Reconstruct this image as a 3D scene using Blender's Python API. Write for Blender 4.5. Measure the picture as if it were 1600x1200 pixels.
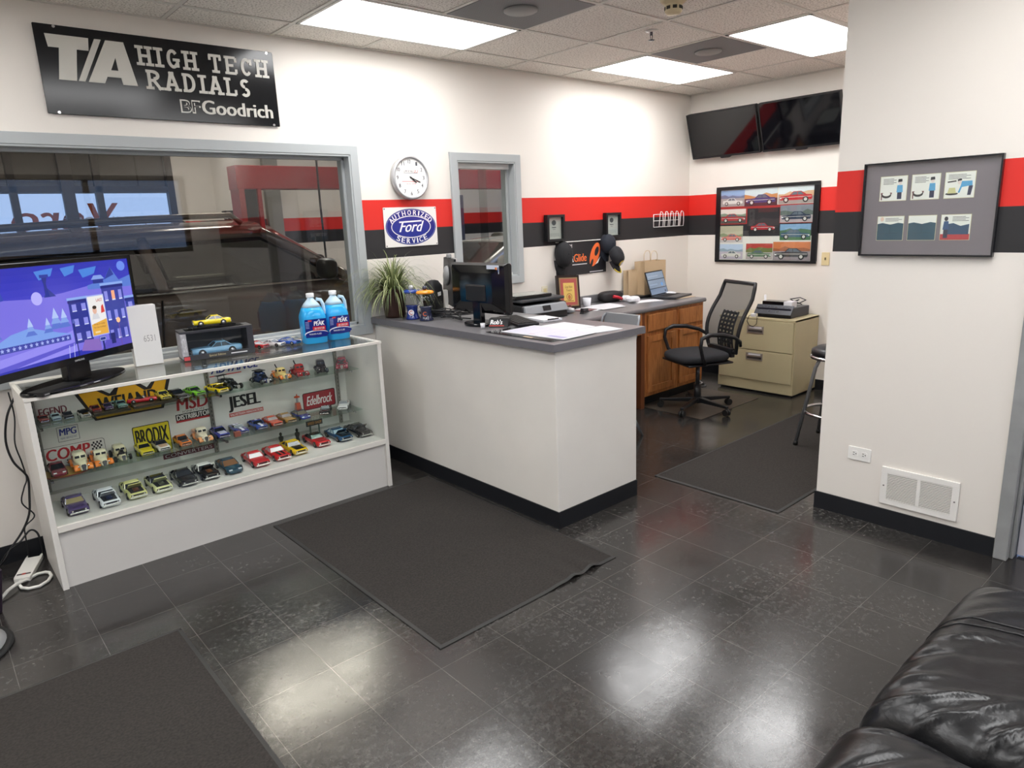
import bpy, bmesh, math, random
from mathutils import Vector, Matrix, noise
for o in list(bpy.data.objects): bpy.data.objects.remove(o, do_unlink=True)
SC = bpy.context.scene
COL = SC.collection
random.seed(7)
# ---------------------------------------------------------------- camera
cam_d = bpy.data.cameras.new('camera')
cam = bpy.data.objects.new('camera', cam_d); COL.objects.link(cam)
_r = Vector((0.7489314, -0.6614497, -0.0398247)); _u = Vector((0.1824577, 0.1480667, 0.9720007)); _f = Vector((0.6370329, 0.7352283, -0.2315784))
cam.matrix_world = Matrix(((_r.x, _u.x, -_f.x, -0.7548), (_r.y, _u.y, -_f.y, -4.28836), (_r.z, _u.z, -_f.z, 1.65367), (0, 0, 0, 1)))
cam_d.sensor_fit = 'HORIZONTAL'; cam_d.sensor_width = 36.0; cam_d.lens = 36.0 * 1074.83 / 1600
cam_d.clip_start = 0.05
SC.camera = cam
# ---------------------------------------------------------------- world + exposure
W = bpy.data.worlds.new('dusk_sky'); SC.world = W; W.use_nodes = True
WN = W.node_tree; bg = WN.nodes['Background']
bg.inputs['Color'].default_value = (0.36, 0.48, 0.80, 1); bg.inputs['Strength'].default_value = 1.6
vs = SC.view_settings
vs.view_transform = 'Standard'; vs.look = 'None'; vs.gamma = 1.0; vs.use_curve_mapping = False
vs.exposure = 0.64
LAMP = 9.0        # radiance of the ceiling light diffusers
# ---------------------------------------------------------------- materials
def lin(h):
    if isinstance(h, str):
        h = h.lstrip('#'); c = [int(h[i:i+2], 16) / 255 for i in (0, 2, 4)]
    else: c = list(h)
    return tuple((x / 12.92 if x <= .04045 else ((x + .055) / 1.055) ** 2.4) for x in c) + (1.0,)
MC = {}
def mat(name, col='#808080', rough=.5, metal=0, var=None, bump=None, emit=None, spec=.5, trans=0, coat=0, ior=1.45, alpha=1):
    if name in MC: return MC[name]
    m = bpy.data.materials.new(name); m.use_nodes = True; nt = m.node_tree; p = nt.nodes['Principled BSDF']
    p.inputs['Base Color'].default_value = lin(col); p.inputs['Roughness'].default_value = rough; p.inputs['Metallic'].default_value = metal
    p.inputs['Specular IOR Level'].default_value = spec; p.inputs['Transmission Weight'].default_value = trans; p.inputs['Coat Weight'].default_value = coat
    p.inputs['IOR'].default_value = ior; p.inputs['Alpha'].default_value = alpha
    if emit: p.inputs['Emission Color'].default_value = lin(col); p.inputs['Emission Strength'].default_value = emit
    tc = nt.nodes.new('ShaderNodeTexCoord') if (var or bump) else None
    if var:
        n = nt.nodes.new('ShaderNodeTexNoise'); n.inputs['Scale'].default_value = var[0]; n.inputs['Detail'].default_value = 6
        nt.links.new(tc.outputs['Object'], n.inputs['Vector'])
        mx = nt.nodes.new('ShaderNodeMix'); mx.data_type = 'RGBA'
        c = lin(col); k = var[1]
        mx.inputs['A'].default_value = tuple(x * (1 - k) for x in c[:3]) + (1,); mx.inputs['B'].default_value = tuple(min(1, x * (1 + k)) for x in c[:3]) + (1,)
        rp = nt.nodes.new('ShaderNodeMapRange'); rp.inputs[1].default_value = .3; rp.inputs[2].default_value = .7
        nt.links.new(n.outputs['Fac'], rp.inputs[0]); nt.links.new(rp.outputs[0], mx.inputs['Factor']); nt.links.new(mx.outputs['Result'], p.inputs['Base Color'])
    if bump:
        n2 = nt.nodes.new('ShaderNodeTexNoise'); n2.inputs['Scale'].default_value = bump[0]; n2.inputs['Detail'].default_value = 5
        nt.links.new(tc.outputs['Object'], n2.inputs['Vector'])
        b = nt.nodes.new('ShaderNodeBump'); b.inputs['Strength'].default_value = bump[1]; b.inputs['Distance'].default_value = bump[2] if len(bump) > 2 else .01
        nt.links.new(n2.outputs['Fac'], b.inputs['Height']); nt.links.new(b.outputs['Normal'], p.inputs['Normal'])
    MC[name] = m; return m
def glass(name, tint='#ffffff', refl=1.0, rough=.0):
    """clear sheet glass: straight-through light plus fresnel reflection"""
    if name in MC: return MC[name]
    m = bpy.data.materials.new(name); m.use_nodes = True; nt = m.node_tree; nt.nodes.clear()
    out = nt.nodes.new('ShaderNodeOutputMaterial'); t = nt.nodes.new('ShaderNodeBsdfTransparent'); t.inputs[0].default_value = lin(tint)
    g = nt.nodes.new('ShaderNodeBsdfGlossy'); g.inputs['Roughness'].default_value = rough
    lw = nt.nodes.new('ShaderNodeLayerWeight'); lw.inputs['Blend'].default_value = .5
    pw = nt.nodes.new('ShaderNodeMath'); pw.operation = 'POWER'; pw.inputs[1].default_value = 5; nt.links.new(lw.outputs['Facing'], pw.inputs[0])
    k = nt.nodes.new('ShaderNodeMath'); k.operation = 'MULTIPLY_ADD'; k.inputs[1].default_value = .9 * refl; k.inputs[2].default_value = .04 * refl; k.use_clamp = True; nt.links.new(pw.outputs[0], k.inputs[0])
    mx = nt.nodes.new('ShaderNodeMixShader')
    nt.links.new(k.outputs[0], mx.inputs[0]); nt.links.new(t.outputs[0], mx.inputs[1]); nt.links.new(g.outputs[0], mx.inputs[2]); nt.links.new(mx.outputs[0], out.inputs[0])
    MC[name] = m; return m
def art_mat(name, kind='matte', strength=1.0):
    if name in MC: return MC[name]
    m = bpy.data.materials.new(name); m.use_nodes = True; nt = m.node_tree; p = nt.nodes['Principled BSDF']
    a = nt.nodes.new('ShaderNodeAttribute'); a.attribute_name = 'Col'
    nt.links.new(a.outputs['Color'], p.inputs['Base Color'])
    p.inputs['Roughness'].default_value = {'matte': .55, 'gloss': .12, 'screen': .15}[kind]
    if kind == 'screen':
        nt.links.new(a.outputs['Color'], p.inputs['Emission Color']); p.inputs['Emission Strength'].default_value = strength
        p.inputs['Base Color'].default_value = (.01, .01, .01, 1); nt.links.remove(p.inputs['Base Color'].links[0])
    MC[name] = m; return m
# ---------------------------------------------------------------- geometry helpers
class Fr:
    """a flat frame: origin, right, up, normal"""
    def __init__(s, o, u, v): s.o = Vector(o); s.u = Vector(u).normalized(); s.v = Vector(v).normalized(); s.n = s.u.cross(s.v)
    def p(s, x, y, z=0): return s.o + s.u * x + s.v * y + s.n * z
_tc = {}
def text2d(s, bold=0, shear=0, ext=0, sp=1.0):
    k = (s, bold, shear, ext, sp)
    if k in _tc: return _tc[k]
    cu = bpy.data.curves.new('t', 'FONT'); cu.body = s; cu.offset = 0; cu.shear = shear; cu.resolution_u = 3; cu.space_character = sp
    cu.fill_mode = 'BOTH' if ext else 'FRONT'; cu.extrude = .5 if ext else 0
    ob = bpy.data.objects.new('t', cu); COL.objects.link(ob); dg = bpy.context.evaluated_depsgraph_get(); dg.update()
    me = bpy.data.meshes.new_from_object(ob.evaluated_get(dg))
    vs_ = [tuple(v.co) for v in me.vertices]; fs = [tuple(p.vertices) for p in me.polygons]
    x0 = min(v[0] for v in vs_); x1 = max(v[0] for v in vs_); y0 = min(v[1] for v in vs_); y1 = max(v[1] for v in vs_)
    vs_ = [((v[0] - x0) / (x1 - x0), (v[1] - y0) / (y1 - y0), v[2] + (.5 if ext else 0)) for v in vs_]
    bpy.data.objects.remove(ob); bpy.data.curves.remove(cu); bpy.data.meshes.remove(me)
    _tc[k] = (vs_, fs); return _tc[k]
def rrect(x0, y0, x1, y1, r, n=4):
    P = []
    for cx, cy, a0 in ((x1 - r, y0 + r, -90), (x1 - r, y1 - r, 0), (x0 + r, y1 - r, 90), (x0 + r, y0 + r, 180)):
        for i in range(n + 1):
            a = math.radians(a0 + 90 * i / n); P.append((cx + r * math.cos(a), cy + r * math.sin(a)))
    return P
def ell(cx, cy, rx, ry, n=28, a0=0, a1=360):
    full = abs(a1 - a0) >= 360
    return [(cx + rx * math.cos(math.radians(a0 + (a1 - a0) * i / (n if full else n - 1))), cy + ry * math.sin(math.radians(a0 + (a1 - a0) * i / (n if full else n - 1)))) for i in range(n)]
class MB:
    def __init__(s): s.v = []; s.f = []; s.mi = []; s.sm = []; s.cur = 0; s.smooth = False
    def add(s, vs_, fs, mi=None, smooth=None):
        b = len(s.v); s.v += [tuple(v) for v in vs_]
        for f in fs: s.f.append(tuple(i + b for i in f)); s.mi.append(s.cur if mi is None else mi); s.sm.append(s.smooth if smooth is None else smooth)
        return s
    def box(s, x0, y0, z0, x1, y1, z1, mi=None):
        x0, x1 = min(x0, x1), max(x0, x1); y0, y1 = min(y0, y1), max(y0, y1); z0, z1 = min(z0, z1), max(z0, z1)
        return s.add([(x0, y0, z0), (x1, y0, z0), (x1, y1, z0), (x0, y1, z0), (x0, y0, z1), (x1, y0, z1), (x1, y1, z1), (x0, y1, z1)],
                     [(0, 3, 2, 1), (4, 5, 6, 7), (0, 1, 5, 4), (1, 2, 6, 5), (2, 3, 7, 6), (3, 0, 4, 7)], mi, False)
    def hexa(s, P, mi=None):
        return s.add(P, [(0, 3, 2, 1), (4, 5, 6, 7), (0, 1, 5, 4), (1, 2, 6, 5), (2, 3, 7, 6), (3, 0, 4, 7)], mi, False)
    def obox(s, c, u, v, w, hu, hv, hw, mi=None):
        c = Vector(c); u = Vector(u).normalized() * hu; v = Vector(v).normalized() * hv; w = Vector(w).normalized() * hw
        return s.hexa([c - u - v - w, c + u - v - w, c + u + v - w, c - u + v - w, c - u - v + w, c + u - v + w, c + u + v + w, c - u + v + w], mi)
    def bar(s, a, b, wd, th, up=(0, 0, 1), mi=None):
        a = Vector(a); b = Vector(b); d = (b - a).normalized(); up = Vector(up)
        if abs(d.dot(up)) > .98: up = Vector((1, 0, 0))
        w = d.cross(up).normalized(); t = w.cross(d)
        return s.obox((a + b) / 2, d, w, t, (b - a).length / 2, wd / 2, th / 2, mi)
    def cyl(s, a, b, r0, r1=None, n=16, mi=None, smooth=True, caps=True):
        a = Vector(a); b = Vector(b); r1 = r0 if r1 is None else r1; d = (b - a).normalized()
        t = Vector((1, 0, 0)) if abs(d.x) < .9 else Vector((0, 1, 0)); u = d.cross(t).normalized(); w = d.cross(u)
        vs_ = []; 
        for i in range(n):
            q = u * math.cos(2 * math.pi * i / n) + w * math.sin(2 * math.pi * i / n); vs_ += [a + q * r0, b + q * r1]
        s.add(vs_, [(2 * i, 2 * i + 1, (2 * i + 3) % (2 * n), (2 * i + 2) % (2 * n)) for i in range(n)], mi, smooth)
        if caps: s.add(vs_, [tuple(2 * i for i in range(n)), tuple(2 * i + 1 for i in reversed(range(n)))], mi, False)
        return s
    def lathe(s, prof, c=(0, 0, 0), n=24, mi=None, axis=None, smooth=True):
        c = Vector(c); vs_ = []; fs = []
        A = Vector(axis).normalized() if axis else Vector((0, 0, 1)); t = Vector((1, 0, 0)) if abs(A.x) < .9 else Vector((0, 1, 0)); u = A.cross(t).normalized(); w = A.cross(u)
        for r, z in prof:
            for i in range(n):
                a = 2 * math.pi * i / n; vs_.append(c + A * z + (u * math.cos(a) + w * math.sin(a)) * max(r, 1e-5))
        for k in range(len(prof) - 1):
            for i in range(n): fs.append((k * n + i, k * n + (i + 1) % n, (k + 1) * n + (i + 1) % n, (k + 1) * n + i))
        return s.add(vs_, fs, mi, smooth)
    def tube(s, pts, r, n=8, mi=None, closed=False, smooth=True):
        P = [Vector(p) for p in pts]; m = len(P); vs_ = []; fs = []; prev = None
        for i in range(m):
            d = (P[(i + 1) % m] - P[i - 1]) if closed else (P[min(i + 1, m - 1)] - P[max(i - 1, 0)])
            d = d.normalized() if d.length > 1e-9 else Vector((0, 0, 1))
            if prev is None:
                t = Vector((0, 0, 1)) if abs(d.z) < .9 else Vector((1, 0, 0)); u = d.cross(t).normalized()
            else:
                u = prev - d * prev.dot(d); u = u.normalized() if u.length > 1e-6 else d.orthogonal().normalized()
            prev = u; w = d.cross(u); rr = r[i] if isinstance(r, (list, tuple)) else r
            for k in range(n): a = 2 * math.pi * k / n; vs_.append(P[i] + (u * math.cos(a) + w * math.sin(a)) * rr)
        R = m if closed else m - 1
        for i in range(R):
            for k in range(n):
                j = (i + 1) % m; fs.append((i * n + k, i * n + (k + 1) % n, j * n + (k + 1) % n, j * n + k))
        s.add(vs_, fs, mi, smooth)
        if not closed: s.add(vs_, [tuple(reversed(range(n))), tuple((m - 1) * n + k for k in range(n))], mi, False)
        return s
    def prism(s, fr, poly, z0, z1, mi=None):
        n = len(poly); vs_ = [fr.p(x, y, z0) for x, y in poly] + [fr.p(x, y, z1) for x, y in poly]
        return s.add(vs_, [tuple(reversed(range(n))), tuple(range(n, 2 * n))] + [(i, (i + 1) % n, n + (i + 1) % n, n + i) for i in range(n)], mi, False)
    def loft(s, rings, mi=None, smooth=True, caps=True, closed=True):
        n = len(rings[0]); vs_ = [p for r in rings for p in r]; fs = []
        for k in range(len(rings) - 1):
            for i in range(n if closed else n - 1): fs.append((k * n + i, k * n + (i + 1) % n, (k + 1) * n + (i + 1) % n, (k + 1) * n + i))
        s.add(vs_, fs, mi, smooth)
        if caps: s.add(vs_, [tuple(reversed(range(n))), tuple(len(vs_) - n + i for i in range(n))], mi, False)
        return s
    def text(s, fr, t, x, y, w, h, z=0, ext=0, bold=0, shear=0, mi=None, mirror=False, sp=1.0, rot=0):
        vs_, fs = text2d(t, bold, shear, ext, sp); c, sn = math.cos(rot), math.sin(rot); db = min(bold * .7, .05) * h; w = w - 2 * db; x = x + db
        for dx in ((-db, 0, db) if bold else (0,)):
            o = []
            for a, b, d in vs_:
                a = (1 - a) if mirror else a; px, py = (a - .5) * w + dx, (b - .5) * h
                o.append(fr.p(x + w / 2 + px * c - py * sn, y + h / 2 + px * sn + py * c, z + d * ext + dx * .001))
            s.add(o, fs, mi, False)
        return s
    def obj(s, name, mats, parent=None, loc=None, bevel=0, sub=0, seg=2, auto=None):
        me = bpy.data.meshes.new(name); me.from_pydata(s.v, [], s.f)
        for m in (mats if isinstance(mats, (list, tuple)) else [mats]): me.materials.append(m)
        me.polygons.foreach_set('material_index', s.mi); me.polygons.foreach_set('use_smooth', s.sm)
        if hasattr(s, 'fc'):
            at = me.attributes.new('Col', 'FLOAT_COLOR', 'CORNER'); d = []
            for p in me.polygons: d += list(s.fc[p.index]) * p.loop_total
            at.data.foreach_set('color', d)
        bm = bmesh.new(); bm.from_mesh(me)
        if not hasattr(s, 'fc'): bmesh.ops.remove_doubles(bm, verts=bm.verts, dist=1e-6); bmesh.ops.recalc_face_normals(bm, faces=bm.faces)
        bm.to_mesh(me); bm.free(); me.update()
        o = bpy.data.objects.new(name, me); COL.objects.link(o)
        if parent: o.parent = parent
        if loc: o.location = loc
        if bevel:
            b = o.modifiers.new('bevel', 'BEVEL'); b.width = bevel; b.segments = seg; b.limit_method = 'ANGLE'; b.angle_limit = math.radians(50)
        if sub:
            b = o.modifiers.new('sub', 'SUBSURF'); b.levels = sub; b.render_levels = sub
        return o
class Art(MB):
    """flat printed picture: coloured polygons in thin layers on a frame"""
    def __init__(s, fr): super().__init__(); s.fr = fr; s.fc = []
    E = .0005
    def poly(s, P, col, L=1):
        s.add([s.fr.p(x, y, L * s.E) for x, y in P], [tuple(range(len(P)))]); s.fc.append(lin(col)); return s
    def rect(s, x, y, w, h, col, L=1): return s.poly([(x, y), (x + w, y), (x + w, y + h), (x, y + h)], col, L)
    def line(s, x0, y0, x1, y1, t, col, L=1):
        d = math.hypot(x1 - x0, y1 - y0) or 1; nx, ny = -(y1 - y0) / d * t / 2, (x1 - x0) / d * t / 2
        return s.poly([(x0 + nx, y0 + ny), (x0 - nx, y0 - ny), (x1 - nx, y1 - ny), (x1 + nx, y1 + ny)], col, L)
    def oval(s, x, y, rx, ry, col, L=1, n=28): return s.poly(ell(x, y, rx, ry, n), col, L)
    def ring(s, x, y, rx, ry, t, col, L=1, a0=0, a1=360, n=32):
        A = ell(x, y, rx, ry, n + 1, a0, a1 - 1e-4); B = ell(x, y, rx - t, ry - t, n + 1, a0, a1 - 1e-4)
        for i in range(n): s.poly([A[i], A[i + 1], B[i + 1], B[i]], col, L)
        return s
    def frame(s, x, y, w, h, t, col, L=1):
        s.rect(x, y, w, t, col, L); s.rect(x, y + h - t, w, t, col, L); s.rect(x, y, t, h, col, L); return s.rect(x + w - t, y, t, h, col, L)
    def write(s, t, x, y, w, h, col, L=2, **k):
        n = len(s.f); s.text(s.fr, t, x, y, w, h, z=L * s.E, **k); s.fc += [lin(col)] * (len(s.f) - n); return s
def empty(name, loc=(0, 0, 0), rz=0):
    o = bpy.data.objects.new(name, None); COL.objects.link(o); o.empty_display_size = .05; o.location = loc; o.rotation_euler = (0, 0, rz); return o
def tag(o, label, cat, group=None):
    o['label'] = label; o['category'] = cat
    if group: o['group'] = group
    return o
def thing(name, label, cat, loc=(0, 0, 0), rz=0, group=None): return tag(empty(name, loc, rz), label, cat, group)
def struct(o): o['kind'] = 'structure'; return o
def copy_tree(o, parent=None):
    c = o.copy(); COL.objects.link(c)
    if parent: c.parent = parent
    for ch in list(o.children): copy_tree(ch, c)
    return c
def part_label(o, l): o['label'] = l; return o
def superbox(w, d, h, p=4, nu=24, nv=14, f=None):
    """rounded cushion-like solid centred on the origin"""
    def sg(x, e): return math.copysign(abs(x) ** e, x)
    rings = []; e = 2 / p
    for j in range(nv + 1):
        t = -math.pi / 2 + math.pi * j / nv; r = []
        for i in range(nu):
            a = 2 * math.pi * i / nu; ct = sg(math.cos(t), e)
            q = Vector((w / 2 * ct * sg(math.cos(a), e), d / 2 * ct * sg(math.sin(a), e), h / 2 * sg(math.sin(t), e)))
            r.append(f(q) if f else q)
        rings.append(r)
    return rings
# ================================================================ SETTING
XB, H = 5.476, 2.789
XP, YP = 2.908, -2.654
Z1, Z2, Z3 = 1.826, 1.626, 1.428
T = .6096
GX = lambda k: .557 + k * T
GY = lambda j: -.303 - j * T
def wall_material(name, base):
    m = mat(name, base, .55); nt = m.node_tree; p = nt.nodes['Principled BSDF']
    g = nt.nodes.new('ShaderNodeNewGeometry'); sp = nt.nodes.new('ShaderNodeSeparateXYZ'); nt.links.new(g.outputs['Position'], sp.inputs[0])
    def gt(v):
        n = nt.nodes.new('ShaderNodeMath'); n.operation = 'GREATER_THAN'; n.inputs[1].default_value = v; nt.links.new(sp.outputs['Z'], n.inputs[0]); return n.outputs[0]
    prev = None; cols = [base, '#262527', '#d5281f', base]
    cur = lin(cols[0])
    for z, c in ((Z3, cols[1]), (Z2, cols[2]), (Z1, cols[3])):
        mx = nt.nodes.new('ShaderNodeMix'); mx.data_type = 'RGBA'; nt.links.new(gt(z), mx.inputs['Factor'])
        if prev is None: mx.inputs['A'].default_value = cur
        else: nt.links.new(prev, mx.inputs['A'])
        mx.inputs['B'].default_value = lin(c); prev = mx.outputs['Result']
    nt.links.new(prev, p.inputs['Base Color'])
    n = nt.nodes.new('ShaderNodeTexNoise'); n.inputs['Scale'].default_value = 90; b = nt.nodes.new('ShaderNodeBump'); b.inputs['Strength'].default_value = .05; b.inputs['Distance'].default_value = .004
    nt.links.new(g.outputs['Position'], n.inputs['Vector']); nt.links.new(n.outputs['Fac'], b.inputs['Height']); nt.links.new(b.outputs['Normal'], p.inputs['Normal'])
    return m
M_wall = wall_material('painted_wall_stripes', '#e2dcd4')
M_plain = mat('painted_wall_plain', '#e2dcd4', .55)
M_black = mat('black_rubber_base', '#14161b', .45)
M_frame = mat('grey_painted_steel', '#a9adae', .4)
M_frame_dark = mat('grey_seal', '#4a4c50', .5)
M_glass = glass('window_glass', '#e9ebea', 1.15)
M_cglass = glass('case_glass', '#fcfefd', 1.0)
M_shelf = glass('shelf_glass', '#eef7f2', 1.0)
# floor: black vinyl tiles, scuffed and waxed
def floor_material():
    m = mat('black_vinyl_tile', '#35332f', .3, spec=.7); nt = m.node_tree; p = nt.nodes['Principled BSDF']; L = nt.links
    g = nt.nodes.new('ShaderNodeNewGeometry'); mp = nt.nodes.new('ShaderNodeMapping'); mp.inputs['Location'].default_value = (-1.432, 2.646, 0); L.new(g.outputs['Position'], mp.inputs['Vector'])
    br = nt.nodes.new('ShaderNodeTexBrick'); br.offset = 0; br.squash = 1; br.inputs['Scale'].default_value = 1; br.inputs['Brick Width'].default_value = .3048; br.inputs['Row Height'].default_value = .3048
    br.inputs['Mortar Size'].default_value = .0013; br.inputs['Mortar Smooth'].default_value = .3; br.inputs['Bias'].default_value = 0
    br.inputs['Color1'].default_value = lin('#242120'); br.inputs['Color2'].default_value = lin('#2e2b29'); br.inputs['Mortar'].default_value = lin('#5d5a56'); L.new(mp.outputs[0], br.inputs['Vector'])
    def nz(scale, det, lo, hi, rough=.6):
        n = nt.nodes.new('ShaderNodeTexNoise'); n.inputs['Scale'].default_value = scale; n.inputs['Detail'].default_value = det; n.inputs['Roughness'].default_value = rough; L.new(g.outputs['Position'], n.inputs['Vector'])
        r = nt.nodes.new('ShaderNodeMapRange'); r.inputs[1].default_value = lo; r.inputs[2].default_value = hi; L.new(n.outputs['Fac'], r.inputs[0]); return r.outputs[0]
    def mix(a, b, f, typ='MIX'):
        x = nt.nodes.new('ShaderNodeMix'); x.data_type = 'RGBA'; x.blend_type = typ
        for s_, v in (('A', a), ('B', b)):
            if isinstance(v, tuple): x.inputs[s_].default_value = v
            else: L.new(v, x.inputs[s_])
        if isinstance(f, float): x.inputs['Factor'].default_value = f
        else: L.new(f, x.inputs['Factor'])
        return x.outputs['Result']
    c = mix(br.outputs['Color'], lin('#1c1b1a'), nz(3.2, 8, .3, .85, .7))
    big = nz(1.3, 6, .36, .72, .65); fine = nz(38, 10, .47, .78, .8)
    mul = nt.nodes.new('ShaderNodeMath'); mul.operation = 'MULTIPLY'; L.new(big, mul.inputs[0]); L.new(fine, mul.inputs[1])
    m2 = nt.nodes.new('ShaderNodeMath'); m2.operation = 'MULTIPLY'; m2.inputs[1].default_value = .75; L.new(mul.outputs[0], m2.inputs[0])
    c = mix(c, lin('#84837f'), m2.outputs[0])
    c = mix(c, lin('#9a978f'), nz(160, 2, .70, .78))
    L.new(c, p.inputs['Base Color'])
    r = nz(2.0, 5, .3, .7); rr = nt.nodes.new('ShaderNodeMapRange'); rr.inputs[3].default_value = .13; rr.inputs[4].default_value = .25; L.new(r, rr.inputs[0]); L.new(rr.outputs[0], p.inputs['Roughness'])
    b = nt.nodes.new('ShaderNodeBump'); b.inputs['Strength'].default_value = .12; b.inputs['Distance'].default_value = .004; L.new(nz(14, 6, 0, 1), b.inputs['Height']); L.new(b.outputs['Normal'], p.inputs['Normal'])
    return m
b = MB(); b.box(-2.8, -6.3, -.1, XB + .15, .15, 0); struct(b.obj('floor', floor_material()))
def ceil_material():
    m = mat('acoustic_tile', '#ece7df', .9); nt = m.node_tree; p = nt.nodes['Principled BSDF']; L = nt.links
    g = nt.nodes.new('ShaderNodeNewGeometry'); n = nt.nodes.new('ShaderNodeTexNoise'); n.inputs['Scale'].default_value = 95; n.inputs['Detail'].default_value = 3; L.new(g.outputs['Position'], n.inputs['Vector'])
    r = nt.nodes.new('ShaderNodeMapRange'); r.inputs[1].default_value = .36; r.inputs[2].default_value = .5; L.new(n.outputs['Fac'], r.inputs[0])
    x = nt.nodes.new('ShaderNodeMix'); x.data_type = 'RGBA'; x.inputs['A'].default_value = lin('#bdb6ac'); x.inputs['B'].default_value = lin('#f1ece4'); L.new(r.outputs[0], x.inputs['Factor']); L.new(x.outputs['Result'], p.inputs['Base Color'])
    return m
b = MB(); b.box(-2.8, -6.3, H, XB + .15, .15, H + .06); struct(b.obj('ceiling', ceil_material()))
M_tbar = mat('ceiling_tee', '#d8d4cc', .5); M_tshadow = mat('tee_shadow_line', '#6f675e', .7)  # second colour paints the thin shadow edge as a dark strip beside each tee
b = MB()
for k in range(-5, 9):
    x = GX(k)
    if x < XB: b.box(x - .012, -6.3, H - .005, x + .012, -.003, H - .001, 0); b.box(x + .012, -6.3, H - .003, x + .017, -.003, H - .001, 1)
for j in range(0, 10):
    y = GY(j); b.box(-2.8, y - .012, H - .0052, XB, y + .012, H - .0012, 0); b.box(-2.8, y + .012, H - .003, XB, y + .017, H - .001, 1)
b.box(-2.8, -.02, H - .006, XB, -.001, H - .001, 0); b.box(XB - .02, -6.3, H - .006, XB - .001, 0, H - .001, 0)
struct(b.obj('trim_1', [M_tbar, M_tshadow]))
# wall with the two windows into the workshop
b = MB(); W1 = (-1.6, 1.612, .975, 2.115); W2 = (2.492, 3.07, 1.205, 2.10)
for x0, x1, z0, z1 in ((-2.8, W1[0], 0, H), (W1[0], W1[1], 0, W1[2]), (W1[0], W1[1], W1[3], H), (W1[1], W2[0], 0, H), (W2[0], W2[1], 0, W2[2]), (W2[0], W2[1], W2[3], H), (W2[1], XB + .12, 0, H), (-5, XB + 5, H, 3.9)):
    b.box(x0, 0, z0, x1, .15, z1)
struct(b.obj('wall_back', M_wall))
b = MB(); b.box(XB, -2.654, 0, XB + .12, .0, H); struct(b.obj('wall_far', M_wall))
b = MB(); DY0, DY1 = -3.57, -4.47
for y0, y1, z0, z1 in ((YP, -3.52, 0, H), (-3.52, -4.52, 2.12, H), (-4.52, -6.3, 0, H)): b.box(XP, y1, z0, XP + .12, y0, z1)
struct(b.obj('wall_right', M_wall))
b = MB(); b.box(XP + .12, YP - .12, 0, XB, YP, H); struct(b.obj('wall_alcove', M_wall))
b = MB(); b.box(-2.92, -6.3, 0, -2.8, .15, H); struct(b.obj('wall_left', M_plain))
b = MB()
for x0, x1, z0, z1 in ((-2.8, XP, 0, 1.40), (-2.8, XP, 2.45, H), (-2.8, -2.5, 1.40, 2.45), (2.5, XP, 1.40, 2.45)): b.box(x0, -6.42, z0, x1, -6.3, z1)
struct(b.obj('wall_front', M_plain))
M_alu = mat('dark_bronze_aluminium', '#2f2a28', .4, .3)
b = MB()
for x in (-2.5, -1.25, 0, 1.25, 2.45): b.box(x, -6.40, 1.40, x + .06, -6.30, 2.45)
for z in (1.40, 2.39): b.box(-2.5, -6.40, z, 2.5, -6.30, z + .06)
w = struct(b.obj('window_4', M_alu)); b = MB(); b.box(-2.46, -6.36, 1.45, 2.46, -6.352, 2.40); b.obj('pane', M_glass, w)
# door in the right-hand wall
b = MB(); b.box(XP - .015, -3.57, 0, XP + .12, -3.515, 2.12); b.box(XP - .015, -4.525, 0, XP + .12, -4.47, 2.12); b.box(XP - .015, -4.525, 2.065, XP + .12, -3.515, 2.12)
b.box(XP + .03, -3.585, 0, XP + .12, -3.57, 2.065)
d = struct(b.obj('door_1', mat('door_frame_grey', '#8f9090', .45, var=(9, .12)), bevel=.004))
b = MB(); b.box(XP + .075, -4.465, .012, XP + .115, -3.59, 2.06); part_label(b.obj('door_panel', mat('pale_door', '#b9b7bf', .4), d), 'pale grey door panel')
b = MB(); b.cyl((XP + .075, -4.38, .98), (XP + .02, -4.38, .98), .012); b.cyl((XP + .03, -4.38, .98), (XP + .03, -4.26, .98), .010); b.obj('door_handle', mat('satin_steel', '#b8b8ba', .3, 1), d)
# black rubber baseboards
def base(name, x0, y0, x1, y1): b = MB(); b.box(x0, y0, 0, x1, y1, .097); struct(b.obj(name, M_black))
base('baseboard_back', -2.8, -.008, 1.69, 0); base('baseboard_far', XB - .008, -2.65, XB, -.0)
base('baseboard_right', XP - .008, -3.512, XP, YP + .008); base('baseboard_alcove', XP, YP, XB - .01, YP + .008); base('baseboard_corner', 4.83, -.008, XB - .01, 0)
# windows into the workshop
def window(name, x0, x1, z0, z1, fw=.058, left=True):
    b = MB(); sides = [(x1, x1 + fw)] + ([(x0 - fw, x0)] if left else [])
    for a, c in sides: b.box(a, -.022, z0 - fw, c, -.0005, z1 + fw)
    b.box(x0 - fw, -.0218, z1, x1 + fw, -.0005, z1 + fw); b.box(x0 - fw, -.0218, z0 - fw, x1 + fw, -.0005, z0)
    b.box(x1 - .012, -.018, z0, x1 + .001, .15, z1); b.box(x0 - .001, -.018, z0, x0 + .012, .15, z1); b.box(x0, -.018, z1 - .012, x1, .15, z1 + .001); b.box(x0, -.018, z0 - .001, x1, .15, z0 + .012)
    b.box(x1 - .03, .05, z0, x1 - .011, .085, z1); b.box(x0, .05, z1 - .03, x1, .085, z1 - .011); b.box(x0, .05, z0 + .011, x1, .085, z0 + .03); b.box(x0 + .011, .05, z0, x0 + .03, .085, z1)
    return struct(b.obj(name, M_frame, bevel=.003))
w1 = window('window_1', *W1[:2], W1[2], W1[3])
b = MB(); b.box(W1[0] + .012, .062, W1[2] + .012, W1[1] - .012, .068, W1[3] - .012); b.obj('pane', M_glass, w1)
w2 = window('window_2', *W2[:2], W2[2], W2[3])
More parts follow.
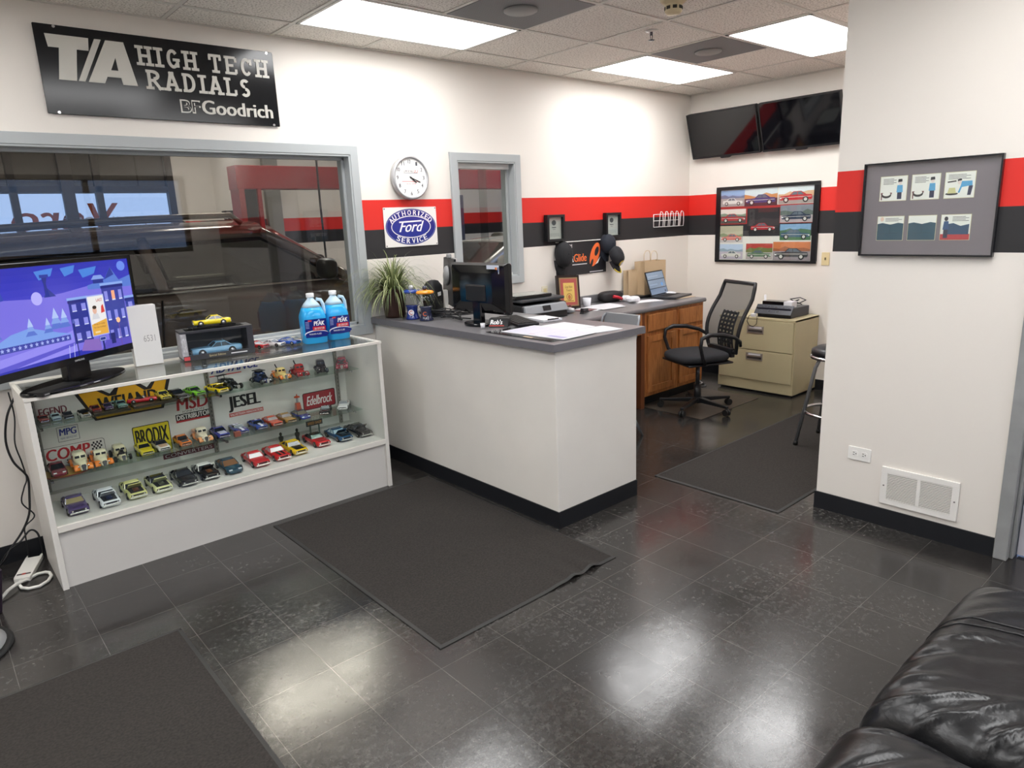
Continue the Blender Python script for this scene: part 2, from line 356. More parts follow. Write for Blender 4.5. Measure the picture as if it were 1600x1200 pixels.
for i, (a, c, y) in enumerate(((W2[0] + .012, 2.83, .058), (2.765, W2[1] - .03, .074))):
    b = MB(); b.box(a, y, W2[2] + .015, c, y + .005, W2[3] - .035); b.obj('sliding_pane', M_glass, w2)
b = MB(); b.box(W2[0], .045, W2[3] - .05, W2[1], .09, W2[3] - .012); b.box(W2[0], .045, W2[2] + .012, W2[1], .09, W2[2] + .03); part_label(b.obj('track', mat('white_track', '#dcdcd8', .4), w2), 'white sliding track')
b = MB(); b.box(W2[0] + .03, .045, 1.50, W2[0] + .055, .056, 1.60); b.obj('pull_handle', mat('satin_steel', rough=.3), w2)
# ---------------------------------------------------------------- workshop shell
M_gfloor = mat('workshop_concrete', '#6b6660', .5, var=(3, .25))
b = MB(); b.box(-5, .15, -.1, 10.5, 6.6, 0); struct(b.obj('floor_workshop', M_gfloor))
b = MB(); b.box(-5, .15, 3.85, 10.5, 6.75, 3.95); struct(b.obj('ceiling_workshop', mat('workshop_ceiling', '#8d877e', .8)))
b = MB(); GW = (-4.4, 2.42, .8, 3.3)
for x0, x1, z0, z1 in ((-5, GW[0], 0, 3.9), (GW[0], GW[1], 0, GW[2]), (GW[0], GW[1], GW[3], 3.9), (GW[1], 10.5, 0, 3.9)): b.box(x0, 6.6, z0, x1, 6.75, z1)
struct(b.obj('wall_workshop', M_wall))
b = MB(); b.box(-5.1, .15, 0, -5, 6.75, 3.9); struct(b.obj('wall_workshop_left', M_plain)); b = MB(); b.box(10.5, .15, 0, 10.6, 6.75, 3.9); struct(b.obj('wall_workshop_right', M_plain))
b = MB()
for x in (-4.4, -3.3, -2.2, -.68, .46, 1.42): b.box(x, 6.60, .8, x + .085, 6.70, 3.3)
b.box(2.33, 6.585, .8, 2.42, 6.70, 3.3); b.box(1.02, 6.52, .0, 1.16, 6.60, 3.85)
for z in (.8, 1.52, 2.24, 3.22): b.box(-4.4, 6.60, z, 2.42, 6.70, z + .08)
w3 = struct(b.obj('window_3', M_alu))
b = MB(); b.box(-4.4, 6.645, .85, 2.40, 6.65, 3.25); b.obj('pane', M_glass, w3)
f3 = Fr((1.70, 6.595, 1.79), (-1, 0, 0), (0, 0, 1)); a = MB()
fo = Fr((0, 6.64, 0), (1, 0, 0), (0, 0, 1))
a.text(fo, 'Vero', .42, 1.76, 1.25, .34, bold=.03, shear=-.2, mirror=True); part_label(a.obj('window_lettering', mat('brick_red_letters', '#8a3f2e', .5), w3), 'red brush lettering seen from behind')
a = MB(); a.text(fo, 'AVAILABLE', 1.0, 1.80, 1.12, .12, z=.002, bold=.02, mirror=True); part_label(a.obj('window_lettering', mat('pale_letters', '#b6c1e6', .5), w3), 'pale lettering seen from behind')
# canopy and pavement outside the workshop windows
b = MB(); b.box(-5, 7.0, 2.35, 3.2, 9.0, 3.6); b.box(-5, 7.0, 2.30, 3.2, 7.05, 2.36); struct(b.obj('trim_2', mat('canopy_brown', '#6b5d55', .7)))
b = MB(); b.box(-30, 6.75, -.15, 30, 60, -.05); b.box(-30, -40, -.15, 30, -6.42, -.05); struct(b.obj('ground_outside', mat('asphalt', '#5c5d60', .9)))
# ---------------------------------------------------------------- lamps and ceiling fittings
M_lamp = mat('light_diffuser', '#ffffff', .5, emit=LAMP)
M_lampframe = mat('lamp_frame_white', '#e9e7e2', .4)
def ceiling_light(x0, y0, nx, ny, label, z=H):
    t = thing('ceiling_light', label, 'ceiling light', (x0, y0, z), 0, 'recessed ceiling lights'); w, d = nx * T, ny * T
    b = MB()
    for a in ((.013, -.013, w - .013, -.032), (.013, -d + .013, w - .013, -d + .032), (.013, -d + .013, .032, -.013), (w - .032, -d + .013, w - .013, -.013)): b.box(a[0], a[1], -.008, a[2], a[3], -.001)
    b.obj('frame', M_lampframe, t); b = MB(); b.box(.032, -d + .032, -.006, w - .032, -.032, -.002); b.obj('diffuser', M_lamp, t)
ceiling_light(GX(1), GY(0), 2, 1, 'long bright ceiling light panel nearest the tyre sign')
ceiling_light(GX(5), GY(0), 2, 1, 'bright ceiling light panel close to the back wall corner, left of the grey vent')
ceiling_light(GX(5), GY(2), 2, 1, 'bright ceiling light panel cut by the right-hand wall, above the wall televisions')
ceiling_light(GX(1), GY(5), 2, 1, 'ceiling light panel above the waiting area floor'); ceiling_light(GX(-4), GY(0), 2, 1, 'ceiling light panel above the left end of the big window'); ceiling_light(GX(-4), GY(5), 2, 1, 'ceiling light panel behind the waiting area'); ceiling_light(GX(-1), GY(7), 2, 1, 'added fill light panel near the front windows, left'); ceiling_light(GX(2), GY(8), 2, 1, 'added fill light panel near the front windows, right'); ceiling_light(GX(-1), GY(3), 2, 1, 'added unseen fill light panel over the middle of the waiting area'); ceiling_light(GX(-4), GY(3), 2, 1, 'added unseen fill light panel over the left of the waiting area')  # final panels on this line are unseen fill lamps added to brighten the room
for i, x in enumerate((-1.5, 2.2, 6.0)):
    t = thing('strip_light', ('strip light over the workshop, left of the brown vehicle', 'strip light over the workshop, above the brown vehicle', 'strip light over the workshop, above the silver car')[i], 'strip light', (x, 2.9, 3.85), 0, 'workshop strip lights')
    b = MB(); b.box(-.75, -.12, -.05, .75, .12, 0); b.obj('housing', M_lampframe, t); b = MB(); b.box(-.73, -.10, -.075, .73, .10, -.051); b.obj('tube_lamp', mat('strip_lamp', '#fff4e4', emit=LAMP * 7.0), t)
M_perf = mat('perforated_grey', '#66676a', .6)
def perf():
    nt = M_perf.node_tree; p = nt.nodes['Principled BSDF']; g = nt.nodes.new('ShaderNodeNewGeometry'); v = nt.nodes.new('ShaderNodeTexVoronoi'); v.inputs['Scale'].default_value = 75; v.inputs['Randomness'].default_value = 0
    nt.links.new(g.outputs['Position'], v.inputs['Vector']); r = nt.nodes.new('ShaderNodeMapRange'); r.inputs[1].default_value = .3; r.inputs[2].default_value = .45; nt.links.new(v.outputs['Distance'], r.inputs[0])
    x = nt.nodes.new('ShaderNodeMix'); x.data_type = 'RGBA'; x.inputs['A'].default_value = lin('#303236'); x.inputs['B'].default_value = lin('#7d7e80'); nt.links.new(r.outputs[0], x.inputs['Factor']); nt.links.new(x.outputs['Result'], p.inputs['Base Color'])
perf()
for i, (k, j, l) in enumerate(((3, 1, 'dark grey perforated ceiling vent beside the long light, cut by the top of the photo'), (5, 1, 'dark grey perforated ceiling vent between the two far lights'))):
    x0 = GX(k) + (0 if i else -.0)
    if i == 0: x0 = GX(2)
    t = thing('ceiling_vent', l, 'ceiling vent', (x0 + T / 2, GY(j) - T / 2, H), 0, 'perforated ceiling vents')
    b = MB(); h = T / 2 - .013; b.box(-h, -h, -.007, h, h, -.001); b.obj('perforated_plate', M_perf, t)
    b = MB(); b.lathe([(.0, -.02), (.085, -.02), (.095, -.014), (.095, -.0075), (.0, -.0075)], n=32); part_label(b.obj('centre_disc', mat('vent_disc', '#8e8e8c', .5), t), 'paler grey round centre disc')
t = thing('smoke_detector', 'cream smoke detector hanging from the ceiling at the top edge of the photo', 'smoke detector', (2.64, -1.83, H))
b = MB(); b.lathe([(0, -.001), (.07, -.001), (.072, -.02), (.055, -.035), (.045, -.04)], n=28); b.obj('base', mat('aged_cream', '#d8c9a4', .5), t)
b = MB(); b.lathe([(.045, -.038), (.046, -.075), (.036, -.085), (0, -.087)], n=28); h = b.obj('sensor_head', mat('aged_cream', '#d8c9a4', .5), t)
b = MB()
for i in range(8): a = i * math.pi / 4; b.obox((math.cos(a) * .046, math.sin(a) * .046, -.058), (-math.sin(a), math.cos(a), 0), (0, 0, 1), (math.cos(a), math.sin(a), 0), .011, .008, .002)
b.obj('slots', mat('slot_dark', '#35312c', .7), h)
t = thing('sprinkler_head', 'small chrome fire sprinkler on the ceiling below the smoke detector', 'sprinkler', (3.10, -1.33, H)); Mc = mat('chrome', '#d5d5d8', .15, 1)
b = MB(); b.lathe([(0, -.001), (.04, -.001), (.035, -.008), (0, -.01)], n=24); b.obj('cover_plate', M_lampframe, t)
b = MB(); b.cyl((0, 0, -.009), (0, 0, -.03), .009); b.bar((-.012, 0, -.028), (-.006, 0, -.055), .004, .004); b.bar((.012, 0, -.028), (.006, 0, -.055), .004, .004); b.lathe([(0, -.055), (.02, -.056), (.02, -.059), (0, -.06)], n=16); b.obj('deflector', mat('dark_chrome', '#6a6870', .25, 1), t)
# small wall fittings
def outlet(name, label, fr, w, h, col, parent_cat, slots, gr=None):
    t = thing(name, label, parent_cat, fr.o, 0, gr); F = Fr((0, 0, 0), fr.u, fr.v)
    b = MB(); b.prism(F, rrect(-w / 2, -h / 2, w / 2, h / 2, .006), .0005, .006); b.obj('cover_plate', mat('plate_' + col, '#' + col, .4), t, bevel=.0015)
    return t, F
t, F = outlet('power_outlet', 'white double power outlet low on the right-hand wall, left of the vent grille', Fr((XP, -2.871, .366), (0, -1, 0), (0, 0, 1)), .118, .072, 'e8e6e1', 'power outlet', 0)
for cx in (-.024, .024):
    b = MB(); b.prism(F, rrect(cx - .016, -.015, cx + .016, .015, .008), .006, .008, 0)
    for dy in (-.006, .006): b.prism(F, [(cx - .008, dy - .0015), (cx + .001, dy - .0015), (cx + .001, dy + .0015), (cx - .008, dy + .0015)], .008, .0086, 1)
    b.prism(F, ell(cx + .008, 0, .003, .003, 10), .008, .0086, 1); b.obj('socket', [mat('plate_e8e6e1'), mat('slot_dark')], t)
t, F = outlet('wall_outlet', 'small cream wall outlet above the printer, left of the leaning plaque', Fr((3.375, 0, 1.035), (1, 0, 0), (0, 0, 1)), .07, .115, 'ded6c0', 'power outlet', 0)
b = MB(); b.prism(F, rrect(-.018, -.036, .018, .036, .004), .006, .008); part_label(b.obj('socket', mat('beige_insert', '#c9bb8e', .5), t), 'tan socket face')
t, F = outlet('light_switch', 'beige light switch on the far wall right of the car poster', Fr((XB, -1.452, 1.205), (0, -1, 0), (0, 0, 1)), .072, .115, 'd9c79a', 'light switch', 0)
b = MB(); b.prism(F, [(-.005, -.01), (.005, -.01), (.005, .012), (-.005, .012)], .006, .014); part_label(b.obj('toggle', mat('toggle_dark', '#6d6148', .5), t), 'darker toggle')
t = thing('vent_grille', 'white louvred return air grille low on the right-hand wall', 'vent grille', (XP, -3.17, .229)); F = Fr((0, 0, 0), (0, -1, 0), (0, 0, 1)); Mw = mat('white_enamel', '#e6e3de', .35)
b = MB(); gw, gh = .178, .101
for x0, y0, x1, y1 in ((-gw, -gh, gw, -.072), (-gw, .072, gw, gh), (-gw, -.072, -.148, .072), (.148, -.072, gw, .072), (-.008, -.072, .008, .072)): b.prism(F, [(x0, y0), (x1, y0), (x1, y1), (x0, y1)], .0005, .012)
b.obj('frame', Mw, t, bevel=.002)
b = MB(); b.prism(F, [(-.15, -.073), (.15, -.073), (.15, .073), (-.15, .073)], .0006, .002); b.obj('duct_backing', mat('duct_brown', '#4a3f33', .8), t)
for s0, s1 in ((-.148, -.008), (.008, .148)):
    b = MB()
    for k in range(17):
        y = -.068 + k * .0085; b.hexa([F.p(s0, y, .003), F.p(s1, y, .003), F.p(s1, y + .002, .003), F.p(s0, y + .002, .003), F.p(s0, y - .0025, .0105), F.p(s1, y - .0025, .0105), F.p(s1, y + .002, .0105), F.p(s0, y + .002, .0105)])
    b.obj('louvre_bank', Mw, t)
for x, y in ((-.163, 0), (.163, 0)): b = MB(); b.cyl(F.p(x, y, .012), F.p(x, y, .0145), .004, n=12); b.obj('screw', mat('screw_grey', '#7d7875', .4, .6), t)
# ================================================================ DISPLAY CASE
def wobj(mb, name, mats, root, **k):
    o = mb.obj(name, mats, root, **k); o.location = -Vector(root.location); return o
M_lam = mat('white_laminate', '#d9d6d0', .35, var=(6, .03)); M_lam2 = mat('laminate_kick', '#cfccc8', .4)
M_lip = mat('off_white_edge', '#dedad2', .4); M_post = mat('shelf_standard', '#8b8880', .35, .7)
C0, C1, CY, CB, CZ = -.443, 1.405, -.565, -.10, .955
case = thing('display_case', 'long white glass-fronted display case full of model cars under the big window', 'display case', (.48, -.33, 0))
for x, n in ((C0, 0), (C1 - .026, 1)):
    b = MB(); b.prism(Fr((x, 0, 0), (0, 1, 0), (0, 0, 1)), [(CY, 0), (CB, 0), (CB, CZ - .002), (CY + .012, CZ - .002), (CY, CZ - .02)], 0, .026); wobj(b, 'side_panel', M_lam, case, bevel=.002)
x0, x1 = C0 + .026, C1 - .026
b = MB(); b.box(x0, CY + .02, 0, x1, CY + .038, .292); wobj(b, 'kick_panel', M_lam2, case)
b = MB(); b.box(x0, CY + .003, .300, x1, CB, .320); wobj(b, 'deck', M_lam, case)
b = MB(); b.box(x0 - .0, CY - .004, .292, x1, CY + .012, .324); wobj(b, 'deck_lip', M_lip, case, bevel=.002)
b = MB(); b.box(x0, CB - .001, .0, x1, CB + .012, CZ - .02); wobj(b, 'back_panel', M_lam, case)
b = MB(); b.box(x0, CB - .06, .321, x1, CB - .002, .36); wobj(b, 'rear_track', mat('track_grey', '#b9b6b0', .4), case)
b = MB(); b.box(x0, CY + .006, .325, x1, CY + .010, CZ - .012); wobj(b, 'front_glass', M_cglass, case)
b = MB(); b.box(C0 + .004, CY + .016, CZ - .006, C1 - .004, CB, CZ); wobj(b, 'top_glass', M_cglass, case)
b = MB(); b.box(C0 - .002, CY - .004, CZ - .014, C1 + .002, CY + .015, CZ + .001); wobj(b, 'front_rail', M_lip, case, bevel=.001)
b = MB(); b.box(C0 - .002, CY + .015, CZ - .014, C0 + .016, CB, CZ + .001); b.box(C1 - .016, CY + .015, CZ - .014, C1 + .002, CB, CZ + .001); b.box(C0, CB - .02, CZ - .014, C1, CB + .06, CZ + .001); wobj(b, 'top_rail', M_lip, case)
SH = {}
for z in (.484, .757):
    b = MB(); b.box(x0 + .012, -.325, z - .006, x1 - .012, -.112, z); s_ = wobj(b, 'glass_shelf', M_shelf, case)
for x in (-.375, .487, 1.315):
    b = MB(); b.box(x - .011, CB - .014, .33, x + .011, CB - .001, .93, 0)
    for k in range(22): b.box(x - .002, CB - .0146, .35 + k * .026, x + .002, CB - .0138, .364 + k * .026, 1)
    wobj(b, 'shelf_standard', [M_post, mat('slot_dark')], case)
    for z in (.4775, .7505):
        b = MB(); b.prism(Fr((x - .002, 0, 0), (0, -1, 0), (0, 0, 1)), [(.113, z - .035), (.31, z - .008), (.31, z - .0005), (.113, z - .0005)], 0, .004); b.box(x - .006, -.322, z - .012, x + .006, -.305, z); wobj(b, 'shelf_bracket', Mc, case)
# stickers on the back panel of the case
FS = lambda dz=0: Fr((0, CB - .0012 - dz, 0), (1, 0, 0), (0, 0, 1))
A_m = art_mat('printed_matte'); A_g = art_mat('printed_gloss', 'gloss')
def sticker(label, a): o = wobj(a, 'sticker', A_m, case); o['label'] = label; return o
a = Art(FS()); a.poly([(-.19, .865), (-.075, .865), (-.02, .825), (.02, .865), (.12, .865), (.165, .825), (.205, .865), (.295, .865), (.235, .69), (-.11, .69)], '#1c1413', 1)
a.poly([(-.165, .850), (-.08, .850), (-.03, .812), (.01, .812), (.025, .850), (.11, .850), (.15, .812), (.185, .812), (.21, .850), (.27, .850), (.222, .70), (-.1, .70)], '#e3a714', 2); a.write('WEIAND', -.085, .725, .30, .085, '#17110f', 3, bold=.05)
sticker('yellow and black sticker with a zigzag top reading WEIAND', a)
a = Art(FS()); a.write('MSD', .30, .655, .18, .075, '#a52226', 1, bold=.06, shear=.1); a.write('IGNITION', .33, .638, .12, .013, '#6b6663', 1, bold=.01); a.rect(.288, .585, .2, .012, '#a52226', 1); a.rect(.288, .596, .2, .038, '#1a1718', 1); a.write('DISTRIBUTOR', .294, .600, .188, .029, '#e8e4df', 2, bold=.04)
sticker('red and black sticker reading MSD DISTRIBUTOR', a)
a = Art(FS()); a.write('JESEL', .59, .583, .2, .098, '#131215', 1, bold=.07); a.rect(.588, .553, .212, .025, '#b9504a', 1); a.write('VALVETRAIN INNOVATION', .594, .558, .2, .015, '#efe3df', 2, bold=.02)
sticker('black sticker reading JESEL over a red strip', a)
a = Art(FS()); a.poly(rrect(1.062, .492, 1.292, .608, .012), '#2a1416', 1); a.poly(rrect(1.067, .497, 1.287, .603, .01), '#9c1f2b', 2); a.write('Edelbrock', 1.085, .52, .185, .062, '#f1eae6', 3, bold=.025, shear=.35)
sticker('dark red sticker with white script reading Edelbrock', a)
a = Art(FS()); a.poly(rrect(.055, .44, .248, .612, .008), '#26220f', 1); a.poly(rrect(.059, .444, .244, .608, .007), '#e0cd20', 2); a.write('BRODIX', .066, .50, .17, .092, '#17140f', 3, bold=.035); a.write('CYLINDER HEADS', .10, .462, .11, .014, '#3a330f', 3)
sticker('yellow sticker with black tall letters reading BRODIX', a)
a = Art(FS()); a.frame(-.292, .612, .098, .08, .002, '#1d1d2b', 1); a.write('MPG', -.283, .645, .08, .037, '#2d3588', 1, bold=.06, shear=.1); a.write('HEAD SERVICE INC', -.281, .625, .075, .01, '#4b4f83', 1)
sticker('white sticker with blue letters reading MPG', a)
a = Art(FS())
P_ = rrect(-.375, .482, -.085, .592, .014, 5); Q_ = rrect(-.373, .484, -.087, .590, .013, 5)
for i in range(len(P_)): j = (i + 1) % len(P_); a.poly([P_[i], P_[j], Q_[j], Q_[i]], '#25211f', 1)
a.write('COMP', -.36, .52, .205, .062, '#b5222a', 1, bold=.06, shear=.12); a.write('SPRINGS', -.275, .493, .155, .022, '#1b1817', 1, bold=.05, shear=.15)
for i in range(6):
    for j in range(4):
        if (i + j) % 2 == 0: a.rect(-.15 + i * .0085, .535 + j * .011, .0085, .011, '#17151a', 1)
sticker('white outlined sticker with red letters and a chequered flag reading COMP SPRINGS', a)
a = Art(FS()); a.rect(.19, .387, .285, .034, '#5e1f2b', 1); a.write('CONVERTERS', .20, .393, .265, .020, '#d9cfcd', 2, bold=.015); sticker('dark red strip sticker reading CONVERTERS', a)
a = Art(FS()); a.write('ADVANCE', .515, .835, .30, .06, '#1d2f80', 1, bold=.05, shear=.45); a.rect(.505, .818, .19, .006, '#c2352b', 1); sticker('blue italic lettering over a red line, mostly hidden by the top rail', a)
a = Art(FS()); a.write('LEGEND', -.372, .765, .145, .04, '#6e2a35', 1, bold=.05); sticker('dark red lettering ending in END at the left end of the top shelf', a)
# ================================================================ MODEL CARS
M_tyre = mat('black_tyre', '#151515', .6); M_hub = mat('chrome_hub', '#d0d0d2', .22, 1); M_chrome = mat('bright_chrome', '#e2e1df', .18, 1); M_cwin = mat('model_car_glass', '#20242a', .08); M_under = mat('model_underside', '#171717', .6)
M_cwin_l = mat('model_car_glass_clear', '#8f9499', .08); M_tan = mat('model_interior_tan', '#9a7352', .6); M_engine = mat('model_engine', '#2a2a2e', .4, .4)
def paint(c): return mat('paint_' + c.strip('#'), c, .18, coat=.6)
_wm = {}
def wheel_mesh(r, w):
    k = (round(r, 4), round(w, 4))
    if k not in _wm:
        b = MB(); b.lathe([(r * .5, -w / 2), (r * .92, -w / 2), (r, -w * .35), (r, w * .35), (r * .92, w / 2), (r * .5, w / 2)], n=20, axis=(1, 0, 0), mi=0)
        for s_ in (-1, 1): b.lathe([(r * .58, s_ * w * .45), (r * .55, s_ * w * .52), (r * .3, s_ * w * .40), (r * .16, s_ * w * .54), (0, s_ * w * .55)], n=16, axis=(1, 0, 0), mi=1)
        o = b.obj('wheel', [M_tyre, M_hub]); _wm[k] = o.data; bpy.data.objects.remove(o)
    return _wm[k]
def add_wheels(t, r, w, xs, ys, parent_name='wheel', rr=None):
    for y in ys:
        for s_ in (-1, 1):
            R = rr if (rr and y > 0) else r
            o = bpy.data.objects.new(parent_name, wheel_mesh(R, w)); COL.objects.link(o); o.parent = t; o.location = (s_ * xs, y, R)
def body_loft(st, mi=0):
    """st: (y, half width, z bottom, z mid, z top, shoulder inset)"""
    rings = []
    for y, w, zb, zm, zt, ins in st:
        wi = w - ins
        rings.append([(-w * .94, y, zb), (-w, y, zm * .6 + zb * .4), (-w, y, zm), (-wi - ins * .25, y, zt - (zt - zm) * .25), (-wi, y, zt), (-wi * .5, y, zt + (zt - zm) * .06), (wi * .5, y, zt + (zt - zm) * .06), (wi, y, zt), (wi + ins * .25, y, zt - (zt - zm) * .25), (w, y, zm), (w, y, zm * .6 + zb * .4), (w * .94, y, zb)])
    return MB().loft(rings, mi)
def coupe(t, L, c, roof=None, hood=None, hoodcol='#17171a', conv=False, low=1.0, glassm=None, stripe=None, modern=False, openhood=False, seats=None):
    W = L * .385; h = L * .265 * low; w = W / 2; pc = paint(c); rc = paint(roof) if roof else pc; zb = h * .16
    belt = h * .62 if not modern else h * .60
    nose = [(-.5, .80, .40, .54), (-.485, .90, .42, .56), (-.42, .97, .44, .585)] if not modern else [(-.5, .62, .30, .36), (-.47, .82, .34, .42), (-.40, .95, .38, .48)]
    tail = [(.40, .97, .46, .62), (.47, .93, .46, .61), (.5, .84, .44, .57)] if not modern else [(.40, .96, .46, .63), (.47, .88, .44, .60), (.5, .74, .40, .52)]
    st = [(y * L, w * a, zb, h * m, h * z, w * .10) for y, a, m, z in nose]
    st += [(-.25 * L, w, zb, h * .46, h * .60 if not modern else h * .54, w * .10), (-.12 * L, w, zb, h * .47, belt, w * .09), (.1 * L, w * .985, zb, h * .47, belt * 1.01, w * .09), (.25 * L, w * 1.0, zb, h * .48, belt * 1.03, w * .1)]
    st += [(y * L, w * a, zb, h * m, h * z, w * .12) for y, a, m, z in tail]
    b = body_loft(st); r = L * .068
    for y in (-.31 * L, .29 * L):
        for s_ in (-1, 1): b.cyl((s_ * w * .90, y, r * 1.02), (s_ * w * 1.004, y, r * 1.02), r * 1.16, n=18, mi=1)
    b.obj('body', [pc, M_under], t)
    if conv:
        b = MB(); b.box(-w * .78, -.07 * L, belt * .9, w * .78, .24 * L, belt * 1.05); b.obj('interior', seats or mat('model_interior_dark', '#2a2624', .7), t)
        b = MB()
        for y in (.0, .14):
            for s_ in (-1, 1): b.box(s_ * w * .4 - w * .28, y * L, belt * .95, s_ * w * .4 + w * .28, (y + .035) * L, belt * 1.22)
        b.obj('seats', seats or mat('model_interior_dark'), t)
        b = MB(); b.hexa([(-w * .8, -.10 * L, belt), (w * .8, -.10 * L, belt), (w * .8, -.085 * L, belt), (-w * .8, -.085 * L, belt), (-w * .68, -.03 * L, h * .93), (w * .68, -.03 * L, h * .93), (w * .68, -.018 * L, h * .93), (-w * .68, -.018 * L, h * .93)]); b.obj('windscreen', M_cwin_l, t)
        b = MB(); b.tube([(-w * .8, -.098 * L, belt), (-w * .68, -.026 * L, h * .94), (w * .68, -.026 * L, h * .94), (w * .8, -.098 * L, belt)], L * .008, 6); b.obj('windscreen_frame', M_chrome, t)
    else:
        y0, y1, y2, y3 = (-.12, .0, .17, .30) if not modern else (-.2, -.02, .16, .34)
        wb, wt = w * .88, w * .70
        B = [(-wb, y0 * L, belt * .98), (wb, y0 * L, belt * .98), (wb, y3 * L, belt * 1.0), (-wb, y3 * L, belt * 1.0)]; R_ = [(-wt, y1 * L, h * .95), (wt, y1 * L, h * .95), (wt, y2 * L, h * .95), (-wt, y2 * L, h * .95)]
        b = MB(); b.hexa(B + R_); b.obj('window_glass', glassm or M_cwin, t)
        b = MB(); e = L * .004
        ring = lambda sx, z, k: [(-wt * sx, (y1 + k) * L, z), (0, (y1 + k - .008) * L, z + h * .0), (wt * sx, (y1 + k) * L, z), (wt * sx * 1.02, (y1 + y2) / 2 * L, z), (wt * sx, (y2 - k) * L, z), (0, (y2 - k + .008) * L, z), (-wt * sx, (y2 - k) * L, z), (-wt * sx * 1.02, (y1 + y2) / 2 * L, z)]
        b.loft([ring(1.03, h * .925, -.012), ring(1.0, h * .97, .0), ring(.82, h * 1.0, .02)], 0)
        for s_ in (-1, 1):
            for p_, q_, wd in (((s_ * wb, y0 * L, belt), (s_ * wt, y1 * L, h * .95), .014), ((s_ * wb, y3 * L, belt), (s_ * wt, y2 * L, h * .95), .05 if not modern else .03), ((s_ * wb, (y1 + y2) * .52 * L, belt), (s_ * wt, (y1 + y2) * .52 * L, h * .95), .014)):
                p_ = Vector(p_); q_ = Vector(q_); d_ = Vector((s_ * e, 0, 0)); b.bar(p_ + d_, q_ + d_, L * wd, L * .010, up=(0, 1, 0))
        b.obj('roof', rc, t)
    add_wheels(t, r, L * .058, w - L * .024, (-.31 * L, .29 * L))
    if not modern:
        b = MB(); b.prism(Fr((0, -.5 * L - L * .004, 0), (1, 0, 0), (0, 0, 1)), rrect(-w * .86, h * .22, w * .86, h * .34, h * .05), -L * .012, L * .012)
        b.obj('bumper', M_chrome, t, bevel=L * .004); b = MB(); b.prism(Fr((0, .5 * L, 0), (1, 0, 0), (0, 0, 1)), rrect(-w * .86, h * .24, w * .86, h * .36, h * .05), -L * .012, L * .012); b.obj('bumper', M_chrome, t, bevel=L * .004)
        b = MB(); b.prism(Fr((0, -.487 * L, 0), (1, 0, 0), (0, 0, 1)), rrect(-w * .74, h * .37, w * .74, h * .50, h * .03), 0, L * .014, 0)
        for s_ in (-1, 1): b.cyl((s_ * w * .60, -.49 * L, h * .435), (s_ * w * .60, -.506 * L, h * .435), h * .062, n=14, mi=1)
        b.obj('grille', [mat('model_grille', '#3a3a3c', .35, .6), M_chrome], t)
    else:
        for s_ in (-1, 1): b = MB(); b.obox((s_ * w * .55, -.455 * L, h * .43), (1, 0, 0), (0, 1, .4), (0, -.4, 1), w * .2, L * .02, h * .03); b.obj('headlight', mat('model_headlight', '#c9d2d6', .1), t)
    if hood == 'stripe':
        b = MB()
        for s_ in (-1, 1): b.hexa([(s_ * w * .28 - w * .13, -.44 * L, h * .59), (s_ * w * .28 + w * .13, -.44 * L, h * .59), (s_ * w * .28 + w * .13, -.14 * L, h * .625), (s_ * w * .28 - w * .13, -.14 * L, h * .625)] + [(s_ * w * .28 - w * .13, -.44 * L, h * .618), (s_ * w * .28 + w * .13, -.44 * L, h * .618), (s_ * w * .28 + w * .13, -.14 * L, h * .664), (s_ * w * .28 - w * .13, -.14 * L, h * .664)])
        b.obj('hood_stripes', paint(hoodcol), t)
    if hood == 'black':
        b = MB(); b.hexa([(-w * .55, -.44 * L, h * .57), (w * .55, -.44 * L, h * .57), (w * .6, -.15 * L, h * .6), (-w * .6, -.15 * L, h * .6), (-w * .55, -.44 * L, h * .622), (w * .55, -.44 * L, h * .622), (w * .6, -.15 * L, h * .667), (-w * .6, -.15 * L, h * .667)]); b.obj('hood_panel', paint(hoodcol), t)
    if hood == 'open':
        b = MB(); b.hexa([(-w * .66, -.44 * L, h * .5), (w * .66, -.44 * L, h * .5), (w * .7, -.14 * L, h * .5), (-w * .7, -.14 * L, h * .5), (-w * .66, -.44 * L, h * .622), (w * .66, -.44 * L, h * .622), (w * .7, -.14 * L, h * .662), (-w * .7, -.14 * L, h * .662)]); e_ = b.obj('engine_bay', mat('model_bay_dark', '#18181b', .6), t)
        b = MB(); b.box(-w * .28, -.38 * L, h * .6, w * .28, -.2 * L, h * .72); b.cyl((0, -.29 * L, h * .7), (0, -.29 * L, h * .78), w * .24, n=16); b.obj('engine', mat('model_engine_' + hoodcol.strip('#'), hoodcol, .35, .5), e_)
        b = MB(); b.hexa([(-w * .72, -.145 * L, h * .68), (w * .72, -.145 * L, h * .68), (w * .72, -.13 * L, h * .66), (-w * .72, -.13 * L, h * .66), (-w * .66, -.30 * L, h * 1.12), (w * .66, -.30 * L, h * 1.12), (w * .66, -.29 * L, h * 1.16), (-w * .66, -.29 * L, h * 1.16)]); b.obj('raised_hood', pc, t)
    if stripe:
        b = MB()
        zs = [(-.49, .50), (-.42, .60), (-.13, .64)]
        b.loft([[(-w * .22, y * L, h * (z + .045)), (w * .22, y * L, h * (z + .045))] for y, z in zs], closed=False, caps=False, smooth=False); b.box(-w * .2, .02 * L, h * .99, w * .2, .15 * L, h * 1.008); b.box(-w * .22, .32 * L, h * .64, w * .22, .46 * L, h * .67); b.obj('racing_stripe', paint(stripe), t)
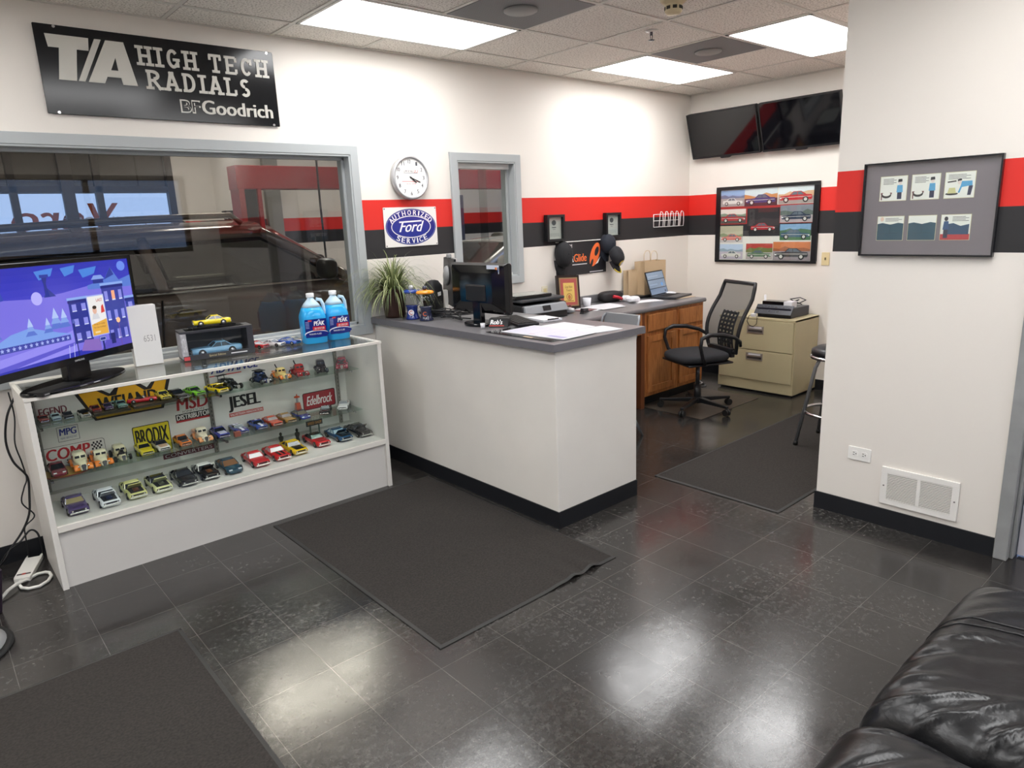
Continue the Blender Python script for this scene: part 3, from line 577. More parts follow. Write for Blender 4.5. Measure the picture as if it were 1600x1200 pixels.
def rod(t, L, c, c2, engine=False, big=False, cabz=1.0, openwheels=False, top=False, bed=False):
    """tall thirties body with separate fenders"""
    w = L * .19; h = L * .40 * cabz; pc = paint(c); fc = paint(c2); b = MB()
    st = [(-.46, .30, .10, .26, .44), (-.44, .40, .10, .28, .47), (-.2, .62, .10, .30, .52), (-.10, .78, .10, .32, .56), (.30 if not bed else .12, .80, .10, .34, .58), (.40, .70, .10, .3, .50), (.46, .5, .1, .26, .36)]
    b = body_loft([(y * L, w * a, L * .05, h * m, h * z, w * .12) for y, a, _, m, z in st]); b.obj('body', pc, t)
    y3 = .32 if not bed else .12
    b = MB(); rr = lambda s_, y0, y1, z: [(-w * s_, y0 * L, z), (0, (y0 - .012) * L, z), (w * s_, y0 * L, z), (w * s_ * 1.03, (y0 + y1) / 2 * L, z), (w * s_, y1 * L, z), (0, (y1 + .015) * L, z), (-w * s_, y1 * L, z), (-w * s_ * 1.03, (y0 + y1) / 2 * L, z)]
    b.loft([rr(.78, -.12, y3 + .02, h * .5), rr(.76, -.10, y3, h * .74), rr(.68, -.07, y3 - .04, h * .94), rr(.45, -.0, y3 - .1, h * 1.0)], 0); cab = b.obj('cab', pc, t)
    b = MB()
    for s_ in (-1, 1): b.obox((s_ * w * .34, -.109 * L, h * .76), (1, 0, 0), (0, .2, 1), (0, 1, -.2), w * .26, h * .075, L * .006)
    for s_ in (-1, 1): b.obox((s_ * w * .755, (.06 if not bed else .02) * L, h * .76), (0, 1, 0), (-s_ * .15, 0, 1), (1, 0, s_ * .15), L * .08, h * .085, L * .006)
    b.obj('window_glass', M_cwin, t)
    b = MB(); b.prism(Fr((0, -.455 * L, 0), (1, 0, 0), (0, 0, 1)), [(-w * .16, h * .12), (w * .16, h * .12), (w * .3, h * .4), (w * .2, h * .48), (-w * .2, h * .48), (-w * .3, h * .4)], 0, L * .012); b.obj('grille', M_chrome, t)
    r = L * .085; rb = L * (.11 if big else .09)
    if not openwheels:
        for s_ in (-1, 1):
            b = MB()
            for yc, R in ((-.31, .13), (.30, .14)):
                b.loft([[(s_ * (w * .45), yc * L + math.cos(a) * R * L * .92, L * .05 + math.sin(a) * R * L * .95), (s_ * w * 1.0, yc * L + math.cos(a) * R * L, L * .06 + math.sin(a) * R * L * .95), (s_ * w * 1.12, yc * L + math.cos(a) * R * L, L * .05 + math.sin(a) * R * L * .8), (s_ * w * .45, yc * L + math.cos(a) * R * L * .85, L * .05 + math.sin(a) * R * L * .7)] for a in [math.pi * k / 9 for k in range(10)]])
            b.box(s_ * w * .5, -.2 * L, L * .055, s_ * w * 1.05, .2 * L, L * .068); b.obj('fender', fc, t)
        for s_ in (-1, 1): b = MB(); b.lathe([(0, 0), (L * .022, .0), (L * .018, L * .02), (0, L * .03)], c=(s_ * w * .55, -.44 * L, h * .36), axis=(0, 1, 0), n=12); b.obj('headlight', M_chrome, t)
    xs = w * (1.0 if openwheels else .86)
    for y, R in ((-.32 * L, r), (.30 * L, rb)):
        for s_ in (-1, 1): o = bpy.data.objects.new('wheel', wheel_mesh(R, L * .065)); COL.objects.link(o); o.parent = t; o.location = (s_ * xs, y, R)
    if openwheels:
        b = MB(); b.cyl((-w, -.32 * L, r), (w, -.32 * L, r), L * .01, n=8); b.cyl((-w, .30 * L, rb), (w, .30 * L, rb), L * .012, n=8); b.obj('axles', M_under, t)
    if engine:
        b = MB(); b.box(-w * .3, -.34 * L, h * .5, w * .3, -.16 * L, h * .66); b.box(-w * .2, -.32 * L, h * .66, w * .2, -.18 * L, h * .8)
        for s_ in (-1, 1):
            for k in range(4): b.tube([(s_ * w * .3, (-.32 + .045 * k) * L, h * .55), (s_ * w * .55, (-.31 + .045 * k) * L, h * .5), (s_ * w * .6, (-.27 + .045 * k) * L, h * .35)], L * .008, 6)
        b.obj('engine', M_engine, t)
    if top == 'wing':
        b = MB(); b.box(-w * .9, .24 * L, h * 1.2, w * .9, .42 * L, h * 1.24); b.bar((-w * .6, .33 * L, h * .5), (-w * .6, .33 * L, h * 1.2), L * .015, L * .015); b.bar((w * .6, .33 * L, h * .5), (w * .6, .33 * L, h * 1.2), L * .015, L * .015); b.obj('rear_wing', M_under, t)
    if top == 'canopy':
        b = MB(); b.box(-w * .8, -.1 * L, h * 1.06, w * .8, .3 * L, h * 1.12); b.obj('canvas_top', M_under, t)
    if bed == 'crane':
        b = MB(); b.box(-w * .8, .14 * L, h * .5, w * .8, .44 * L, h * .6); b.obj('bed', fc, t); b = MB(); b.bar((0, .2 * L, h * .6), (0, .46 * L, h * 1.12), L * .03, L * .03); b.bar((-w * .4, .18 * L, h * .6), (0, .3 * L, h * .9), L * .02, L * .02); b.bar((w * .4, .18 * L, h * .6), (0, .3 * L, h * .9), L * .02, L * .02); b.obj('crane', M_under, t)
    if bed == 'box': b = MB(); b.box(-w * .8, .14 * L, h * .45, w * .8, .46 * L, h * .68); b.obj('bed', fc, t)
def toy(label, x, y, z, L, kind, rz=0, group='model cars in the display case', **k):
    rz = math.radians(rz); cx, cy = x + math.sin(-rz) * L / 2, y + math.cos(rz) * L / 2
    t = thing('model_car', label, 'model car', (cx, cy, z), rz, group)
    {'coupe': coupe, 'rod': rod}[kind](t, L, **k); return t
D = .3202; g1 = 'model cars on the white deck of the case'; LB = .245
for (x, y), lab, kind, kw in zip([(-.305, -.475), (-.166, -.489), (-.037, -.471), (.086, -.477), (.214, -.483), (.334, -.475), (.462, -.484), (.616, -.485), (.749, -.471), (.868, -.45), (1.037, -.414), (1.188, -.422), (1.325, -.433)], [
    'purple model muscle car at the left end of the white bottom deck', 'white model car with a dark blue engine showing, second on the bottom deck', 'pale yellow model car with its hood up, third on the bottom deck',
    'pale yellow model car with a black roof, fourth on the bottom deck', 'all-black model sedan left of the white-roofed one on the bottom deck', 'black model car with a white roof and open hood on the bottom deck',
    'dark teal rounded model car in the middle of the bottom deck', 'plain red model car with a clear windscreen, right of the teal one', 'red model car with two black hood stripes on the bottom deck', 'yellow model car with a black hood panel on the bottom deck',
    'red model convertible with a black top and hood scoop on the bottom deck', 'metallic blue model car with its engine showing, next to last on the bottom deck', 'black model car with raised hood at the right end of the bottom deck'],
    ['coupe'] * 13, [dict(c='#4c3f6b', glassm=mat('model_glass_tan', '#8d8260', .1)), dict(c='#dfe4e8', hood='open', hoodcol='#26304f'), dict(c='#d3d38c', hood='open', hoodcol='#6d4430'), dict(c='#d6d8a0', roof='#1d1c1f', hood='open', hoodcol='#5d6152'), dict(c='#1b181b', hood='black', hoodcol='#232023'),
    dict(c='#141416', roof='#e4e4de', hood='open', hoodcol='#8a5a3a'), dict(c='#1f4152', modern=True, glassm=mat('model_glass_tan2', '#7c5a41', .1)), dict(c='#c02a2f', glassm=mat('model_glass_clear', '#b3a9a9', .08)), dict(c='#c42428', hood='stripe', glassm=mat('model_glass_clear', rough=.1)),
    dict(c='#dfb912', hood='black', hoodcol='#1a1a1c'), dict(c='#c51f26', roof='#1b1a1c', hood='black', hoodcol='#9e191f'), dict(c='#1f4a6e', hood='open', hoodcol='#3a4a55', glassm=mat('model_glass_bluish', '#9fb6c2', .08)), dict(c='#17171a', hood='open', hoodcol='#2b2b2e')]): toy(lab, x, y, D, LB, kind, group=g1, **kw)
D = .4842; g2 = 'model cars on the middle glass shelf'; LM = .182
def mid(lab, x, y, kind, rz=0, L=LM, **k):
    if kind == 'rod': L = max(L, .165) * 1.13
    if not rz: y = max(min(y, -.113 - L), -.322)
    toy(lab, x, y, D, L, kind, rz, g2, **k)
mid('dark red rounded model car at the left end of the middle shelf', -.335, -.312, 'coupe', L=.185, c='#6e2230', modern=True, low=1.15)
mid('cream and orange model hot rod with a split windscreen, beside the dark red car', -.229, -.318, 'rod', c='#e2dcbc', c2='#e58027', cabz=1.05)
mid('cream and orange model hot rod with a one-piece black windscreen, second of its kind', -.135, -.294, 'rod', c='#e5dfbf', c2='#e8812a', cabz=.95, bed='box')
mid('cream and black model buggy with bare black wheels on the middle shelf', -.041, -.272, 'rod', L=.135, c='#d8d2ae', c2='#222222', openwheels=True, big=True, engine=True)
mid('yellow and white model car below the yellow sticker', .077, -.255, 'coupe', c='#e6d62a', low=1.15); mid('white model stock car with orange hood marking on the middle shelf', .165, -.268, 'coupe', L=.17, c='#e4e0da', hood='black', hoodcol='#dcb79d', roof='#35303c', low=1.1)
mid('orange model car with a black hood opening on the middle shelf', .278, -.285, 'coupe', L=.17, c='#e07b34', hood='black', hoodcol='#1c1416', low=1.15); mid('cream and orange model truck just left of the centre post', .385, -.267, 'rod', L=.155, c='#e8e0c8', c2='#eba26a', cabz=1.05, bed='box')
mid('blue and white model car just right of the centre post', .485, -.262, 'coupe', c='#323a8f', hood='black', hoodcol='#c7c3dd', low=1.1); mid('blue model roadster with twin white stripes and an orange badge', .597, -.290, 'coupe', c='#2c3691', conv=True, stripe='#e5e3ee', low=.95)
mid('blue model coupe with one broad white stripe beside the striped roadster', .712, -.25, 'coupe', c='#2b4aa0', stripe='#e9e9f2', low=.95); mid('orange-red model coupe on the middle shelf', .805, -.245, 'coupe', c='#cf4a2e', glassm=mat('model_glass_clear'))
mid('gold model car with bright chrome front on the middle shelf', .894, -.279, 'coupe', c='#a37a3d', glassm=mat('model_glass_clear')); mid('dark blue low model sports car on the middle shelf', .992, -.269, 'coupe', c='#25307c', modern=True, glassm=mat('model_glass_tan3', '#837a6a', .1), roof='#1d2348')
mid('black model convertible turned to the left in front of the dark red sticker', 1.115, -.285, 'coupe', rz=-32, L=.175, c='#1b1b1f', conv=True); mid('white model car with an open red interior at the right end of the middle shelf', 1.25, -.27, 'coupe', rz=-35, c='#e6e6e6', conv=True, seats=mat('model_interior_red', '#6d2226', .6))
D = .7572; g3 = 'model cars on the top glass shelf'; LU = .165
def up(lab, x, y, kind, rz=0, L=LU, dz=0, **k):
    if kind == 'rod': L = L * 1.12; y = max(min(y, -.113 - L), -.318)
    toy(lab, x, y, D + dz, L, kind, rz, g3, **k)
up('small red model car at the left end of the top shelf', -.345, -.235, 'coupe', L=.11, c='#9b3a37'); up('small light blue model car second from the left on the top shelf', -.294, -.24, 'coupe', L=.11, c='#9fb4bd'); up('small dark grey model car on the left of the top shelf', -.24, -.248, 'coupe', L=.11, c='#3a3a40')
up('small black model car with white flanks on the top shelf', -.175, -.295, 'coupe', L=.125, c='#d7d5d0', roof='#1b1a1c', hood='black'); up('small red model car in front of the yellow zigzag sticker', -.118, -.27, 'coupe', L=.11, dz=.0125, c='#9e2c30'); up('small purple model car in front of the yellow zigzag sticker', -.062, -.27, 'coupe', L=.11, dz=.0125, c='#4a3866')
up('small pale teal model car with chrome front in front of the yellow zigzag sticker', -.0, -.285, 'coupe', L=.125, dz=.0125, c='#6f9a93'); up('small green-grey model car turned sideways behind the teal one', .035, -.185, 'coupe', rz=50, L=.12, c='#7ea396')
up('red model car seen side on below the yellow zigzag sticker', .180, -.225, 'coupe', rz=75, L=.145, dz=.0125, c='#b9222d', conv=True, low=.95); up('yellow model car with two black hood panels on the top shelf', .214, -.285, 'coupe', L=.15, dz=.0125, c='#dcc843', hood='stripe', low=1.1)
up('black model coupe between the yellow and the lime green ones', .302, -.295, 'coupe', rz=10, L=.18, c='#1e181b'); up('lime green model car with a black hood stripe on the top shelf', .395, -.282, 'coupe', rz=10, c='#7ac52b', stripe='#17171a'); up('yellow model car with its black-lined hood raised, above the centre post', .513, -.312, 'coupe', rz=12, L=.17, c='#e7c914', hood='open', hoodcol='#2b2b2b')
up('black model dragster with a bare engine and rear wing on the top shelf', .601, -.31, 'rod', rz=18, L=.17, c='#1d2421', c2='#1b1b1b', openwheels=True, engine=True, big=True, top='wing', cabz=.8); up('dark blue model hot rod with black roof rack on the top shelf', .78, -.30, 'rod', rz=10, L=.15, c='#27365e', c2='#1c1d22', engine=True, top='canopy')
up('cream and orange model pickup on the top shelf', .898, -.285, 'rod', L=.155, c='#e7cf86', c2='#e0813a', bed='crane'); up('red model tow truck with a black crane on the top shelf', 1.005, -.30, 'rod', rz=-5, L=.165, c='#b02a2c', c2='#8e1f25', bed='crane'); up('black tall model van on the right of the top shelf', 1.13, -.30, 'rod', rz=-18, L=.155, c='#1a1a24', c2='#1a1a24', cabz=1.1)
up('dark red raised model truck at the right end of the top shelf', 1.262, -.255, 'rod', rz=-28, L=.165, c='#8a2438', c2='#8a2438', big=True, cabz=.95, engine=True)
for (x0, x1, y0, y1, l) in ((-.145, .03, -.30, -.19, 'dark smoked display plinth under the small cars on the top shelf'), (.045, .262, -.295, -.2, 'dark smoked display plinth under the side-on red model car')):
    b = MB(); b.box(x0, y0, D, x1, y1, D + .012); b.box(x0 + .006, y0 + .006, D + .012, x1 - .006, y1 - .006, D + .0125, 1); tag(b.obj('display_plinth', [mat('smoked_plinth', '#3a352c', .15), mat('plinth_top', '#4b4534', .3)]), l, 'plinth', 'plinths on the top shelf')
b = MB(); b.prism(Fr((-.30, -.228, .4843), (1, 0, 0), (0, 1, 0)), ell(0, 0, .115, .096, 40), 0, .004, 0); b.prism(Fr((-.30, -.228, .4843), (1, 0, 0), (0, 1, 0)), ell(0, 0, .107, .089, 40), .004, .0045, 1)
# (kept thin: the oval plaque lies flat under the two left-hand cars)
o = tag(b.obj('oval_plaque', [mat('plaque_rim', '#6e2a20', .4), mat('plaque_gold', '#9a7a35', .4)]), 'gold oval plaque with dark red rim under the left cars of the middle shelf', 'plaque')
def gas_pump(x, y, z, h, c, label):
    t = thing('model_gas_pump', label, 'model gas pump', (x, y, z), 0, 'model gas pumps'); w = h * .14
    b = MB(); b.hexa([(-w, -w, 0), (w, -w, 0), (w, w, 0), (-w, w, 0), (-w * .62, -w * .62, h * .62), (w * .62, -w * .62, h * .62), (w * .62, w * .62, h * .62), (-w * .62, w * .62, h * .62)]); b.obj('body', paint(c), t)
    b = MB(); b.cyl((0, 0, h * .62), (0, 0, h * .85), w * .34, n=12); b.obj('glass_cylinder', M_cwin_l, t); b = MB(); b.lathe([(0, h * .84), (w * .95, h * .85), (w * .8, h * .9), (w * .2, h * .92), (w * .12, h), (0, h)], n=16); b.obj('top_cap', paint(c), t)
gas_pump(1.0, -.16, .4842, .145, '#b8482a', 'tall orange model gas pump standing behind the dark blue sports car')
t = thing('model_shop_sign', 'tiny black shop sign on posts behind the red convertible on the bottom deck', 'model sign', (1.09, -.175, .3202)); b = MB()
for x in (-.03, .03): b.bar((x, 0, 0), (x, 0, .09), .008, .008)
b.obj('posts', mat('model_post', '#4a5a52', .5), t); a = Art(Fr((0, -.006, .085), (1, 0, 0), (0, 0, 1))); a.rect(-.055, 0, .11, .034, '#1c1712', 1); a.write('SPEED SHOP', -.048, .009, .096, .017, '#c9882f', 2, bold=.02); a.obj('sign_board', A_m, t); b = MB(); b.box(-.055, -.005, .085, .055, .004, .119); b.obj('sign_back', M_under, t)
for i, (x, y, l) in enumerate(((.86, -.175, 'tiny black figure standing behind the yellow car on the bottom deck'), (.97, -.17, 'tiny black figure standing behind the red convertible on the bottom deck'))):
    b = MB(); b.lathe([(0, 0), (.012, 0), (.013, .01), (.009, .03), (.016, .05), (.014, .062), (.005, .066), (.008, .072), (.009, .08), (.005, .088), (0, .09)], n=12); tag(b.obj('figurine', mat('figure_dark', '#23241f', .6), loc=(x, y, .3202)), l, 'figurine', 'tiny figures on the bottom deck')
b = MB(); b.box(-.018, -.012, 0, .018, .012, .03); tag(b.obj('model_crate', mat('brick_brown', '#8a4a3a', .6), loc=(.555, -.300, .4842), bevel=.002), 'tiny reddish brown crate beside the striped blue roadster', 'model crate')
# ================================================================ ON TOP OF THE CASE
tvx, tvy = -.186, -.375; tvr = math.atan2(.627, .779)
t = thing('television', 'large flat television showing a blue animated winter town, on top of the case', 'television', (tvx, tvy, CZ + .0015), tvr)
M_gb = mat('gloss_black', '#0c0c0f', .12); M_mb = mat('matte_black', '#17171a', .5)
b = MB(); b.box(-.465, -.015, .10, .465, .045, .60, 0); o = b.obj('housing', M_gb, t, bevel=.008)
b = MB()
for x0, z0, x1, z1 in ((-.465, .10, .465, .135), (-.465, .58, .465, .60), (-.465, .135, -.443, .58), (.443, .135, .465, .58)): b.box(x0, -.022, z0, x1, -.0145, z1)
b.obj('bezel', M_gb, t, bevel=.002)
a = Art(Fr((-.443, -.0165, .135), (1, 0, 0), (0, 0, 1))); TW, TH = .886, .445
for i in range(14): a.rect(0, TH * i / 14, TW, TH / 14 + .0005, tuple((1 - i / 13) * p + i / 13 * q for p, q in zip((.50, .44, .93), (.17, .19, .72))), 0)
a.poly([(0, .30), (.10, .31), (.25, .30), (.42, .31), (.60, .33), (.886, .30), (.886, .0), (0, 0)], '#7d74e6', 1)
a.poly([(0, .06), (.2, .08), (.45, .13), (.45, 0), (0, 0)], '#948cf4', 2); a.poly([(0, 0), (.44, .055), (.44, .07), (0, .025)], '#5b55d0', 3); a.poly([(0, -.0), (.6, 0), (.6, .03), (0, .008)], '#2a2fb0', 4)
a.poly([(0, .12), (.10, .16), (.2, .175), (.36, .13), (.43, .115), (.43, .09), (0, .09)], '#7ea3ee', 2); a.rect(0, .085, .42, .026, '#3c44a8', 3)
for i in range(14): a.poly([(.012 + i * .03 + (.011 if j % 2 == 0 else .005) * math.sin(j * math.pi / 5), .098 + (.011 if j % 2 == 0 else .005) * math.cos(j * math.pi / 5)) for j in range(10)], '#a9b4f6', 4)
for x, y, s_ in ((.30, .41, 1), (.45, .415, .8), (.56, .40, 1.1)): a.poly([(x, y - .03), (x + .07 * s_, y - .015), (x + .09 * s_, y + .02), (x + .03 * s_, y + .015), (x - .02, y + .01)], '#4a86e0', 2)
a.oval(.27, .30, .03, .03, '#b9b4ff', 2)
def tree(x, y, s_):
    for k in range(3): a.poly([(x - .04 * s_ * (1 - k * .25), y + .025 * s_ * k), (x + .04 * s_ * (1 - k * .25), y + .025 * s_ * k), (x, y + .05 * s_ + .025 * s_ * k)], ('#5d78d4', '#86a6ec', '#b5c9fb')[k], 4 + k)
tree(.205, .14, .8); tree(.35, .15, 1.0); tree(.30, .14, .7); tree(.02, .15, .9); tree(.40, .15, .9)
a.poly([(.32, .30), (.345, .30), (.335, .36), (.345, .39), (.33, .40), (.315, .39), (.322, .36)], '#23308c', 3); a.rect(.305, .39, .05, .014, '#2a3ba0', 4); a.poly([(.31, .30), (.38, .30), (.34, .34)], '#2c3a98', 3)
a.poly([(.02, .31), (.10, .31), (.085, .37), (.035, .37)], '#3a4cb4', 3); a.poly([(.015, .37), (.105, .37), (.06, .40)], '#3040a4', 3); a.rect(.045, .31, .03, .04, '#7288e0', 4)
a.poly([(.58, .33), (.70, .35), (.75, .41), (.80, .34), (.886, .36), (.886, .30), (.58, .31)], '#5c7fd8', 2); a.poly([(.70, .35), (.75, .41), (.77, .37)], '#2f3f9e', 3)
a.rect(.62, .335, .07, .02, '#27338f', 3); a.poly([(.61, .355), (.70, .355), (.68, .375), (.63, .375)], '#88a5ec', 3)
a.oval(.83, .41, .03, .025, '#6d8ff0', 3)
def house(x, y, w, h, c, cols, rows, lit):
    a.rect(x, y, w, h, c, 5); a.rect(x - .006, y + h, w + .012, .012, '#8fb0f2', 6); a.rect(x - .004, y + h - .014, w + .008, .012, '#20287e', 6)
    for i in range(cols):
        for j in range(rows):
            q = (i, j) in lit; a.rect(x + w * (i + .28) / cols, y + h * (j + .2) / rows, w * .46 / cols, h * .5 / rows, '#ffb28a' if q else '#8e90ea', 6); a.rect(x + w * (i + .28) / cols, y + h * (j + .2) / rows, w * .46 / cols, h * .06 / rows, '#dfe6ff', 7)
house(.44, .06, .12, .21, '#2b3494', 2, 3, []); house(.665, .02, .15, .30, '#39409f', 3, 3, [(1, 2)]); house(.82, .02, .066, .22, '#2c3a9c', 1, 3, [(0, 0), (0, 1)])
a.rect(.555, .075, .115, .205, '#aab6f4', 7); a.rect(.560, .080, .105, .194, '#f2efee', 8); a.poly([(.560, .080), (.665, .080), (.665, .155), (.560, .135)], '#eab043', 9); a.write('LAST', .615, .245, .042, .015, '#c0392f', 9, bold=.03); a.oval(.595, .205, .014, .02, '#e8b9a3', 9); a.oval(.596, .219, .014, .009, '#3a2a22', 10); a.poly([(.57, .16), (.622, .16), (.612, .188), (.58, .188)], '#d9d9de', 9); a.poly([(.635, .185), (.662, .19), (.655, .23), (.642, .22)], '#d94238', 9)
a.write('Drop in today', .575, .128, .075, .011, '#7a4a2a', 10); a.write('for the holidays', .572, .112, .08, .011, '#7a4a2a', 10); a.rect(.575, .09, .035, .009, '#f6dca0', 10)
a.rect(.595, .045, .045, .024, '#24308e', 8); a.frame(.597, .047, .041, .02, .003, '#b9c3fa', 9); a.rect(.612, .0, .012, .045, '#1d2672', 8); a.line(.45, .0, .45, .16, .006, '#20286f', 8); a.poly([(.44, .16), (.46, .16), (.455, .18), (.445, .18)], '#5560b8', 8); a.line(.745, 0, .745, .13, .005, '#6d4f9e', 8); a.oval(.745, .135, .014, .014, '#ffca9a', 9); a.line(.39, .0, .40, .06, .003, '#c9d0ff', 8); a.line(.42, .0, .43, .065, .003, '#c9d0ff', 8)
a.poly([(.47, .02), (.60, .0), (.6, .06), (.5, .07)], '#8a6ac0', 6); a.rect(.675, .02, .03, .055, '#1c2370', 8); a.poly([(.6, 0), (.886, 0), (.886, .03), (.64, .045)], '#5a4fc0', 7)
a.obj('screen', art_mat('tv_screen', 'screen', .62), t)
b = MB(); F_ = Fr((0, -.0222, .112), (1, 0, 0), (0, 0, 1)); b.text(F_, 'SAMSUNG', -.03, 0, .06, .009, bold=.03); part_label(b.obj('brand_lettering', mat('pale_print', '#c9c9cc', .4), t), 'small pale lettering')
b = MB(); b.box(-.075, -.012, .02, .075, .03, .11); b.obj('neck', M_gb, t, bevel=.01)
b = MB(); b.prism(Fr((0, 0, 0), (1, 0, 0), (0, 1, 0)), ell(0, .02, .30, .135, 48), 0, .016); b.obj('stand_base', M_gb, t, bevel=.006)
b = MB(); b.box(-.11, -.04, 0, .11, .04, .022); b.box(-.10, -.0405, .006, .10, -.0395, .012, 1); tag(b.obj('set_top_box', [M_mb, mat('silver_strip', '#8d8d90', .3, .6)], loc=(-.31, -.497, CZ + .0015), bevel=.002), 'slim black set-top box in front of the television stand', 'set-top box').rotation_euler = (0, 0, tvr)
b = MB(); b.box(-.07, -.03, 0, .07, .03, .328); a_ = b.obj('white_carton', mat('white_card', '#e6e5e2', .5), loc=(.19, -.13, CZ + .0015), bevel=.002); tag(a_, 'tall plain white carton standing behind the television on the case', 'box')
a = Art(Fr((0, -.0306, 0), (1, 0, 0), (0, 0, 1))); a.write('6531', -.012, .13, .058, .035, '#a5a3a0', 1); a.obj('pencilled_number', A_m, a_); a_.rotation_euler = (0, 0, -.04)
# boxed blue model car
bx = thing('model_car_box', 'grey window box holding the pale blue model car on top of the case', 'box', (.545, -.185, CZ + .0015), -.12)
Mk = mat('box_print_dark', '#34343a', .4); Mk2 = mat('box_print_pale', '#a9a8ac', .45, var=(40, .25))
b = MB(); b.box(-.195, -.072, 0, .195, .072, .012, 0); b.box(-.195, .066, .012, .195, .072, .165, 0); b.box(-.195, -.072, .153, .195, -.05, .165, 0); b.box(-.195, .05, .153, .195, .072, .165, 0); b.box(-.195, -.05, .153, -.16, .05, .165, 0); b.box(.155, -.05, .153, .195, .05, .165, 0); b.box(.16, -.072, .012, .195, .066, .153, 0); b.box(-.195, -.072, .012, -.165, .066, .153, 1); b.box(-.165, -.072, .012, .16, -.068, .03, 0); b.obj('carton', [Mk, Mk2], bx, bevel=.001)
a = Art(Fr((0, -.0726, 0), (1, 0, 0), (0, 0, 1))); a.rect(-.193, .002, .386, .026, '#2f3034', 1); a.write('Special Edition', -.06, .008, .09, .015, '#c9b98a', 2, shear=.2); a.rect(.06, .012, .09, .006, '#d2d2d4', 2); a.rect(-.19, .004, .03, .02, '#c9464a', 2)
a.write('MUSTANG', -.19, .05, .02, .08, '#e5e5e5', 1, rot=0); a.obj('front_print', A_m, bx)
b = MB(); b.box(-.165, -.0705, .03, .16, -.070, .153); b.obj('window', M_cglass, bx)
b = MB(); b.box(-.16, -.05, .1655, .155, .05, .1665); b.obj('top_window', M_cglass, bx)
def toy2(label, x, y, z, L, rz, **k): t = thing('model_car', label, 'model car', (x, y, z), math.radians(rz), 'model cars on top of the case'); coupe(t, L, **k); return t
toy2('pale blue model muscle car inside the grey window box', .54, -.187, CZ + .0137, .27, -97, c='#7fb0d6', roof=None, low=1.05, glassm=mat('model_glass_mid', '#4d5a66', .1))
b = MB(); b.box(-.12, -.045, 0, .12, .045, .014); tag(b.obj('display_plinth', M_gb, loc=(.535, -.19, CZ + .169), bevel=.002), 'black plinth under the yellow model car on the grey window box', 'plinth')
toy2('bright yellow model muscle car with black side stripes, on the grey window box', .535, -.19, CZ + .1832, .20, -100, c='#e8d21d', low=1.05, hood='black', hoodcol='#1b1b1b')
toy2('red and white model car next to the grey window box', .80, -.13, CZ + .0015, .155, 22, c='#d2373a', hood='black', hoodcol='#e3dcdc', glassm=M_cwin_l); toy2('white model car with blue roof and hood mark on top of the case', .895, -.145, CZ + .0015, .155, 28, c='#e9e7e6', hood='black', hoodcol='#3d3f6e', glassm=M_cwin_l)
toy2('blue model sports car on top of the case', .985, -.165, CZ + .0015, .155, 28, c='#2f58b6', glassm=M_cwin_l); toy2('cream model car beside the blue jugs', 1.045, -.135, CZ + .0015, .135, 28, c='#d9d5c0', glassm=M_cwin_l)
# jugs of blue washer fluid
M_jug = mat('blue_fluid', '#3ab4f6', .12, trans=.15, ior=1.33); M_jtop = mat('clear_plastic_blue', '#c9e6f8', .2, trans=.15)
def jug(label, x, y, rz):
    t = thing('washer_fluid_jug', label, 'jug', (x, y, CZ + .0015), rz, 'blue jugs on the case')
    def sec(z, w, d, p=4): return [(math.copysign(abs(math.cos(a)) ** (2 / p), math.cos(a)) * w / 2, math.copysign(abs(math.sin(a)) ** (2 / p), math.sin(a)) * d / 2, z) for a in [2 * math.pi * k / 32 for k in range(32)]]
    b = MB(); S = [(0, .135, .135, 4), (.006, .15, .15, 4), (.16, .152, .152, 4), (.175, .148, .148, 4), (.20, .132, .132, 3), (.222, .115, .112, 2.6)]
    b.loft([sec(*q) for q in S], 0); b.obj('bottle', M_jug, t)
    b = MB(); b.loft([sec(*q) for q in [(.2225, .115, .112, 2.6), (.245, .088, .085, 2.2), (.262, .058, .056, 2), (.272, .042, .042, 2), (.282, .036, .036, 2)]], 0); b.obj('neck', M_jtop, t)
    b = MB(); b.tube([(.035, 0, .268), (.062, 0, .262), (.074, 0, .235), (.077, 0, .195), (.075, 0, .17)], .011, 10); b.obj('handle', M_jtop, t)
    b = MB(); b.lathe([(0, .281), (.023, .281), (.024, .285), (.024, .304), (.022, .307), (0, .308)], n=24); part_label(b.obj('cap', mat('white_cap', '#eceeef', .35), t), 'white screw cap')
    a = Art(Fr((0, -.0768, .042), (1, 0, 0), (0, 0, 1))); a.poly(rrect(-.066, 0, .066, .112, .004), '#1c2a78', 1); a.oval(0, .022, .072, .022, '#dfe4f2', 2); a.oval(0.004, .018, .072, .020, '#1c2a78', 3)
    a.poly([(-.066, -.001), (-.074, -.001), (-.074, .05), (-.066, .05)], '#1c2a78', 4) if False else None
    a.write('PEAK', -.012, .072, .066, .026, '#f2f2f6', 3, bold=.06, shear=.15); a.poly([(.012, .10), (.03, .10), (.021, .11)], '#a9c3ee', 3); a.rect(-.02, .040, .078, .026, '#c12a38', 2); a.write('-20 DEICER', -.014, .047, .066, .012, '#f4e4e4', 3, bold=.03); a.write('WASHER FLUID', -.045, .016, .075, .010, '#e6eaf6', 4, bold=.02); a.rect(-.045, .098, .022, .010, '#d04a50', 2)
    for k in range(5): a.rect(-.062, .058 + k * .009, .022, .004, '#8a97cd', 2)
    a.obj('label_sticker', A_g, t)
jug('blue washer fluid jug on the left, beside the cream model car', 1.122, -.245, -.22); jug('blue washer fluid jug on the right, nearest the corner of the case', 1.285, -.225, -.12)
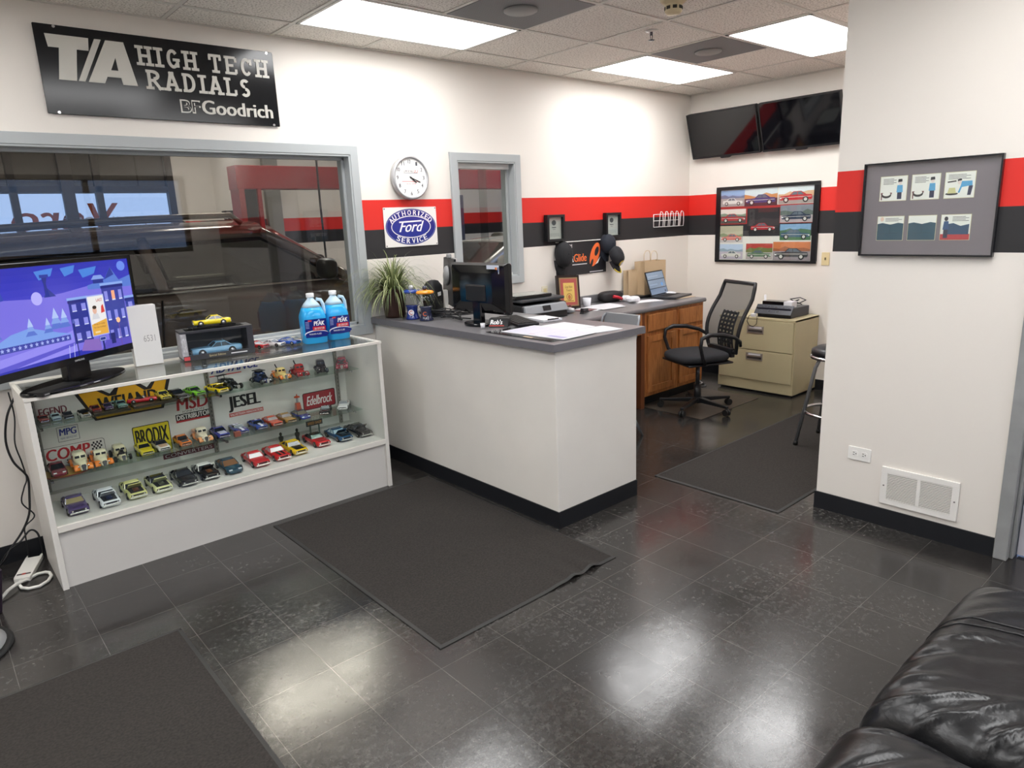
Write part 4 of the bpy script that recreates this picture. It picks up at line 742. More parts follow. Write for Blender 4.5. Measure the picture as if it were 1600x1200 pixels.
# ================================================================ SIGNS AND CLOCK ON THE BACK WALL
def SG(x, z, d=0): return Fr((x, -d, z), (1, 0, 0), (0, 0, 1))
t = thing('tyre_sign', 'black embossed metal tyre advert reading T/A HIGH TECH RADIALS above the big window', 'sign', (-.053, 0, 2.266)); F = Fr((0, -.0, 0), (1, 0, 0), (0, 0, 1))
b = MB(); b.prism(F, rrect(0, 0, 1.208, .42, .006), .012, .016); b.obj('panel', mat('black_enamel', '#0f1013', .16), t, bevel=.002)
M_emb = mat('embossed_silver', '#c9c6bd', .35); b = MB(); EZ = (.0155, .020)
def P(poly): b.prism(F, poly, *EZ)
_zc = [0]
P([(.045, .375), (.235, .375), (.228, .315), (.175, .315), (.153, .165), (.075, .165), (.098, .315), (.052, .315)]); P([(.262, .375), (.292, .375), (.19, .165), (.160, .165)])
P([(.325, .375), (.388, .375), (.425, .165), (.362, .165), (.358, .20), (.292, .20), (.282, .165), (.222, .165)]) if False else None
P([(.312, .375), (.396, .375), (.436, .165), (.366, .165), (.361, .198), (.296, .198), (.280, .165), (.205, .165)])
A0 = len(b.f)
b.obj('logo', M_emb, t)
b = MB(); b.prism(F, [(.318, .232), (.352, .232), (.347, .295)], .0201, .0204); part_label(b.obj('logo_counter', mat('black_enamel'), t), 'black triangle inside the letter')
def slab(b, s, x, y, h, adv, tk):
    """slab-serif capitals from straight and curved strokes"""
    def st(x0, y0, x1, y1, w=tk):
        d = math.hypot(x1 - x0, y1 - y0); nx, ny = -(y1 - y0) / d * w / 2, (x1 - x0) / d * w / 2
        _zc[0] = (_zc[0] + 1) % 12; b.prism(F, [(x0 + nx, y0 + ny), (x0 - nx, y0 - ny), (x1 - nx, y1 - ny), (x1 + nx, y1 + ny)], EZ[0], EZ[1] + _zc[0] * 6e-5)
    def arc(cx, cy, rx, ry, a0, a1, n=14):
        A = [(cx + rx * math.cos(math.radians(a0 + (a1 - a0) * i / n)), cy + ry * math.sin(math.radians(a0 + (a1 - a0) * i / n))) for i in range(n + 1)]; B = [(cx + (rx - tk) * math.cos(math.radians(a0 + (a1 - a0) * i / n)), cy + (ry - tk) * math.sin(math.radians(a0 + (a1 - a0) * i / n))) for i in range(n + 1)]
        _zc[0] = (_zc[0] + 1) % 12
        for i in range(n): b.prism(F, [A[i], A[i + 1], B[i + 1], B[i]], EZ[0], EZ[1] + _zc[0] * 6e-5)
    for ch in s:
        w = adv * {'I': .55, ' ': .5, 'L': .9, 'E': .95, 'T': .95, 'S': .9}.get(ch, 1.0); l, r_ = x + tk * .7, x + w - tk * .7 - .007; g = tk * .85
        def serif(cx, cy, ww=2.4): st(cx - tk * ww / 2, cy, cx + tk * ww / 2, cy, g)
        yb, yt = y + g / 2, y + h - g / 2
        if ch == 'H':
            for X_ in (l + tk * .5, r_ - tk * .5): st(X_, y, X_, y + h); serif(X_, yb); serif(X_, yt)
            st(l, y + h / 2, r_, y + h / 2, g)
        elif ch == 'I': X_ = (l + r_) / 2; st(X_, y, X_, y + h); serif(X_, yb, 2.8); serif(X_, yt, 2.8)
        elif ch == 'T': X_ = (l + r_) / 2; st(X_, y, X_, y + h); serif(X_, yb, 2.6); st(l - tk * .3, yt, r_ + tk * .3, yt, g); st(l, yt, l, yt - h * .25, g); st(r_, yt, r_, yt - h * .25, g)
        elif ch == 'E':
            st(l + tk * .5, y, l + tk * .5, y + h)
            for yy in (yb, yt): st(l - tk * .4, yy, r_, yy, g)
            st(l, y + h / 2, r_ - tk * .8, y + h / 2, g); st(r_, yt, r_, yt - h * .24, g); st(r_, yb, r_, yb + h * .24, g)
        elif ch == 'L': st(l + tk * .5, y, l + tk * .5, y + h); serif(l + tk * .5, yt); st(l - tk * .4, yb, r_, yb, g); st(r_, yb, r_, yb + h * .28, g)
        elif ch in 'CG':
            arc((l + r_) / 2, y + h / 2, (r_ - l) / 2, h / 2, 40, 320)
            if ch == 'G': st(r_ - tk * .5, y + h * .08, r_ - tk * .5, y + h * .48); st((l + r_) / 2, y + h * .46, r_ + tk * .3, y + h * .46, g)
            else: st(r_ - tk * .3, y + h * .62, r_ - tk * .3, y + h * .95, g)
        elif ch == 'R':
            st(l + tk * .5, y, l + tk * .5, y + h); serif(l + tk * .5, yb); st(l - tk * .3, yt, (l + r_) / 2, yt, g); st(l, y + h * .47, (l + r_) / 2, y + h * .47, g); arc((l + r_) / 2, y + h * .735, (r_ - l) / 2, h * .265, -90, 90, 10); st((l + r_) / 2, y + h * .47, r_, y, tk * .95); serif(r_, yb, 1.6)
        elif ch == 'D':
            st(l + tk * .5, y, l + tk * .5, y + h); st(l - tk * .3, yt, (l + r_) / 2 - tk * .3, yt, g); st(l - tk * .3, yb, (l + r_) / 2 - tk * .3, yb, g); arc((l + r_) / 2 - tk * .3, y + h / 2, (r_ - l) / 2 + tk * .3, h / 2, -90, 90, 12)
        elif ch == 'A':
            m_ = (l + r_) / 2; st(l + tk * .2, y, m_, y + h); st(r_ - tk * .2, y, m_, y + h); st(l + (m_ - l) * .35, y + h * .33, r_ - (r_ - m_) * .35, y + h * .33, g); serif(l + tk * .2, yb, 2.2); serif(r_ - tk * .2, yb, 2.2); serif(m_, yt, 1.6)
        elif ch == 'S':
            m_ = (l + r_) / 2; rx = (r_ - l) / 2; arc(m_, y + h * .735, rx, h * .265, 30, 270, 12); arc(m_, y + h * .265, rx, h * .265, -150, 90, 12)
        x += w
b = MB(); slab(b, 'HIGH TECH', .448, .272, .098, .092, .0165); slab(b, 'RADIALS', .478, .155, .098, .092, .0165); b.obj('lettering', M_emb, t)
b = MB(); b.text(F, 'Goodrich', .755, .045, .415, .075, z=.0155, ext=.004, bold=.06); b.obj('lettering', M_emb, t)
b = MB(); b.text(F, 'BF', .64, .045, .108, .07, z=.0155, ext=.003, bold=.09); o = b.obj('lettering', M_emb, t); b = MB(); b.text(F, 'BF', .648, .052, .092, .056, z=.0186, bold=.0); b.obj('letter_inlay', mat('black_enamel'), o)
b = MB()
for x, y in ((.09, .412), (1.17, .412), (.05, .008), (1.17, .008)): b = MB(); b.cyl(F.p(x, y, .0), F.p(x, y, .019), .007, n=12); b.obj('screw', M_hub, t)
t = thing('wall_clock', 'round silver-rimmed wall clock above the oval service sign', 'clock', (2.065, -.001, 1.973)); F = Fr((0, 0, 0), (1, 0, 0), (0, 0, 1))
b = MB(); b.lathe([(0, .0), (.138, .0), (.150, .01), (.150, .04), (.143, .048), (.134, .048), (.132, .036), (0, .035)], axis=(0, -1, 0), n=48); b.obj('rim', mat('silver_plastic', '#b8b8ba', .3, .4), t)
a = Art(Fr((0, -.0355, 0), (1, 0, 0), (0, 0, 1))); a.oval(0, 0, .131, .131, '#f0efec', 1, 48)
for n_ in range(1, 13): q = math.pi / 2 - n_ * math.pi / 6; a.write(str(n_), .108 * math.cos(q) - .011 - (.006 if n_ > 9 else -.002), .108 * math.sin(q) - .013, .024 if n_ > 9 else .016, .026, '#4a4a50', 2, bold=.06)
a.write('COMFORTABLE', -.06, .036, .085, .014, '#5a4a4c', 2, bold=.02); a.write('2U', .028, .034, .034, .018, '#d0605c', 2, bold=.02); a.rect(-.06, .03, .12, .003, '#3a3a3e', 2); a.rect(-.075, -.029, .15, .005, '#d68a86', 2); a.write('service centre', -.04, -.046, .08, .01, '#d0605c', 2)
a.obj('dial', A_m, t)
b = MB()
for ang, ln, wd in ((112, .082, .006), (128, .055, .008)): q = math.radians(90 - ang); b.bar((-.012 * math.cos(q), -.039, -.012 * math.sin(q)), (ln * math.cos(q), -.039, ln * math.sin(q)), wd, .0015, up=(0, 1, 0))
b.cyl((0, -.036, 0), (0, -.042, 0), .006, n=12); b.obj('hands', mat('dark_hands', '#2a2a2d', .4), t)
t = thing('service_sign', 'white metal sign with a blue oval reading AUTHORIZED Ford SERVICE below the clock', 'sign', (2.06, 0, 1.636)); b = MB(); b.prism(F, rrect(-.224, -.137, .224, .137, .004), .003, .006); b.obj('panel', mat('white_enamel', rough=.3), t, bevel=.001)
a = Art(Fr((0, -.0062, 0), (1, 0, 0), (0, 0, 1))); a.oval(0, 0, .214, .126, '#2c3580', 1, 56); a.ring(0, 0, .208, .121, .003, '#8e95c4', 2, n=48); a.ring(0, 0, .168, .078, .006, '#e8e8ef', 2, n=48); a.oval(0, 0, .158, .070, '#2f3a8c', 2, 48)
a.write('Ford', -.105, -.035, .215, .075, '#eeeef3', 3, bold=.035, shear=.45); a.line(-.10, .034, .09, .040, .010, '#eeeef3', 3)
def arc_text(a, s, rx, ry, a0, a1, w, h, col, flip=False):
    wt_ = [.45 if ch == 'I' else 1 for ch in s]; tot = sum(wt_) - (wt_[0] + wt_[-1]) / 2; acc = -wt_[0] / 2
    for i, ch in enumerate(s):
        q_ = (acc + wt_[i] / 2) / tot; acc += wt_[i]
        th = math.radians(a0 + (a1 - a0) * q_); x, y = rx * math.cos(th), ry * math.sin(th); nx, ny = math.cos(th) / rx, math.sin(th) / ry; rot = math.atan2(ny, nx) - math.pi / 2 + (math.pi if flip else 0); ww = w * (.35 if ch == 'I' else 1)
        a.write(ch, x - ww / 2, y - h / 2, ww, h, col, 3, bold=.05, rot=rot)
arc_text(a, 'AUTHORIZED', .186, .099, 152, 28, .030, .034, '#eeeef3'); arc_text(a, 'SERVICE', .186, .099, 232, 308, .030, .034, '#eeeef3', True)
a.obj('oval_emblem', A_g, t)
for x in (-.214, .214):
    for z in (-.127, .127): b = MB(); b.cyl((x, -.006, z), (x, -.009, z), .004, n=10); b.obj('screw', M_under, t)
# small black shadow-box frames
def small_frame(x, label):
    t = thing('picture_frame', label, 'picture frame', (x, 0, 1.572), 0, 'small black shadow-box frames'); b = MB(); w, h = .105, .112
    for x0, z0, x1, z1 in ((-w, -h, w, -h + .022), (-w, h - .022, w, h), (-w, -h + .022, -w + .022, h - .022), (w - .022, -h + .022, w, h - .022)): b.box(x0, -.045, z0, x1, -.001, z1)
    b.obj('frame', M_mb, t, bevel=.002); a = Art(Fr((0, -.018, 0), (1, 0, 0), (0, 0, 1))); a.rect(-.085, -.092, .17, .184, '#b7b8b3', 0); a.oval(-.005, .045, .026, .022, '#4a4c50', 1); a.rect(-.03, .002, .05, .008, '#5d5e60', 1); a.rect(-.022, -.012, .034, .005, '#8a8b8a', 1); a.rect(-.055, -.07, .11, .03, '#a9aaa6', 1); a.obj('picture', A_m, t)
    b = MB(); b.box(-.084, -.030, -.091, .084, -.028, .091); b.obj('glazing', M_cglass, t)
small_frame(3.495, 'small black picture frame left of the other one, nearer the small window'); small_frame(4.243, 'small black picture frame farther right on the stripe, nearer the wire rack')
# banner
t = thing('banner_sign', 'black sign with orange lettering ending in tGlide below the small frames', 'sign', (3.845, 0, 1.30)); F = Fr((0, 0, 0), (1, 0, 0), (0, 0, 1)); b = MB(); b.prism(F, [(-.325, -.146), (.325, -.146), (.325, .146), (-.325, .146)], .001, .006, 0); b.prism(F, [(-.325, .146), (.325, .146), (.325, .153), (-.325, .153)], .001, .012, 1); b.obj('panel', [mat('banner_black', '#232327', .3), Mw], t)
a = Art(Fr((0, -.0062, 0), (1, 0, 0), (0, 0, 1))); a.write('RAM', -.21, .095, .085, .032, '#d8d2d2', 1, bold=.03); a.rect(-.205, .078, .07, .012, '#c9a3a3', 1); a.write('t', -.125, -.03, .016, .06, '#e9e9e9', 1, bold=.03); a.write('Glide', -.105, -.03, .165, .068, '#e9733a', 1, bold=.04); a.rect(-.125, -.058, .19, .008, '#cfcfd2', 1)
rt = lambda cx, cy, rx, ry, an, n=30: [(cx + x * math.cos(an) - y * math.sin(an), cy + x * math.sin(an) + y * math.cos(an)) for x, y in ell(0, 0, rx, ry, n)]
a.poly(rt(.172, .02, .058, .112, -.45), '#e46a33', 1); a.poly(rt(.196, .048, .024, .044, -.45), '#232327', 2); a.poly([(.215, -.055), (.245, .0), (.175, -.07)], '#dedede', 2); a.poly(rt(.128, -.055, .016, .040, -.45), '#232327', 2); a.poly(rt(.212, .012, .010, .03, -.9), '#e46a33', 3)
a.rect(.10, -.135, .18, .007, '#cfcfd2', 1); a.obj('print', A_m, t)
def cap_hat(label, x, y, z, rx, rz, c, emblem):
    t = thing('cap', label, 'cap', (x, y, z)); t.rotation_euler = (rx, 0, rz); m = mat('cap_' + c, '#' + c, .8, bump=(60, .2)); rings = []
    b = MB(); b.lathe([(.088, 0), (.091, .015), (.086, .045), (.070, .068), (.04, .080), (0, .083)], n=28); b.obj('crown', m, t)
    b = MB(); R = []
    for k in range(13):
        q = math.radians(205 + 130 * k / 12); R.append([(.086 * math.cos(q), .086 * math.sin(q), .004), (.086 * math.cos(q) * 1.0, .086 * math.sin(q) - .075 * math.sin(math.pi * k / 12) ** .6, -.012 + .012 * math.cos(math.pi * (k - 6) / 6)), (.086 * math.cos(q), .086 * math.sin(q) - .075 * math.sin(math.pi * k / 12) ** .6, -.016 + .012 * math.cos(math.pi * (k - 6) / 6)), (.086 * math.cos(q), .086 * math.sin(q), 0)])
    b.loft(R); b.obj('brim', m, t); b = MB(); b.lathe([(0, .083), (.007, .084), (0, .089)], n=10); b.obj('button', m, t)
    if emblem:
        b = MB(); b.lathe([(0, .0), (.032, .0), (.03, .004), (0, .005)], c=(0, -.081, .042), axis=(0, -1, .6), n=20); part_label(b.obj('badge', mat('gold_badge', '#b59a35', .5), t), 'gold and white badge'); b = MB(); b.lathe([(0, .005), (.018, .005), (.016, .008), (0, .008)], c=(0, -.083, .044), axis=(0, -1, .6), n=16); b.obj('badge_centre', mat('badge_white', '#c9c9c9', .5), t)
        b = MB(); R2 = [(.086 * math.cos(q), .086 * math.sin(q) - .073 * math.sin(math.pi * k / 12) ** .6, -.008 + .012 * math.cos(math.pi * (k - 6) / 6)) for k, q in [(k, math.radians(205 + 130 * k / 12)) for k in range(2, 11)]]; b.tube(R2, .005, 6); part_label(b.obj('brim_piping', mat('yellow_piping', '#c9b73a', .6), t), 'yellow edge piping')
    return t
R9 = math.radians
cap_hat('plain black cap hanging on the left corner of the black sign', 3.585, -.008, 1.345, R9(86), R9(6), '1d1d20', False).scale = (1.1, 1.25, 1.0)
cap_hat('dark navy cap at the upper right corner of the black sign', 4.165, -.008, 1.405, R9(84), R9(8), '1c212c', False); cap_hat('black cap with gold badge and yellow brim piping right of the black sign', 4.205, -.075, 1.29, R9(68), R9(14), '1a1b20', True)
# white wire rack
t = thing('wire_rack', 'white wire key rack on the stripe near the far corner', 'wire rack', (5.09, 0, 1.60)); Mww = mat('white_wire', '#e5e3e0', .35); b = MB()
for z in (-.07, -.01, .05): b.tube([(-.21, -.006, z), (.21, -.006, z)], .0035, 6)
for x in (-.21, .21): b.tube([(x, -.006, -.07), (x, -.006, .05)], .0035, 6)
b.obj('back_grid', Mww, t)
for k in range(5):
    x = -.18 + k * .085; b = MB(); b.tube([(x, -.006, -.07), (x, -.05, -.07), (x, -.055, -.02), (x + .01, -.055, .055), (x + .025, -.05, .075), (x + .045, -.05, .075), (x + .055, -.055, .055), (x + .06, -.055, -.02), (x + .06, -.05, -.07), (x + .06, -.006, -.07)], .0035, 6); b.obj('hook_loop', Mww, t)
b = MB(); b.tube([(-.15, -.03, -.07), (.24, -.03, -.07)], .003, 6); b.obj('front_wire', Mww, t)
# ================================================================ SERVICE COUNTER
XQ, XR, YQ, ZC = 1.696, 2.36, -1.807, 1.030
ct = thing('service_counter', 'white service counter with a grey top running out from the back wall', 'counter', (2.03, -.9, 0)); M_cw = mat('counter_white', '#dedad3', .5, var=(3, .03)); M_top = mat('grey_laminate_top', '#6f6d6f', .32, var=(120, .12)); M_tope = mat('grey_laminate_edge', '#66656a', .4)
b = MB(); b.box(XQ, YQ, 0, XR, -.001, .989); wobj(b, 'base', M_cw, ct, bevel=.004)
b = MB(); b.box(XQ - .007, YQ - .007, .0, XR, YQ, .097); b.box(XQ - .007, YQ, 0, XQ, -.01, .097); wobj(b, 'baseboard', M_black, ct)
b = MB(); b.prism(Fr((0, 0, 0), (1, 0, 0), (0, 1, 0)), [(1.66, -1.837), (2.40, -1.837), (2.40, -.001), (1.66, -.001)], .9895, ZC); o = wobj(b, 'countertop', M_top, ct, bevel=.002)
b = MB(); b.box(1.6585, -1.8385, .990, 2.4015, -1.8365, ZC - .001); b.box(1.6585, -1.8365, .990, 1.6605, -.002, ZC - .001); part_label(wobj(b, 'edge_band', M_tope, ct), 'slightly bluer grey edge strip')
# ---- low counter along the wall with oak cabinets
ZB, YF = .885, -.675
M_oak = mat('honey_oak', '#a96a38', .42)
def oak():
    nt = M_oak.node_tree; p = nt.nodes['Principled BSDF']; tc = nt.nodes.new('ShaderNodeTexCoord'); mp = nt.nodes.new('ShaderNodeMapping'); mp.inputs['Scale'].default_value = (14, 14, 1.6)
    n = nt.nodes.new('ShaderNodeTexNoise'); n.inputs['Scale'].default_value = 3; n.inputs['Detail'].default_value = 8; n.inputs['Distortion'].default_value = 1.2; r = nt.nodes.new('ShaderNodeValToRGB'); r.color_ramp.elements[0].color = lin('#8a5229'); r.color_ramp.elements[1].color = lin('#b27440'); r.color_ramp.elements[0].position = .3; r.color_ramp.elements[1].position = .62
    nt.links.new(tc.outputs['Object'], mp.inputs[0]); nt.links.new(mp.outputs[0], n.inputs['Vector']); nt.links.new(n.outputs['Fac'], r.inputs[0]); nt.links.new(r.outputs[0], p.inputs['Base Color'])
oak()
cb = thing('worktop', 'long low grey worktop with backsplash along the back wall', 'worktop', (3.6, -.34, 0))
b = MB(); prof = [(-.001, ZB - .038), (-.001, ZB), (YF + .015, ZB), (YF + .004, ZB - .004), (YF, ZB - .015), (YF, ZB - .026), (YF + .006, ZB - .036), (YF + .014, ZB - .038)]
b.prism(Fr((2.402, 0, 0), (0, 1, 0), (0, 0, 1)), prof, 0, 2.40); wobj(b, 'top', M_top, cb)
b = MB(); b.box(2.402, -.022, ZB, 4.80, -.001, ZB + .073); wobj(b, 'backsplash', M_top, cb, bevel=.006)
def cabinet(x0, x1, label, door=True):
    t = thing('base_cabinet', label, 'cabinet', ((x0 + x1) / 2, -.33, 0), 0, 'oak cabinets under the long worktop')
    b = MB(); b.box(x0 + .001, YF + .032, .10, x1 - .001, -.02, ZB - .0385); wobj(b, 'carcass', M_oak, t); b = MB(); b.box(x0 + .001, YF + .10, 0, x1 - .001, YF + .115, .10); part_label(wobj(b, 'toe_kick', M_black, t), 'black toe kick')
    y = YF + .0315
    b = MB(); b.box(x0 + .028, y - .02, .675, x1 - .028, y, .82); wobj(b, 'drawer', M_oak, t, bevel=.006)
    d0, d1, z0, z1 = x0 + .028, x1 - .028, .135, .635; b = MB(); s_ = .055
    b.box(d0, y - .02, z0, d0 + s_, y, z1); b.box(d1 - s_, y - .02, z0, d1, y, z1); b.box(d0 + s_, y - .02, z0, d1 - s_, y, z0 + s_); b.box(d0 + s_, y - .02, z1 - s_, d1 - s_, y, z1); b.box(d0 + s_, y - .010, z0 + s_, d1 - s_, y, z1 - s_); wobj(b, 'door', M_oak, t, bevel=.003)
cabinet(4.385, 4.80, 'oak base cabinet at the right end, behind the mesh office chair'); cabinet(3.93, 4.384, 'oak base cabinet second from the right end of the worktop'); cabinet(2.41, 2.90, 'oak base cabinet farthest left under the worktop, beyond the service counter')
b = MB(); b.box(3.88, YF + .03, .0, 3.929, -.02, ZB - .0385); tag(b.obj('support_panel', mat('dark_oak', '#6b3d22', .5)), 'dark oak upright panel at the left of the visible cabinets', 'panel')
b = MB(); b.box(2.901, YF + .02, .66, 3.879, YF + .04, ZB - .039); tag(b.obj('apron_board', M_oak), 'oak apron board under the worktop behind the grey chair', 'board')
# ================================================================ ON THE SERVICE COUNTER
E_ = .001
t = thing('potted_grass', 'bushy striped grass plant in a dark brown pot at the wall end of the counter', 'plant', (1.775, -.16, ZC + E_)); b = MB(); b.lathe([(0, 0), (.066, 0), (.072, .02), (.084, .195), (.086, .2), (.078, .2), (.074, .17), (0, .165)], n=32); b.obj('pot', mat('brown_pot', '#3b241d', .45), t)
rng = random.Random(3); b = MB()
cols = ['#5d6b3a', '#7f8a55', '#a9ae80', '#46552c']
for i in range(430):
    az = rng.uniform(0, 2 * math.pi); el = rng.uniform(.15, 1.45); ln = rng.uniform(.26, .46); r0 = rng.uniform(0, .05); w0 = rng.uniform(.0025, .0045)
    p = Vector((r0 * math.cos(az), r0 * math.sin(az), .17)); d = Vector((math.cos(az) * math.cos(el), math.sin(az) * math.cos(el), math.sin(el))); sd = Vector((-math.sin(az), math.cos(az), 0)); n_ = 9; V = []
    for k in range(n_):
        q = k / (n_ - 1); w = w0 * (1 - q ** 2 * .92); V += [p - sd * w, p + sd * w]; p = p + d * ln / n_; d = (d + Vector((0, 0, -.52 * (.25 + q)))).normalized()
        if p.y > .145: p.y = .145
        if p.z < .01: p.z = .01
    b.add(V, [(2 * k, 2 * k + 1, 2 * k + 3, 2 * k + 2) for k in range(n_ - 1)], mi=rng.choice([0, 1, 1, 2, 2, 3]), smooth=True)
o = b.obj('leaves', [mat('grass_leaf_' + c[1:], c, .5) for c in cols], t)
def gumball(label, x, y, c, cap_c, knob_c, emblem):
    t = thing('gumball_machine', label, 'gumball machine', (x, y, ZC + E_), 0, 'gumball machines on the counter'); m = paint(c)
    b = MB(); b.lathe([(0, 0), (.046, 0), (.048, .008), (.040, .02), (.034, .05), (.038, .085), (.046, .095), (0, .096)], n=28); o = b.obj('base', m, t)
    b = MB(); b.lathe([(.036, .0965), (.055, .115), (.060, .14), (.055, .165), (.044, .178)], n=28); b.obj('globe', glass('globe_plastic', '#e9ecee', 1.0), t)
    b = MB(); b.lathe([(0, .178), (.058, .178), (.060, .186), (.052, .196), (.03, .2), (0, .201)], n=28); b.obj('lid', paint(cap_c), t); b = MB(); b.lathe([(0, .2), (.012, .201), (.017, .212), (.014, .224), (0, .229)], n=16); b.obj('knob', paint(knob_c), t)
    F = Fr((-.030, -.030, .048), (.7071, -.7071, 0), (0, 0, 1)); a = Art(F)
    a.oval(0, 0, .020, .020, emblem[0], 1); a.ring(0, 0, .014, .014, .0045, emblem[1], 2, 45, 315); a.obj('emblem', A_m, t)
gumball('blue-topped gumball machine next to the brown plant pot', 1.785, -.365, '#22357e', '#1f3f96', '#e4e4e4', ('#e6e6ea', '#b92c3a')); gumball('orange-topped gumball machine with a navy base', 1.80, -.505, '#262b46', '#ea9422', '#24283f', ('#262b46', '#d0622c'))
# monitor seen from behind
t = thing('computer_monitor', 'black computer monitor seen from behind near the middle of the counter', 'monitor', (1.905, -.965, ZC + E_), math.radians(92))
b = MB(); b.loft([[(x, y, z) for x, z in rrect(-w, z0, w, z1, .015, 3)] for w, z0, z1, y in ((.262, .078, .375, -.018), (.266, .074, .379, -.008), (.266, .074, .379, .012), (.245, .09, .365, .028), (.15, .14, .32, .045))], smooth=False); b.obj('housing', M_gb, t, bevel=.002)
a = Art(Fr((0, -.0184, 0), (1, 0, 0), (0, 0, 1))); a.rect(-.25, .09, .50, .275, '#101216', 1); a.obj('screen', A_g, t)
b = MB(); b.box(-.04, .01, .01, .04, .045, .20); b.obj('stand_neck', M_gb, t, bevel=.008); b = MB(); b.prism(Fr((0, 0, 0), (1, 0, 0), (0, 1, 0)), ell(0, .015, .115, .095, 36), 0, .018); b.obj('stand_base', M_gb, t, bevel=.005)
b = MB(); b.box(-.09, .025, .15, .09, .055, .25); b.obj('hinge_cover', M_mb, t, bevel=.01)
a = Art(Fr((-.155, .0352, .318), (-1, 0, 0), (0, 0, 1))); a.rect(-.055, 0, .11, .05, '#cfd6e4', 1); a.rect(.02, .01, .018, .028, '#dc7a3a', 2); a.rect(.042, .01, .010, .028, '#2a4a7c', 2); a.rect(-.045, .02, .05, .004, '#8b93a5', 2); a.obj('asset_label', A_m, t)
# slim monitor seen edge-on
t = thing('computer_monitor', 'slim black monitor with a pale edge seen almost edge-on near the wall', 'monitor', (2.14, -.30, ZC + E_), math.radians(64)); b = MB(); b.hexa([(-.20, -.004, .06), (.20, -.004, .06), (.20, .012, .06), (-.20, .012, .06), (-.20, -.03, .38), (.20, -.03, .38), (.20, -.014, .38), (-.20, -.014, .38)]); b.obj('housing', M_mb, t, bevel=.002)
b = MB(); b.hexa([(-.203, -.008, .055), (.203, -.008, .055), (.203, -.004, .055), (-.203, -.004, .055), (-.203, -.034, .385), (.203, -.034, .385), (.203, -.030, .385), (-.203, -.030, .385)]); part_label(b.obj('bezel', mat('pale_bezel', '#d6d4cf', .4), t), 'pale front bezel')
b = MB(); b.lathe([(0, 0), (.07, 0), (.065, .018), (.03, .028), (0, .03)], c=(0, .0, .26), axis=(0, 1, .08), n=24); b.obj('rear_boss', mat('grey_plastic', '#8f9090', .5), t); b = MB(); b.box(-.03, .01, .01, .03, .035, .16); b.prism(Fr((0, 0, 0), (1, 0, 0), (0, 1, 0)), rrect(-.12, -.09, .12, .10, .02), 0, .012); part_label(b.obj('stand', mat('pale_bezel'), t), 'cream stand'); b = MB(); b.box(-.03, -.032, .381, .03, -.004, .41); b.obj('webcam', mat('grey_plastic'), t, bevel=.006)
b = MB(); b.loft([[(x * s_, y * s_, z) for x, y in rrect(-.10, -.045, .10, .045, .03)] for z, s_ in ((0, 1), (.14, 1.05), (.20, .95), (.235, .6), (.242, .3))]); o = tag(b.obj('desk_organizer', mat('black_fabric', '#141417', .7), loc=(1.985, -.33, ZC + E_)), 'black rounded bag standing between the plant and the slim monitor', 'bag'); o.rotation_euler = (0, 0, .6)
a = MB(); a.box(-.03, -.048, .135, .03, -.044, .16); part_label(a.obj('tag', mat('white_card'), o), 'white tag')
rng = random.Random(5); t = thing('cable_bundle', 'tangle of black cables lying on the counter behind the monitors', 'cables', (1.95, -.55, ZC + E_))
for k in range(7):
    P_ = [Vector((rng.uniform(-.08, .10), rng.uniform(-.22, .2), .006 + .012 * k / 2))]
    for i in range(5): P_.append(Vector((rng.uniform(-.10, .14), rng.uniform(-.24, .24), .006 + rng.random() * .05)))
    Q = []
    for i in range(len(P_) - 1):
        p0, p1, p2, p3 = P_[max(i - 1, 0)], P_[i], P_[i + 1], P_[min(i + 2, len(P_) - 1)]
        for s_ in range(8): u = s_ / 8; q = .5 * ((2 * p1) + (p2 - p0) * u + (2 * p0 - 5 * p1 + 4 * p2 - p3) * u * u + (3 * p1 - p0 - 3 * p2 + p3) * u ** 3); q.z = max(q.z, .005); Q.append(q)
    b = MB(); b.tube(Q, .004, 6); b.obj('cable', M_mb, t)
def flat_item(name, label, cat, x, y, z, rz, w, d, h, m, art=None, bevel=.002, group=None):
    b = MB(); b.box(-w / 2, -d / 2, 0, w / 2, d / 2, h); o = tag(b.obj(name, m, loc=(x, y, z), bevel=bevel), label, cat, group); o.rotation_euler = (0, 0, math.radians(rz))
    if art: a = Art(Fr((-w / 2, -d / 2, h), (1, 0, 0), (0, 1, 0))); art(a, w, d); a.obj('print', A_m, o)
    return o
M_paper = mat('white_paper', '#d9d9dd', .6)
o = flat_item('keyboard', 'black keyboard on the counter in front of the monitor', 'keyboard', 2.09, -1.08, ZC + E_, 68, .40, .14, .016, M_mb, bevel=.004)
b = MB()
for r_ in range(5):
    for c_ in range(14): b.box(-.185 + c_ * .0265, -.058 + r_ * .024, .0161, -.163 + c_ * .0265, -.038 + r_ * .024, .021)
b.obj('keys', M_under, o)
t = thing('card_stand', 'small black slanted stand with white brush lettering beside the monitor base', 'stand', (1.905, -1.125, ZC + E_), math.radians(-52)); b = MB(); b.hexa([(-.06, -.04, 0), (.06, -.04, 0), (.06, .05, 0), (-.06, .05, 0), (-.06, -.012, .05), (.06, -.012, .05), (.06, .05, .05), (-.06, .05, .05)]); b.obj('body', M_mb, t, bevel=.003)
a = Art(Fr((0, -.0405, .0), (1, 0, 0), (0, .028, .05))); a.write("Rob's", -.05, .02, .075, .03, '#ececec', 1, bold=.06, shear=.15); a.rect(-.055, .008, .09, .006, '#c0392f', 1); a.obj('lettering', A_m, t)
def lines(a, w, d, n=10, c='#a9a9b8'):
    for k in range(n): a.rect(w * .08, d * (.06 + .88 * k / n), w * (.55 + .3 * ((k * 7) % 5) / 5), d * .012, c, 1)
